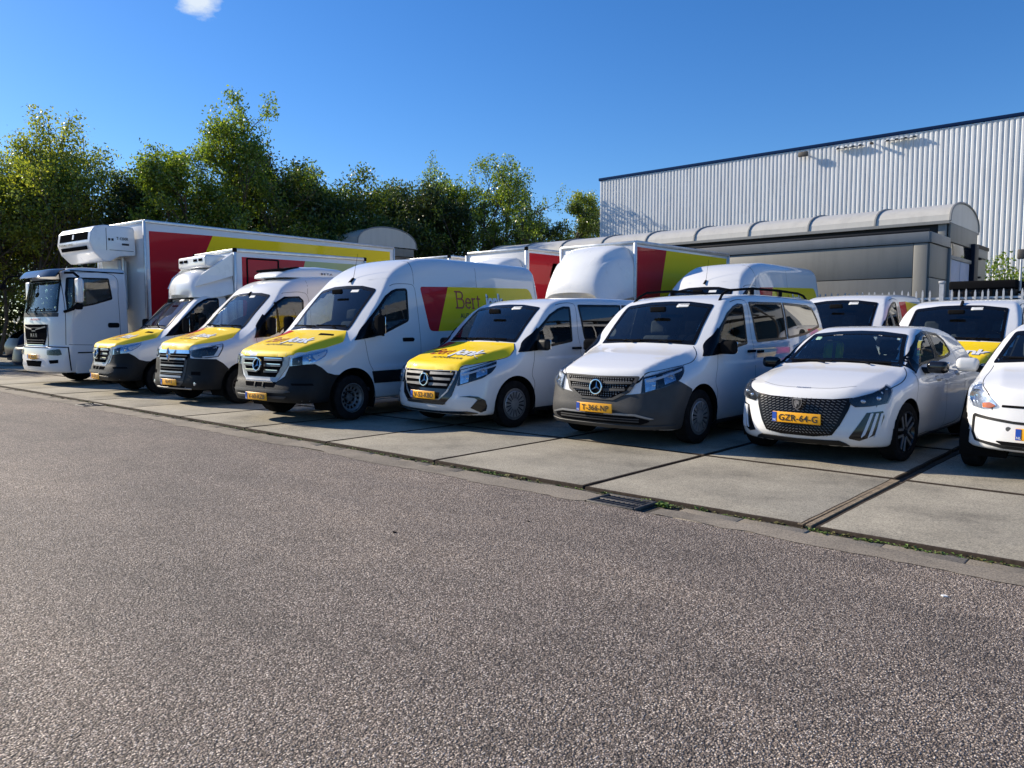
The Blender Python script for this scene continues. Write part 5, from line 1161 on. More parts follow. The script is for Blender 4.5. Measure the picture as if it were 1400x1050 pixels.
def bevel(o, w, seg=2, ang=30):
    import bmesh
    bm = bmesh.new(); bm.from_mesh(o.data); ed = [e for e in bm.edges if len(e.link_faces) == 2 and e.calc_face_angle(0) > R(ang)]
    bmesh.ops.bevel(bm, geom=ed, offset=w, segments=seg, profile=.6, affect='EDGES', clamp_overlap=True); bm.to_mesh(o.data); bm.free(); o.data.shade_smooth(); o.data.set_sharp_from_angle(angle=R(35)); return o
def lorry(root):
    wsh = [(-.90, 1.80), (.90, 1.80), (.84, 2.50), (-.84, 2.50)]; dwn = [(.42, 2.60, .05), (1.36, 2.62, .05), (1.42, 2.10, .05), (.95, 1.95), (.50, 1.86), (.36, 1.80, .03), (.36, 2.2)]
    b, o = skin(root, 'lorry', MAT['white'], [('front', wsh), ('side', inset(rounded(dwn, .03), .02))], ((1.45, .50, .60),), res=.04)
    ws = [(-.97, 1.76, .05), (.97, 1.76, .05), (.90, 2.56, .08), (-.90, 2.56, .08)]
    windscreen(root, b, ws, MAT['glass'], ring=.05, r=.06)
    lay_patch(b, 'front', rect(-.98, .98, 1.66, 1.755), MAT['plastic_grey'], 'scuttle', root, off=.006, r=.02)
    wiper(root, b, [((-.5, 1.78), (-.85, 1.84), (-.2, 1.84)), ((.35, 1.78), (0, 1.84), (.75, 1.84))])
    for y in (-.62, -.2, .30): MB().tube([(.02, y, 1.72), (-.03, y, 1.78), (.06, y, 1.90)], .016, 6).build('wiper_arm', MAT['matt'], root)
    # grille
    g = lay_patch(b, 'front', [(-.63, 1.48), (.63, 1.48), (.61, 1.20), (.50, .98), (-.50, .98), (-.61, 1.20)], MAT['grille_dark'], 'grille', root, off=.012, r=.03, thick=.03)
    for z, w in ((1.40, .60), (1.10, .55), (1.04, .52), (.985, .48)): lay_patch(b, 'front', rect(-w, w, z-.008, z+.008), MAT['plastic_grey'] if z > 1 else MAT['chrome'], 'grille_louvre', g, off=.030, thick=.015)
    both(lambda sd: lay_patch(b, 'front', [(sd*.60, 1.44), (sd*.34, 1.40), (sd*.12, 1.37), (sd*.12, 1.345), (sd*.34, 1.37), (sd*.60, 1.405)], MAT['louver'], 'chrome_wing', g, off=.036, thick=.01))
    lay_patch(b, 'front', [(-.12, 1.335), (.12, 1.335), (.09, 1.31), (-.09, 1.31)], MAT['louver'], 'chrome_strip', g, off=.036, thick=.01)
    T = text2d('MAN', .02, 1.6); k = .36/T[2][0]; lay_text(b, 'front', T, (-.18, 1.17), (k, 0), (0, k), MAT['meshgrey'], 'grille_lettering', g, off=.034)
    T = text2d('www.bertjonk.nl', .0, 1.0); k = .62/T[2][0]; lay_text(b, 'front', T, (-.31, 1.555), (k, 0), (0, k), MAT['pinkink'], 'web_lettering', root, off=.004)
    # bumper with lamp recesses
    lay_patch(b, 'wrap', [(-38, .93), (38, .93), (38, .915), (-38, .915)], MAT['matt'], 'bumper_gap', root, off=.009)
    both(lambda sd: seam(b, 'wrap', [(sd*38, 1.48), (sd*38, .95), (sd*62, .93), (sd*64, .32)], root, w=.022, mat=MAT['matt'], off=.004))
    lay_patch(b, 'wrap', [(-26, .60), (26, .60), (22, .46), (-22, .46)], MAT['grille_dark'], 'bumper_opening', root, off=.005, r=.02)
    def f1(sd):
        l = lay_patch(b, 'wrap', [(sd*u, v) for u, v in [(38, .86), (54, .89), (56, .76), (52, .74), (38, .75)]], MAT['lampdark'], 'headlight', root, off=.005, r=.02)
        for u in (42, 48): 
            q = b.lay('wrap', [(sd*u, .81)])[0]; MB().lathe([(.045, .03), (.045, -.006), (.03, .012), (0, 0)], n=20, axis='x').build('lamp_projector', MAT['lampin'], l, loc=(q[1], q[0], q[2]), rot=(0, 0, sd*.3), fix=False)
        lay_patch(b, 'wrap', [(sd*u, v) for u, v in [(38, .86), (54, .89), (56, .76), (52, .74), (38, .75)]], MAT['lens'], 'lamp_lens', l, off=.022, r=.02, thick=.02)
        lay_patch(b, 'wrap', [(sd*u, v) for u, v in [(40, .62), (52, .64), (52, .56), (42, .54)]], MAT['grille_dark'], 'bumper_slot', root, off=.005, r=.02)
        # door, window, seams
        windscreen(root, b, dwn, MAT['glass'], ring=.04, name='door_window', mode='side', side=sd, r=.03)
        seam(b, 'side', [(.33, 1.78), (.31, 1.0), (.9, .98)], root, side=sd, w=.010); seam(b, 'side', smooth_line([(.33, 1.78), (.35, 2.62), (.5, 2.70), (1.48, 2.70), (1.56, 2.1), (1.58, 1.15)], 5), root, side=sd, w=.010)
        lay_patch(b, 'side', rect(1.28, 1.56, 1.40, 1.52), MAT['matt'], 'door_handle', root, off=.006, side=sd, r=.05)
        lay_patch(b, 'side', rect(.50, 1.74, 2.745, 2.77), MAT['matt'], 'roof_gutter', root, off=.012, side=sd)
        MB().rbox((.72, sd*1.12, .62), (.44, .06, .66), .02, 1).build('step_panel', MAT['white'], root); MB().box((.72, sd*1.155, .80), (.34, .012, .03)).build('step_slot', MAT['matt'], root)
        MB().rbox((.70, sd*1.10, .29), (.50, .10, .05), .015, 1).build('entry_step', MAT['matt'], root)
        MB().tube([(.30, sd*1.12, 1.78), (.40, sd*1.35, 1.84), (.50, sd*1.42, 1.98)], .035, 6).build('mirror_arm', MAT['matt'], root, angle=60); m = MB().tube([(.34, sd*1.12, 2.70), (.46, sd*1.30, 2.70), (.52, sd*1.42, 2.60)], .03, 6)
        m.build('mirror_arm', MAT['matt'], root); mm = MB().rbox((.52, sd*1.42, 2.28), (.11, .25, .58), .045, 2).build('wing_mirror', MAT['white'], root, angle=60)
        MB().rbox((.575, sd*1.42, 2.28), (.02, .21, .50), .01, 1).build('mirror_glass', MAT['mirrorglass'], mm)
        MB().rbox((.50, sd*1.42, 1.90), (.12, .22, .14), .04, 2).build('wide_mirror', MAT['matt'], root, angle=60)
    both(f1)
    MB().tube([(.25, -1.0, 2.72), (-.05, -1.15, 2.66), (-.16, -1.2, 2.50)], .025, 6).rbox((-.18, -1.2, 2.42), (.10, .24, .14), .04, 2).build('kerb_mirror', MAT['matt'], root, angle=60)
    # smoked sun visor
    rings = []
    for y in np.linspace(-1.05, 1.05, 13):
        dx = .18*(abs(y)/1.05)**4; rings.append([(.20+dx, y, 2.80), (.08+dx, y, 2.76), (-.03+dx, y, 2.60), (.00+dx, y, 2.60), (.10+dx, y, 2.73), (.21+dx, y, 2.77)])
    loft('sun_visor', rings, MAT['glass_dark'], root, angle=40)
    number_plate(root, '97-BKR-5', -.03, .70, y=.02)
    cabin(root, b, .42, 1.72, 1.05, 1.05, 1.05, 1.74, 2.7, floor=.95, seats=(-.6, .55), wheel_y=.55, zb=2.3)
    # frame, wheels, box
    for y in (-.45, .45): MB().box((5.6, y, .86), (9.4, .10, .26)).build('chassis_rail', MAT['chassis'], root)
    wheels(root, 'truck', (1.45, 7.6), 1.14, .47, .28, .28)
    for sd in (-1, 1): MB().lathe([(.58, sd*.62), (.60, sd*1.10), (.62, sd*1.12)], (7.6, 0, .50), 16, 0, 180).build('mudguard', MAT['matt'], root, fix=False)
    both(lambda sd: MB().rbox((4.2, sd*1.0, .72), (1.6, .45, .5), .08, 2).build('fuel_tank', MAT['alu'], root, angle=60)); both(lambda sd: MB().box((5.9, sd*1.2, .78), (1.6, .04, .12)).box((5.9, sd*1.2, .52), (1.6, .04, .12)).build('side_guard', MAT['alu'], root))
    dec = [('red', [(2.34, 3.86), (4.12, 3.90), (2.95, 1.45), (2.34, 1.45)]), ('yellow', [(4.12, 3.90), (10.72, 3.97), (10.72, 1.45), (2.95, 1.45)])]
    bx = cargo_box(root, 2.22, 10.9, 1.26, 1.05, 4.10, [], None)
    for col, poly in dec:
        for sy in (-1, 1): MB().prism(poly, min(sy*1.26, sy*1.2635), max(sy*1.26, sy*1.2635), 'y').build('side_decal', MAT[col], bx, angle=20)
    for sy in (-1, 1):
        T = stroke_bert(.08); plane_text((T[0]*.9, T[1], T[2]), (5.4, sy*1.268, 2.9), (.55, 0, 0), (0, 0, .60), MAT['redink'], 'bert_lettering', bx)
    # cooling unit over the cab
    u = MB().prism([(1.03, 3.50), (1.07, 3.78), (1.17, 3.90), (1.40, 3.95), (2.10, 3.95), (2.14, 3.90), (2.16, 3.24), (1.75, 3.19), (1.50, 3.05), (1.34, 3.05), (1.12, 3.26)], -.92, .92, 'y').build('cooling_unit', MAT['gfrp'], root)
    bevel(u, .05, 3, 25)
    MB().prism([(1.055, 3.57), (1.08, 3.76), (1.065, 3.765), (1.033, 3.57)], -.78, .78, 'y').build('fan_grille', MAT['grille_dark'], u); MB().box((1.045, 0, 3.67), (.02, .07, .12), ry=R(9)).build('unit_badge', MAT['whiteink'], u)
    MB().prism([(1.075, 3.33), (1.05, 3.42), (1.03, 3.415), (1.05, 3.33)], -.70, .70, 'y').build('air_slot', MAT['grille_dark'], u)
    T = text2d('THERMO KING', .02, 1.1); plane_text(T, (1.022, -.80, 3.46), (0, .11, 0), (0, 0, .075), MAT['ink'], 'unit_lettering', u)
    T = text2d('T-1200R', .03, 1.1); plane_text(T, (1.68, .926, 3.60), (.075, 0, 0), (0, 0, .10), MAT['ink'], 'type_lettering', u)
    MB().rbox((1.90, .922, 3.50), (.18, .02, .05), .008, 1).build('unit_tag', MAT['ink'], u)
    for x in (1.50, 1.58): MB().box((x, .924, 3.60), (.05, .012, .06)).build('unit_lock', MAT['ink'], u)
    MB().box((1.43, .922, 3.60), (.010, .008, .55)).build('unit_panel_gap', MAT['seam'], u); MB().box((1.80, .922, 3.34), (.60, .008, .010)).build('unit_panel_gap', MAT['seam'], u)
    both(lambda sd: MB().tube([(2.0, sd*.55, 3.2), (2.02, sd*.55, 2.6), (2.0, sd*.5, 1.6)], .03, 6).build('unit_hose', MAT['alu'], root)); MB().rbox((2.05, 0, 2.5), (.22, .9, 1.3), .05, 2).build('unit_duct', MAT['gfrp'], root, angle=60)
# ---------------------------------------------------------------- ground
def mat_asphalt():
    m, t, o = M_('exposed_aggregate_asphalt'); p = nd(t, 'BsdfPrincipled', _Roughness=.78); tcn = nd(t, 'TexCoord')
    v = nd(t, 'TexVoronoi', _Scale=130); t.links.new(tcn.outputs['Object'], v.inputs['Vector']); v2 = nd(t, 'TexVoronoi', _Scale=62); t.links.new(tcn.outputs['Object'], v2.inputs['Vector'])
    sep = nd(t, 'SeparateColor'); t.links.new(v.outputs['Color'], sep.inputs[0])
    c = ramp(t, sep.outputs[0], [(0, (.075, .058, .046)), (.22, (.145, .113, .088)), (.48, (.245, .196, .160)), (.70, (.36, .298, .247)), (.87, (.50, .43, .365)), (1, (.78, .70, .61))])
    # dark binder between the stones
    e = ramp(t, v.outputs['Distance'], [(.32, (1, 1, 1)), (.72, (.16, .155, .15))])
    m1 = nd(t, 'Mix', data_type='RGBA', blend_type='MULTIPLY'); m1.inputs[0].default_value = .9; t.links.new(c, m1.inputs[6]); t.links.new(e, m1.inputs[7])
    mpp = nd(t, 'Mapping'); mpp.inputs['Scale'].default_value = (.55, 1.5, 1); t.links.new(tcn.outputs['Object'], mpp.inputs[0]); n = noise(t, .5, 8, .68, vec=mpp.outputs[0]); w = ramp(t, n.outputs['Fac'], [(.34, (.74, .73, .73)), (.5, (1.0, .98, .97)), (.64, (1.28, 1.24, 1.19))])
    m2 = nd(t, 'Mix', data_type='RGBA', blend_type='MULTIPLY'); m2.inputs[0].default_value = 1; t.links.new(m1.outputs[2], m2.inputs[6]); t.links.new(w, m2.inputs[7])
    # darker damp stains and dull streaks along the gutter
    n2 = noise(t, 1.7, 8, .7); w2 = ramp(t, n2.outputs['Fac'], [(.34, (.72, .71, .70)), (.47, (1, 1, 1))])
    m3 = nd(t, 'Mix', data_type='RGBA', blend_type='MULTIPLY'); m3.inputs[0].default_value = .8; t.links.new(m2.outputs[2], m3.inputs[6]); t.links.new(w2, m3.inputs[7])
    t.links.new(m3.outputs[2], p.inputs['Base Color'])
    hh = nd(t, 'Math', operation='MULTIPLY_ADD'); t.links.new(v.outputs['Distance'], hh.inputs[0]); hh.inputs[1].default_value = -1.0; 
    h2 = nd(t, 'Math', operation='MULTIPLY'); t.links.new(v2.outputs['Distance'], h2.inputs[0]); h2.inputs[1].default_value = -.8; t.links.new(h2.outputs[0], hh.inputs[2])
    bu = nd(t, 'Bump', _Strength=1.0, _Distance=.0055); t.links.new(hh.outputs[0], bu.inputs['Height']); t.links.new(bu.outputs[0], p.inputs['Normal'])
    t.links.new(p.outputs[0], o.inputs[0]); return m
def mat_concrete(name, base, seed=0.0):
    m, t, o = M_(name); p = nd(t, 'BsdfPrincipled', _Roughness=.85); tcn = nd(t, 'TexCoord'); oi = nd(t, 'ObjectInfo')
    mp_ = nd(t, 'VectorMath', operation='ADD'); g = nd(t, 'NewGeometry'); t.links.new(g.outputs['Position'], mp_.inputs[0]); mp_.inputs[1].default_value = (seed, 0, 0)
    n = noise(t, 1.1, 9, .68, vec=mp_.outputs[0]); n2 = noise(t, 95, 4, .7, vec=mp_.outputs[0]); v = nd(t, 'TexVoronoi', _Scale=70); t.links.new(mp_.outputs[0], v.inputs['Vector'])
    c = ramp(t, n.outputs['Fac'], [(.30, [k*.55 for k in base]), (.47, base), (.68, [k*1.32 for k in base])])
    c2 = ramp(t, n2.outputs['Fac'], [(.34, (.34, .33, .31)), (.50, (1, 1, 1)), (.64, (1.5, 1.48, 1.42))])
    m1 = nd(t, 'Mix', data_type='RGBA', blend_type='MULTIPLY'); m1.inputs[0].default_value = .85; t.links.new(c, m1.inputs[6]); t.links.new(c2, m1.inputs[7])
    mr = nd(t, 'MapRange'); mr.inputs['To Min'].default_value = .95; mr.inputs['To Max'].default_value = 1.05; t.links.new(oi.outputs['Random'], mr.inputs['Value'])
    m2 = nd(t, 'Mix', data_type='RGBA', blend_type='MULTIPLY'); m2.inputs[0].default_value = 1; t.links.new(m1.outputs[2], m2.inputs[6]); t.links.new(mr.outputs[0], m2.inputs[7])
    t.links.new(m2.outputs[2], p.inputs['Base Color']); bu = nd(t, 'Bump', _Strength=.6, _Distance=.003); t.links.new(n2.outputs['Fac'], bu.inputs['Height']); t.links.new(bu.outputs[0], p.inputs['Normal'])
    t.links.new(p.outputs[0], o.inputs[0]); return m
MAT['asphalt'] = mat_asphalt(); MAT['slab'] = mat_concrete('weathered_slab_concrete', (.285, .260, .205)); MAT['gutter'] = mat_concrete('dirty_gutter_concrete', (.20, .172, .132), 7)
MAT['joint'] = simple('joint_dirt', (.055, .047, .036), .95, var=.6, vscale=16, bump=.8, bscale=60); MAT['timber'] = simple('old_timber_strip', (.24, .185, .12), .9, var=.5, vscale=24, bump=.5, bscale=80)
def sheet(name, x0, x1, y0, y1, z, mat, parent=None, nx=1, ny=1, **k):
    V = [(x0+(x1-x0)*i/nx, y0+(y1-y0)*j/ny, z) for i in range(nx+1) for j in range(ny+1)]; F = [(i*(ny+1)+j, (i+1)*(ny+1)+j, (i+1)*(ny+1)+j+1, i*(ny+1)+j+1) for i in range(nx) for j in range(ny)]
    return link(name, mesh(name, V, F, mat, flat=True), parent, **k)
sheet('ground', -400, 400, -300, 500, -.10, simple('far_ground', (.10, .095, .085), .9, var=.4, vscale=.5), kind='structure')
sheet('asphalt_yard', -120, 60, -60, 5.10, -.022, MAT['asphalt'], kind='structure')
sheet('joint_bed', -80, 14, 5.45, 40, -.035, MAT['joint'], kind='structure')
for a_, b_ in ((-80, -15.48), (-15.02, -3.76), (-3.30, 14)): sheet('gutter_bed', a_, b_, 5.10, 5.45, -.036, MAT['joint'], kind='structure')
sheet('rear_yard', -80, 30, 23.6, 60, -.01, MAT['slab'], kind='structure')
apron = empty('concrete_apron', (0, 5.5, 0), kind='structure'); _sv = []
for k in range(5):
    m = MB(); w, d = 1.972, 2.225; r_ = random.Random(k); e = .012; N = 8
    top = [(x+r_.uniform(-.006, .006)*(1), y+r_.uniform(-.006, .006), 0) for x, y in densify([(0, 0), (w, 0), (w, d), (0, d)], .22)]
    n = len(top); tp = [(x, y) for x, y, z in top]; inn = inset(tp, .026); V = [(x, y, 0) for x, y in inn]+[(x, y, -.002) for x, y in inset(tp, .004)]+[(x, y, -.012) for x, y in tp]+[(x, y, -.14) for x, y in tp]
    F = [tuple(range(n))]+[(q*n+i, (q+1)*n+i, (q+1)*n+(i+1) % n, q*n+(i+1) % n) for q in range(3) for i in range(n)]
    me = mesh('concrete_slab', V, F, [MAT['slab'], MAT['rimsteel']], angle=50); fixn(me)
    for pl in me.polygons: pl.material_index = 0 if len(pl.vertices) > 4 else 1; _sv.append(me)
for i in range(-30, 4):
    for j in range(8):
        gx = .05 if i <= -2 else 0
        o = link('concrete_slab', _sv[random.randrange(5)], apron, loc=(i*2.0+.014-.04-(.06 if i < -1 else 0), j*2.26+.014, random.uniform(-.006, .0)))
for x in (-2.125, -2.075): MB().box((0, 0, 0), (.040, 2.2, .05)).build('joint_strip', MAT['timber'], apron, swap=False, loc=(x, 1.12, -.030), rot=(0, 0, R(random.uniform(-.4, .4))))
# gutter course between apron and asphalt
gut = empty('gutter', (0, 5.3, 0), kind='structure'); _gv = []
for k in range(4):
    m = MB().rbox((0, 0, 0), (.496, .335, .12), .007, 1); me = mesh('gutter_block', m.v, m.f, MAT['gutter'], angle=50); fixn(me); _gv.append(me)
for i in range(-92, 12):
    x = i*.5+.22
    if -4.02 < x < -3.05: continue
    if -15.72 < x < -14.78: continue
    link('gutter_block', _gv[i % 4], gut, loc=(x, -.022+random.uniform(-.006, .006), -.083+random.uniform(-.006, .003)), rot=(random.uniform(-.01, .01), random.uniform(-.006, .006), random.uniform(-.006, .006)))
rd_ = random.Random(21); xs_ = np.arange(-46, 6, .09); lo_, hi_, a_, b_ = [], [], .0, .0
for x in xs_:
    a_ = a_*.86+rd_.gauss(0, .016); b_ = b_*.8+rd_.gauss(0, .010); g_ = .5+.5*math.sin(x*1.9)*math.sin(x*.63+1)
    lo_.append(5.10+a_-.03*g_); hi_.append(max(5.20+a_*.5, 5.26+b_+.16*g_))
Vd = [(x, y, -.0185) for x, y in zip(xs_, lo_)]+[(x, y, -.0185) for x, y in zip(xs_, hi_)]; nn_ = len(xs_)
Fd = [(i, i+1, nn_+i+1, nn_+i) for i in range(nn_-1) if not (-3.85 < xs_[i] < -3.22) and math.sin(xs_[i]*2.7)+math.sin(xs_[i]*.9) > -1.6]
link('silt_strip', mesh('silt_strip', Vd, Fd, mat_concrete('grey_silt', (.215, .185, .145), 3), flat=True), kind='structure')
def drain(x, label):
    r = empty('drain_grate', (x, 5.275, -.027), label=label, cat='drain grate', group='drain grates in the gutter')
    fr = MB(); w, d = .46, .32
    for c, s_ in (((0, -d/2, 0), (w, .03, .04)), ((0, d/2, 0), (w, .03, .04)), ((-w/2, 0, 0), (.03, d, .04)), ((w/2, 0, 0), (.03, d, .04)), ((0, 0, -.002), (w-.04, .028, .036))): fr.rbox(c, s_, .006, 1)
    fr.build('grate_frame', MAT['castiron'], r, swap=False)
    for row in (-1, 1):
        for k in range(8): MB().rbox((-.175+.05*k, row*.078, -.003), (.020, .130, .034), .004, 1, rz=R(-14)).build('grate_bar', MAT['castiron'], r, swap=False)
    MB().box((0, 0, -.10), (w-.02, d-.02, .02)).build('drain_pit', MAT['chassis'], r, swap=False)
drain(-3.53, 'cast iron slotted drain grate beside green weeds, nearest in the gutter'); drain(-15.25, 'small dark drain in the gutter far left, in front of the lorry')
# weeds along the slab edge
MAT['weed'] = simple('weed_leaf', (.10, .17, .02), .7, var=.5, vscale=30); MAT['moss'] = simple('dry_moss', (.13, .12, .04), .9, var=.5, vscale=30)
def leafclump(m, x, y, z, n, s, rng, h=1.0):
    for _ in range(n):
        a = rng.uniform(0, 6.28); L = s*rng.uniform(.5, 1.3); w = L*.28; e = rng.uniform(.2, 1.2)*h; bx, by = x+rng.uniform(-1, 1)*s*.7, y+rng.uniform(-1, 1)*s*.35
        d = np.array([math.cos(a), math.sin(a), 0]); q = np.array([-d[1], d[0], 0]); p0 = np.array([bx, by, z]); p1 = p0+d*L*.5+np.array([0, 0, L*.45*e]); p2 = p0+d*L+np.array([0, 0, L*.35*e])
        m.add([p0, p1+q*w, p2, p1-q*w], [(0, 1, 2, 3)])
rw = random.Random(5); m = MB(); m2 = MB()
for k in range(950):
    x = 3-abs(rw.gauss(0, 1))*11; 
    cl_ = math.sin(x*3.1)+math.sin(x*1.3+2)
    if rw.random() < .45 and cl_ < 0: continue
    leafclump(m if rw.random() < .55 else m2, x, 5.462+rw.uniform(-.03, .03), -.030, rw.randint(3, 9), rw.uniform(.012, .042), rw)
props(m.build('edge_weeds', MAT['weed'], swap=False, flat=True, fix=False), label='low green weeds growing along the edge of the concrete slabs', cat='weeds', kind='stuff')
props(m2.build('edge_moss', MAT['moss'], swap=False, flat=True, fix=False), label='dry brown moss in the joint between slabs and gutter', cat='moss', kind='stuff')
for x, y, s_, n, lab in ((-3.18, 5.36, .055, 60, 'green weed tuft growing right beside the nearest drain grate'), (-.10, 5.44, .05, 40, 'bright green weed tuft on the slab edge right of the wide timber joint'), (.60, 5.16, .06, 45, 'green weed tuft at the right edge of the photo by the gutter'), (-5.25, 5.46, .035, 26, 'small weed tuft at the slab edge left of the drain grate')):
    m = MB(); leafclump(m, 0, 0, 0, n, s_, rw, 1.3); props(m.build('weed_tuft', MAT['weed'], swap=False, flat=True, fix=False, loc=(x, y, -.024)), label=lab, cat='weed', group='weed tufts at the slab edge')
def debris(px, py, s_, mat, name, lab):
    x, y = GP(px, py); m = MB(); r_ = random.Random(int(px)); n = 7
    pts = [(s_*(.6+.5*r_.random())*math.cos(6.28*i/n), s_*.55*(.6+.5*r_.random())*math.sin(6.28*i/n)) for i in range(n)]
    m.prism(pts, 0, .006, 'z'); props(m.build(name, mat, swap=False, loc=(x, y, -.021)), label=lab, cat=name.replace('_', ' '))
def GP(u, v, z=-.02):
    dx = (u-700)/1050; dy = (525-v)/1050; c, s = math.cos(R(4.3)), math.sin(R(4.3)); X, Y, Zz = dx, c+dy*s, -s+dy*c; k = (z-1.435)/Zz; X *= k; Y *= k; a = R(42)
    return X*math.cos(a)-Y*math.sin(a), X*math.sin(a)+Y*math.cos(a)
debris(1291, 815, .020, MAT['paper'], 'paper_scrap', 'small white scrap of paper on the asphalt at the right')
debris(539, 728, .022, MAT['matt'], 'dead_leaf', 'small dark dead leaf on the asphalt left of centre')
debris(723, 713, .014, MAT['matt'], 'dead_leaf', 'tiny dark dead leaf on the asphalt in the middle')
# ---------------------------------------------------------------- the warehouse
def mat_wall(name, col, var=.08, scale=.6, rough=.5):
    m, t, o = M_(name); p = nd(t, 'BsdfPrincipled', _Roughness=rough); g = nd(t, 'NewGeometry'); mp_ = nd(t, 'Mapping'); mp_.inputs['Scale'].default_value = (2.5, 2.5, .35); t.links.new(g.outputs['Position'], mp_.inputs[0])
    n = noise(t, scale*2, 7, .65, vec=mp_.outputs[0]); c = ramp(t, n.outputs['Fac'], [(.25, [k*(1-var*2.2) for k in col]), (.5, col), (.8, [min(1, k*(1+var)) for k in col])])
    t.links.new(c, p.inputs['Base Color']); t.links.new(p.outputs[0], o.inputs[0]); return m
MAT['clad'] = mat_wall('white_profiled_cladding', (.76, .775, .775), .09); MAT['trimblue'] = simple('dark_blue_roof_trim', (.012, .030, .085), .5, spec=0); MAT['greypanel'] = mat_wall('grey_facade_panel', (.20, .198, .178), .08); MAT['greylight'] = mat_wall('light_grey_band', (.23, .235, .23), .07)
MAT['felt'] = simple('black_roof_edge', (.012, .012, .013), .7, var=.3); MAT['vault'] = mat_wall('milky_vault_sheet', (.50, .49, .45), .07, rough=.35); MAT['doorblue'] = simple('pale_blue_door_paint', (.22, .33, .52), .45, var=.12, vscale=4)
MAT['lead'] = simple('column_dark_blue', (.015, .02, .034), .5, spec=.1); MAT['darkglass'] = simple('dark_window_glass', (.010, .013, .016), .08, spec=.8)
WX0, WX1, WY, WH = -24.3, 1.0, 34.0, 9.28
wh = empty('warehouse', (WX0, WY, 0), label='large white corrugated metal warehouse with dark blue roof edge', cat='warehouse')
pw, pitch = 1.08, .18; prof = []
for k in range(6):
    x = k*pitch; prof += [(x, .0), (x+.035, -.042), (x+.105, -.042), (x+.140, .0)]
prof.append((pw, 0)); V = [(x, y, 0) for x, y in prof]+[(x, y, WH-.16) for x, y in prof]; n = len(prof)
pm = mesh('cladding_panel', V, [(i, i+1, n+i+1, n+i) for i in range(n-1)], MAT['clad'], flat=True); fixn(pm)
nP = int((WX1-WX0)/pw)
for i in range(nP): link('cladding_panel', pm, wh, loc=(i*pw, 0, 0))
for i in range(25): link('cladding_panel', pm, wh, loc=(0, i*pw+1.1, 0), rot=(0, 0, -math.pi/2))
MB().rbox((nP*pw/2, -.03, WH-.08), (nP*pw+.1, .12, .13), .01, 1).build('roof_trim', MAT['trimblue'], wh, swap=False); MB().rbox((-.03, 13.6, WH-.08), (.12, 27.2, .13), .01, 1).build('roof_trim', MAT['trimblue'], wh, swap=False)
MB().box((nP*pw/2, 13.6, WH-.3), (nP*pw-.3, 26.8, .1)).build('roof', MAT['felt'], wh, swap=False); MB().box((nP*pw/2, .12, .15), (nP*pw, .2, .3)).build('plinth', MAT['greypanel'], wh, swap=False)
MB().box((nP*pw/2, .2, WH/2-.2), (nP*pw-.1, .1, WH-.5)).build('inner_wall', MAT['greypanel'], wh, swap=False)
def floodbar(x, z, n, lab, s=1.0):
    r = empty('wall_floodlight', (x, WY-.05, z), label=lab, cat='floodlight', group='floodlights on the warehouse wall')
    MB().rbox((0, -.10, 0), (.28*n*s, .14, .05), .015, 1).build('lamp_housing', MAT['galv'], r, swap=False)
    for k in range(n): MB().rbox(((k-(n-1)/2)*.30*s, -.18, .0), (.12, .05, .07), .02, 1).build('lamp_head', MAT['darkglass'], r, swap=False)
    MB().tube([(0, 0, 0), (0, -.2, 0)], .03, 6).build('lamp_bracket', MAT['galv'], r, swap=False)
floodbar(-11.45, 9.02-.10, 4, 'flat four-head floodlight bar just under the roof edge, left one'); floodbar(-9.45, 9.0-.06, 4, 'flat four-head floodlight bar just under the roof edge, right one', 1.1)
r = empty('wall_floodlight', (-13.25, WY-.05, 8.86), label='square dark floodlight on an arm, leftmost on the warehouse wall', cat='floodlight', group='floodlights on the warehouse wall')
MB().rbox((-.1, -.24, .02), (.42, .12, .20), .02, 1).build('lamp_head', MAT['castiron'], r, swap=False); MB().tube([(0, 0, 0), (0, -.22, -.02)], .035, 6).build('lamp_bracket', MAT['castiron'], r, swap=False)
r = empty('wall_camera', (-10.55, WY-.05, 8.92), label='small dark camera between the two floodlight bars on the warehouse', cat='camera'); MB().rbox((0, -.2, 0), (.10, .22, .09), .02, 1).tube([(0, 0, .03), (0, -.15, .03)], .02, 6).build('camera_body', MAT['castiron'], r, swap=False)
# ---------------------------------------------------------------- grey annex with the vaulted rooflight
AX = -5.2; AX0 = -22.0; y0, y1, yv0, yv1 = 21.2, 27.8, 23.05, 26.3
an = empty('annex', (0, 0, 0), label='low grey panelled annex with a long vaulted rooflight, in front of the warehouse', cat='annex')
def wall_panels(x0, x1, z0, z1, n, y, name='facade_panel'):
    w = (x1-x0)/n
    for k in range(n): MB().rbox((x0+(k+.5)*w, y, (z0+z1)/2), (w-.012, .06, z1-z0-.012), .006, 1).build(name, MAT['greypanel'], an, swap=False)
MB().box(((AX0+AX)/2, (y0+y1)/2, 1.75), (AX-AX0-.06, y1-y0-.06, 3.5)).build('core_wall', MAT['seam'], an, swap=False)
wall_panels(AX0+.4, AX-.33, 2.655, 3.50, 3, y0); wall_panels(AX0+.4, AX-.33, 0, 2.65, 3, y0)
MB().rbox((AX-.165, y0, 1.75), (.32, .07, 3.5), .01, 1).build('corner_panel', MAT['greypanel'], an, swap=False)
MB().rbox(((AX0+AX)/2, y0-.01, 3.64), (AX-AX0+.06, .12, .26), .01, 1).build('parapet_band', MAT['greylight'], an, swap=False)
MB().rbox(((AX0+AX)/2, y0+.05, 3.82), (AX-AX0, .05, .06), .01, 1).build('parapet_rail', MAT['felt'], an, swap=False)
MB().box(((AX0+AX)/2, (y0+y1)/2, 3.66), (AX-AX0-.1, y1-y0-.1, .10)).build('flat_roof', MAT['felt'], an, swap=False)
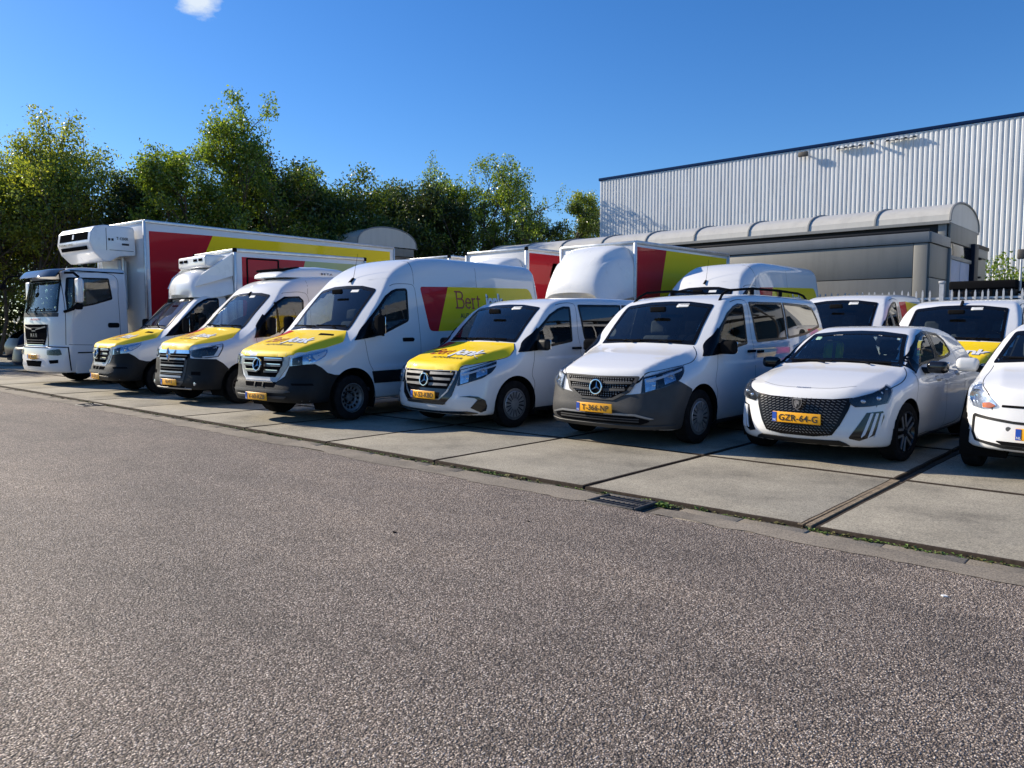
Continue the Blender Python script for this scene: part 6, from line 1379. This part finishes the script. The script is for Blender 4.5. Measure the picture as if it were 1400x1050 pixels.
for z0_, z1_ in ((0, 2.65), (2.655, 3.50)): MB().rbox((AX, (y0+yv0)/2, (z0_+z1_)/2), (.06, yv0-y0-.05, z1_-z0_-.012), .006, 1).build('facade_panel', MAT['greypanel'], an, swap=False)
MB().rbox((AX+.01, (y0+yv0)/2, 3.64), (.12, yv0-y0+.05, .26), .01, 1).build('parapet_band', MAT['greylight'], an, swap=False)
MB().rbox((AX, 27.0, 1.75), (.06, 1.45, 3.45), .006, 1).build('facade_panel', MAT['greypanel'], an, swap=False); MB().rbox((AX+.01, 27.05, 3.62), (.12, 1.5, .26), .01, 1).build('parapet_band', MAT['greylight'], an, swap=False); MB().box((AX+.02, 27.05, 3.80), (.14, 1.55, .10)).build('parapet_rail', MAT['felt'], an, swap=False)
for z in (3.45, 2.9, 2.35): MB().box((AX+.06, 26.75, z), (.08, .18, .05)).build('wall_vent', MAT['felt'], an, swap=False)
# clerestory, end gable, doors
for yy in (yv0, yv1): MB().box(((AX0+AX)/2, yy, 3.95), (AX-AX0-.1, .05, .55)).build('clerestory', MAT['felt'], an, swap=False)
MB().rbox((AX-.12, yv0-.03, 3.98), (.20, .10, .50), .01, 1).build('clerestory_bracket', MAT['greylight'], an, swap=False)
MB().rbox((AX+.03, (yv0+yv1)/2, 3.93), (.06, yv1-yv0, .50), .008, 1).build('gable_panel', MAT['greypanel'], an, swap=False)
MB().rbox((AX+.04, yv0+1.25, 3.48), (.06, 2.4, .34), .01, 1).build('fanlight', MAT['darkglass'], an, swap=False); MB().rbox((AX+.05, yv0+1.25, 3.27), (.09, 2.5, .10), .01, 1).build('door_lintel', MAT['greylight'], an, swap=False)
for k in range(2):
    d = MB().rbox((AX+.04, yv0+.62+k*1.12, 1.62), (.06, 1.08, 3.2), .01, 1).build('annex_door', MAT['doorblue'], an, swap=False); MB().rbox((AX+.09, yv0+1.10+k*.14, 1.35), (.06, .04, .2), .01, 1).build('door_handle', MAT['galv'], d, swap=False)
MB().rbox((AX+.06, yv0+2.68, 1.9), (.22, .50, 3.8), .02, 1).build('column', MAT['lead'], an, swap=False); MB().rbox((AX+.04, yv0+.04, 1.75), (.10, .12, 3.5), .01, 1).build('door_frame', MAT['greylight'], an, swap=False)
def vault(root, x0, x1, ya, yb, zs_, rise, nseg, name='vault_sheet'):
    n = 14; c = (ya+yb)/2; hw = (yb-ya)/2+.10; w = (x1-x0)/nseg
    A = [(c-hw*math.cos(math.pi*k/n), zs_+rise*math.sin(math.pi*k/n)**.8) for k in range(n+1)]
    for s_ in range(nseg):
        xa, xb = x0+s_*w+.01, x0+(s_+1)*w-.01; V = [(xa, y, z) for y, z in A]+[(xb, y, z) for y, z in A]; m = n+1
        V += [(xa, y, z-.03) for y, z in A]+[(xb, y, z-.03) for y, z in A]
        F = [(k, k+1, m+k+1, m+k) for k in range(n)]+[(2*m+k, 3*m+k, 3*m+k+1, 2*m+k+1) for k in range(n)]+[(k, 2*m+k, 2*m+k+1, k+1) for k in range(n)]+[(m+k, m+k+1, 3*m+k+1, 3*m+k) for k in range(n)]
        me = mesh(name, V, F, MAT['vault'], angle=30); fixn(me); link(name, me, root)
    for s_ in range(nseg+1):
        x = x0+s_*w; q = MB().tube([(x, y, z+.012) for y, z in A], .035, 5); q.build('vault_rib', MAT['greylight'], root, swap=False)
    for x in (x0+.02, x1-.02): MB().prism([(y, z-.02) for y, z in A], x-.02, x+.02, 'x').build('gable_sheet', MAT['vault'], root, swap=False)
    for y in (ya-.12, yb+.12): MB().box(((x0+x1)/2, y, zs_-.02), (x1-x0, .12, .08)).build('vault_gutter', MAT['greylight'], root, swap=False)
vault(an, AX0, AX+.06, yv0, yv1, 4.20, .62, 9)
# the loading shelter far left behind the lorry, with the same sort of roof
sh = empty('loading_shelter', (0, 0, 0), label='far loading shelter with arched roof, behind the rear end of the long lorry', cat='shelter')
vault(sh, -46, -32, 24.0, 27.7, 5.62, .95, 5); MB().box((-39, 25.85, 5.35), (14, 3.5, .40)).build('fascia', MAT['greypanel'], sh, swap=False); MB().box((-39, 25.85, 2.6), (13.6, 3.2, 5.2)).build('shelter_wall', MAT['greypanel'], sh, swap=False); MB().box((-31.98, 26.4, 4.3), (.10, 1.2, 1.6)).build('shelter_window', MAT['darkglass'], sh, swap=False)
# ---------------------------------------------------------------- palisade fence
fe = empty('palisade_fence', (0, 19.4, 0), label='galvanised steel palisade fence with pointed pickets behind the vans', cat='fence')
pk = MB().prism([(-.019, 0), (.019, 0), (.019, 2.18), (.005, 2.24), (-.005, 2.24), (-.019, 2.18)], -.012, .012, 'y'); pkm = mesh('picket', pk.v, pk.f, MAT['galv'], flat=True); fixn(pkm)
rr = random.Random(3); far = MB(); X = 3.0; cnt = 0
while X > -72:
    if -4.55 < X < -4.35: X -= .15; continue
    if cnt < 298: link('picket', pkm, fe, loc=(X, 0, rr.uniform(-.02, .02)), rot=(0, rr.uniform(-.012, .012), 0)); cnt += 1
    else: far.add([(v[0]+X, v[1], v[2]+rr.uniform(-.02, .02)) for v in pk.v], pk.f)
    X -= .145
props(far.build('far_pickets', MAT['galv'], fe, swap=False, flat=True, fix=False), kind='stuff')
for z in (2.06, .35): MB().box((-34.5, .03, z), (75, .03, .045)).build('fence_rail', MAT['galv'], fe, swap=False)
for k in range(27): MB().box((2.6-k*2.75, .06, 1.08), (.06, .06, 2.16)).build('fence_post', MAT['galv'], fe, swap=False)
gp = empty('gate_post', (-4.45, 19.4, 0), label='square galvanised gate post standing above the fence beside the black container', cat='gate post'); MB().box((0, 0, 1.2), (.09, .09, 2.4)).build('post', MAT['galv'], gp, swap=False); MB().rbox((0, 0, 2.42), (.12, .12, .05), .01, 1).build('post_cap', MAT['galv'], gp, swap=False)
ct = empty('black_container', (-3.85, 21.0, 0), label='black ribbed container standing behind the fence at the right', cat='container')
MB().rbox((0, 0, 1.15), (1.25, 1.2, 2.3), .03, 1).build('container_wall', MAT['felt'], ct, swap=False); MB().rbox((0, 0, 2.38), (1.36, 1.3, .20), .04, 2).build('container_lid', MAT['matt'], ct, swap=False)
for k in range(7): MB().box((-.54+k*.18, -.62, 1.2), (.05, .05, 2.1)).build('container_rib', MAT['matt'], ct, swap=False)
ct2 = empty('black_container', (-2.6, 21.2, 0), label='lower black container right of the ribbed one, at the photo edge', cat='container'); MB().rbox((0, 0, 1.1), (1.1, 1.2, 2.2), .03, 1).build('container_wall', MAT['felt'], ct2, swap=False); MB().rbox((0, 0, 2.2), (1.16, 1.26, .10), .03, 1).build('container_lid', MAT['matt'], ct2, swap=False)
ms = empty('metal_mast', (-3.15, 20.6, 0), label='thin steel mast with a small dark fitting beside the bush at the right', cat='mast'); MB().tube([(0, 0, 0), (0, 0, 3.15)], [.035, .025], 8).build('mast_pole', MAT['galv'], ms, swap=False); MB().rbox((.0, 0, 3.05), (.16, .08, .22), .03, 1).build('mast_fitting', MAT['castiron'], ms, swap=False)

# ---------------------------------------------------------------- office block right of the warehouse: only seen mirrored in the van windows
ob = empty('office_block', (1.2, 31.0, 0), label='white three-storey office block beyond the right end of the warehouse', cat='office')
MB().box((9, 5, 4.2), (18, 10, 8.4)).build('wall', MAT['clad'], ob, swap=False)
for st in range(3):
    for k in range(12): MB().box((.9+k*1.45, -.03, 1.6+st*2.7), (1.30, .10, 1.45)).build('window', MAT['darkglass'], ob, swap=False)
stair = empty('fire_stair', (4.2, 30.2, 0), label='dark steel fire stair on the front of the white office block', cat='stair')
for st in range(3):
    MB().box((0, 0, 2.7*(st+1)), (3.2, 1.2, .08)).build('landing', MAT['castiron'], stair, swap=False); MB().box((0, -.5, 2.7*st+1.35), (3.6, .1, .25), ry=R(-42)).build('flight', MAT['castiron'], stair, swap=False)
for x in (-1.5, 1.5): MB().box((x, 0, 4.3), (.1, .1, 8.6)).build('stair_post', MAT['castiron'], stair, swap=False)
# ---------------------------------------------------------------- trees
def mat_leaf(name, col, trans=.45, var=.5):
    m, t, o = M_(name); g = nd(t, 'NewGeometry'); c = ramp(t, g.outputs['Random Per Island'], [(0, [k*(1-var) for k in col]), (.6, col), (1, [col[0]*1.9, col[1]*1.5, col[2]*1.1])])
    d = nd(t, 'BsdfDiffuse'); tr = nd(t, 'BsdfTranslucent'); t.links.new(c, d.inputs[0]); hs = nd(t, 'HueSaturation', _Hue=.485, _Saturation=1.1, _Value=1.5); t.links.new(c, hs.inputs['Color']); t.links.new(hs.outputs[0], tr.inputs[0])
    ms = nd(t, 'MixShader'); ms.inputs[0].default_value = trans; t.links.new(d.outputs[0], ms.inputs[1]); t.links.new(tr.outputs[0], ms.inputs[2])
    gl = nd(t, 'BsdfGlossy', _Roughness=.35); m2 = nd(t, 'MixShader'); m2.inputs[0].default_value = .05; t.links.new(ms.outputs[0], m2.inputs[1]); t.links.new(gl.outputs[0], m2.inputs[2]); t.links.new(m2.outputs[0], o.inputs[0]); return m
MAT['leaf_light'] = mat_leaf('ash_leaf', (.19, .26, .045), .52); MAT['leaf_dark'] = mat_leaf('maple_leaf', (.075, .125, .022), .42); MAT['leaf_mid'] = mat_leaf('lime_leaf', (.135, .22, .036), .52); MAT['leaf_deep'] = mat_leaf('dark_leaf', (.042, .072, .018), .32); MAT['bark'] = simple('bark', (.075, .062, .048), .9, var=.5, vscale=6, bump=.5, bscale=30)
def px2w(u, d):
    x = (u-700)/1050*d; a = R(42); return x*math.cos(a)-d*math.sin(a), x*math.sin(a)+d*math.cos(a)
def leafmesh(C, n_per, rad, size, rng, flat=.8):
    """n_per little leaf faces round every centre"""
    K = len(C); P = np.repeat(np.array(C), n_per, 0); N = len(P); P = P+np.clip(rng.normal(0, 1, (N, 3)), -1.7, 1.7)*np.array([rad, rad, rad*flat])*.55
    a = rng.normal(0, 1, (N, 3)); a /= np.linalg.norm(a, axis=1, keepdims=True); b = rng.normal(0, 1, (N, 3)); b -= (b*a).sum(1, keepdims=True)*a; b /= np.linalg.norm(b, axis=1, keepdims=True)
    s = size*rng.uniform(.55, 1.3, (N, 1)); V = np.stack([P-a*s*.5, P+b*s*.28, P+a*s*.5, P-b*s*.28], 1).reshape(-1, 3); return V, np.arange(N*4).reshape(-1, 4)
def quickmesh(name, V, F, mat):
    me = bpy.data.meshes.new(name); me.vertices.add(len(V)); me.vertices.foreach_set('co', np.asarray(V, np.float32).ravel()); n = F.shape[1]
    me.loops.add(F.size); me.loops.foreach_set('vertex_index', F.ravel().astype(np.int32)); me.polygons.add(len(F)); me.polygons.foreach_set('loop_start', np.arange(0, F.size, n, dtype=np.int32)); me.polygons.foreach_set('loop_total', np.full(len(F), n, np.int32))
    me.update(calc_edges=True); me.materials.append(mat); return me
def tree(u, d, H, spread, kind, label, seed, stems=1, leaf='leaf_mid', dens=1.0, low=.25, lsize=.15, tilt=0, name='tree', group='trees behind the yard'):
    rng = np.random.default_rng(seed); rd = random.Random(seed); X, Y = px2w(u, d); root = empty(name, (X, Y, 0), label=label, cat='tree', group=group)
    tb = MB(); tips = []
    def branch(p, dr, L, r, lev):
        n = 4 if lev < 2 else 3; pts = [Vector(p)]; d_ = Vector(dr).normalized()
        for i in range(n):
            d_ = (d_+Vector((rd.gauss(0, .10), rd.gauss(0, .10), rd.gauss(0, .05)+(.10 if lev else .02)))).normalized(); pts.append(pts[-1]+d_*L/n)
        tb.tube(pts, [r*(1-.55*i/n) for i in range(n+1)], 6 if lev == 0 else (4 if lev < 3 else 3), caps=False)
        if lev >= 3: tips.append(tuple(pts[-1])); tips.append(tuple(pts[-2])); return
        k = {0: 9 if kind != 'dense' else 11, 1: 5, 2: 4}[lev]
        for i in range(k):
            t = low+(1-low)*(i+.5)/k if lev == 0 else .30+.70*(i+.6)/k
            q = t*n; j = min(int(q), n-1); pp = pts[j].lerp(pts[j+1], q-j); az = rd.uniform(0, 6.283); el = R(rd.uniform(25, 55)) if kind != 'dense' else R(rd.uniform(35, 70))
            ax = d_.orthogonal().normalized(); ax.rotate(Matrix.Rotation(az, 3, d_)); nd_ = (d_*math.cos(el)+ax*math.sin(el)).normalized()
            Lc = {0: spread*1.25*(1.15-.60*t)*rd.uniform(.75, 1.15), 1: L*rd.uniform(.38, .58), 2: L*rd.uniform(.40, .60)}[lev]
            branch(pp, nd_, Lc, r*(.42 if lev == 0 else .5), lev+1)
        tips.append(tuple(pts[-1]))
    for s_ in range(stems):
        a = rd.uniform(0, 6.28); le = .05+.16*(stems > 1); branch((math.cos(a)*.3*(stems > 1), math.sin(a)*.3*(stems > 1), 0), (math.cos(a)*le+tilt, math.sin(a)*le, 1), H*(.80 if s_ == 0 else rd.uniform(.64, .78)), .16*H/11/(1 if stems == 1 else 1.4), 0)
    tb.build('trunk', MAT['bark'], root, swap=False, angle=60, fix=False)
    T = np.array(tips); n_per = int({'sparse': 18, 'open': 38, 'dense': 66}[kind]*dens); rad = {'sparse': .30, 'open': .40, 'dense': .62}[kind]
    V, F = leafmesh(T, n_per, rad, lsize, rng); link('crown', quickmesh('crown', V, F, MAT[leaf]), root); return root
TR = [  # pixel column, distance, height, spread, kind, stems, leaf, density, label
 (-10, 36, 8.7, 3.5, 'open', 2, 'leaf_light', .7, 'tall light green tree at the left edge of the photo'),
 (48, 37, 9.4, 4.0, 'open', 3, 'leaf_light', .55, 'tall airy tree with thin pale leaves, above the lorry cab'),
 (105, 39, 9.8, 4.2, 'open', 3, 'leaf_light', .6, 'wide spreading light green tree over the cooling unit of the lorry'),
 (195, 38, 9.6, 2.3, 'dense', 1, 'leaf_deep', .55, 'narrow dark tree with ragged top, left of the tallest tree'),
 (262, 39, 10.2, 2.8, 'open', 2, 'leaf_mid', 1.0, 'left stem group of the tallest light green tree'),
 (322, 39, 11.6, 3.4, 'open', 2, 'leaf_mid', .9, 'tallest light green tree, rising well above all others'),
 (396, 41, 10.0, 3.1, 'dense', 1, 'leaf_deep', .8, 'dense dark green round tree right of the tallest tree'),
 (492, 44, 9.9, 3.5, 'dense', 1, 'leaf_dark', .95, 'broad dense maple with yellow-green left shoulder'),
 (448, 43, 8.9, 3.0, 'dense', 1, 'leaf_dark', .8, 'rounded dense tree filling the gap left of the broad maple'),
 (528, 46, 9.6, 3.3, 'dense', 1, 'leaf_dark', .8, 'dense round tree directly behind the broad maple'),
 (572, 45, 9.3, 3.2, 'dense', 1, 'leaf_deep', .8, 'dense dark tree behind the arched shelter'),
 (592, 47, 11.1, 2.2, 'open', 1, 'leaf_mid', .8, 'light tree showing above the right shoulder of the dense trees'),
 (665, 47, 12.0, 3.6, 'sparse', 3, 'leaf_mid', 1.0, 'half bare multi-stemmed tree with fine twigs against the sky'),
 (705, 49, 8.8, 2.4, 'open', 2, 'leaf_dark', .8, 'low dark tree just right of the half bare tree'),
 (748, 48, 10.7, 1.7, 'open', 1, 'leaf_dark', .8, 'slim dark tree standing alone left of the warehouse gap'),
 (800, 54, 11.8, 2.2, 'open', 1, 'leaf_light', .9, 'light green tree touching the left corner of the warehouse'),
]
for i, (u, d, H, s_, k, st, lf, de, lab) in enumerate(TR): tree(u, d, H, s_, k, lab, 100+i, st, lf, de, lsize=.145 if k != 'dense' else .175)
# understorey: one dark mass below the crowns
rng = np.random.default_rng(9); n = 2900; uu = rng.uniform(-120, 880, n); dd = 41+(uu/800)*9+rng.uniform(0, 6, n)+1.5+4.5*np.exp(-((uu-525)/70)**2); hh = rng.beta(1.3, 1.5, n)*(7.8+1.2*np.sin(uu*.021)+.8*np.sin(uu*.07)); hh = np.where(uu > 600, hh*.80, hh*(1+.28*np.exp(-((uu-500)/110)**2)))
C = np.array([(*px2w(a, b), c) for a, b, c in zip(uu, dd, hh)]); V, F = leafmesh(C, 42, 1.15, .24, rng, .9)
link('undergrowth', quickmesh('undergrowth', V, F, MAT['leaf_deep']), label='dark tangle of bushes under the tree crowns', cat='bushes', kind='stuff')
# bush by the right edge
rb = empty('bush', (*px2w(1386, 26.5), 0), label='bright green bush in front of the warehouse wall at the right', cat='bush'); rg = np.random.default_rng(4); rd = random.Random(4); tb = MB(); tips = []
for k in range(30):
    a = rd.uniform(0, 6.28); l = rd.uniform(.4, 1.35); h_ = rd.uniform(2.6, 4.0)-.35*l; p = [(0, 0, 0), (math.cos(a)*l*.4, math.sin(a)*l*.4, h_*.5), (math.cos(a)*l, math.sin(a)*l, h_)]; tb.tube(p, [.03, .02, .008], 4); tips += [tuple(np.array(p[1])+(np.array(p[2])-np.array(p[1]))*t) for t in (.3, .55, .8, 1.0)]
tb.build('stem', MAT['bark'], rb, swap=False); V, F = leafmesh(tips, 60, .34, .13, rg); link('foliage', quickmesh('foliage', V, F, mat_leaf('bush_leaf', (.11, .19, .03))), rb)

# trees out of frame on the left; their shade falls over the two dark cars
def tree_at(X, Y, *a, **k):
    o = tree(700, 40, *a, **k); o.location = (X, Y, 0); return o
for i, (X, Y, H) in enumerate(((-43.5, 5.5, 7.4), (-45.5, 1.0, 8.2), (-44.0, 9.5, 7.6))):
    tree_at(X, Y, H, 3.2, 'dense', ['green tree out of frame on the left, level with the parked row', 'tallest of three green trees out of frame on the left, nearest the drive', 'green tree out of frame on the left, behind the parked row'][i], 300+i, 1, 'leaf_dark', .9, lsize=.16, group='trees left of the frame')
# ---------------------------------------------------------------- the vehicles, left to right
FR = 'vehicles parked in the front row'; BK = 'vehicles parked in the back row'
r = vehicle('refrigerated_lorry', -21.24, 6.11, -4.5, 'white refrigerated lorry with long red and yellow box body, leftmost of the front row', 'lorry', FR); lorry(r)
r = vehicle('box_van', -17.28, 6.15, 3.0, 'white box van with wind deflector, small roof cooler and yellow bonnet, beside the lorry', 'box van', FR); sprinter_box(r, '97-BTK-5', 3.12, 6.0)
r = vehicle('panel_van', -14.12, 6.27, -5.0, 'white panel van with yellow bonnet, chrome grille bars and rounded roof cooler', 'van', FR); master_van(r, 'NJ-47-S')
r = vehicle('panel_van', -10.52, 5.99, -5.0, 'tall white panel van with red and yellow Bert jonk side print and black bumper', 'van', FR); sprinter_van(r, 'V-60-KZB')
r = vehicle('minivan', -8.16, 7.21, 1.5, 'white van with yellow and red bonnet and body-coloured bumper, plate V-52-KBD', 'van', FR); vito(r, 'vito', 'V-52-KBD', 'white', 'yellow')
r = vehicle('minivan', -5.45, 7.57, -.4, 'all-white van with grey bumper and black roof rails, plate T-366-NP', 'van', FR); vito(r, 'vito', 'T-366-NP', 'grey', 'white', rails=True)
r = vehicle('hatchback', -3.16, 8.02, 1.6, 'white five-door hatchback with black patterned grille, plate GZR-64-G', 'car', FR); hatch(r, 'GZR-64-G')
r = vehicle('small_car', -1.00, 8.40, 1.0, 'small white car cut off by the right edge of the photo', 'car', FR); mini(r)
r = vehicle('hatchback', -27.9, 7.5, 0, 'dark blue car whose rounded nose shows at the left edge, nearer of two', 'car', 'dark cars left of the lorry'); hatch(r, 'H-482-XZ', 'navy', detailed=False)
r = vehicle('hatchback', -32.4, 12.6, 180, 'dark blue car parked furthest left, behind the nearer dark car', 'car', 'dark cars left of the lorry'); hatch(r, 'K-113-PT', 'navy', detailed=False)
# back row
r = vehicle('box_van', -17.45, 12.9, 0, 'white box van of the back row, furthest left, only its roof edge showing', 'box van', BK); sprinter_box(r, 'VX-204-K', 3.45, 7.0, reefer=False, decor='J', logo=False)
r = vehicle('box_van', -14.55, 12.9, 0, 'white box van with red side and orange square, second in the back row', 'box van', BK); sprinter_box(r, 'VX-218-K', 3.48, 7.0, reefer=False, decor='J', W2=1.12, logo=False)
r = vehicle('box_van', -10.83, 12.4, 1.0, 'white box van with bulbous wind deflector and red and yellow box, back row', 'box van', BK); sprinter_box(r, 'VX-231-K', 3.34, 7.0, reefer=False, decor='K', W2=1.08, logo=False, corner=False)
BODY['sprinter'] = scale_body('sprinter', 1, 1.0)
r = vehicle('panel_van', -7.95, 13.1, 0, 'tall white panel van with roof aerial behind the van with roof rails', 'van', BK); r.scale = (1, 1, 1.075); sprinter_van(r, 'VX-245-K')
BODY['vito_short'] = scale_body('vito', 1, 1.0, L=4.45); BODY['vito_short'].R = pchip([.2, 1.0, 1.9], [4.38, 4.45, 4.20])
r = vehicle('compact_van', -5.2, 13.5, 0, 'compact white van with Bert print on its side, behind the roof rails van and hatchback', 'van', BK); r.scale = (1, 1, 1.09); vito(r, 'vito_short', 'VX-252-K', 'grey', 'yellow', glazed=False, decor=True, L=4.4, rearx=3.6)
r = vehicle('compact_van', -2.95, 12.4, 0, 'compact white van with yellow bonnet and roof aerial between the hatchback and the small car', 'van', BK); vito(r, 'vito_short', 'VX-266-K', 'grey', 'yellow', glazed=False, decor=True, L=4.4, rearx=3.6); antenna(r, BODY['vito_short'], 1.78, L=.35)
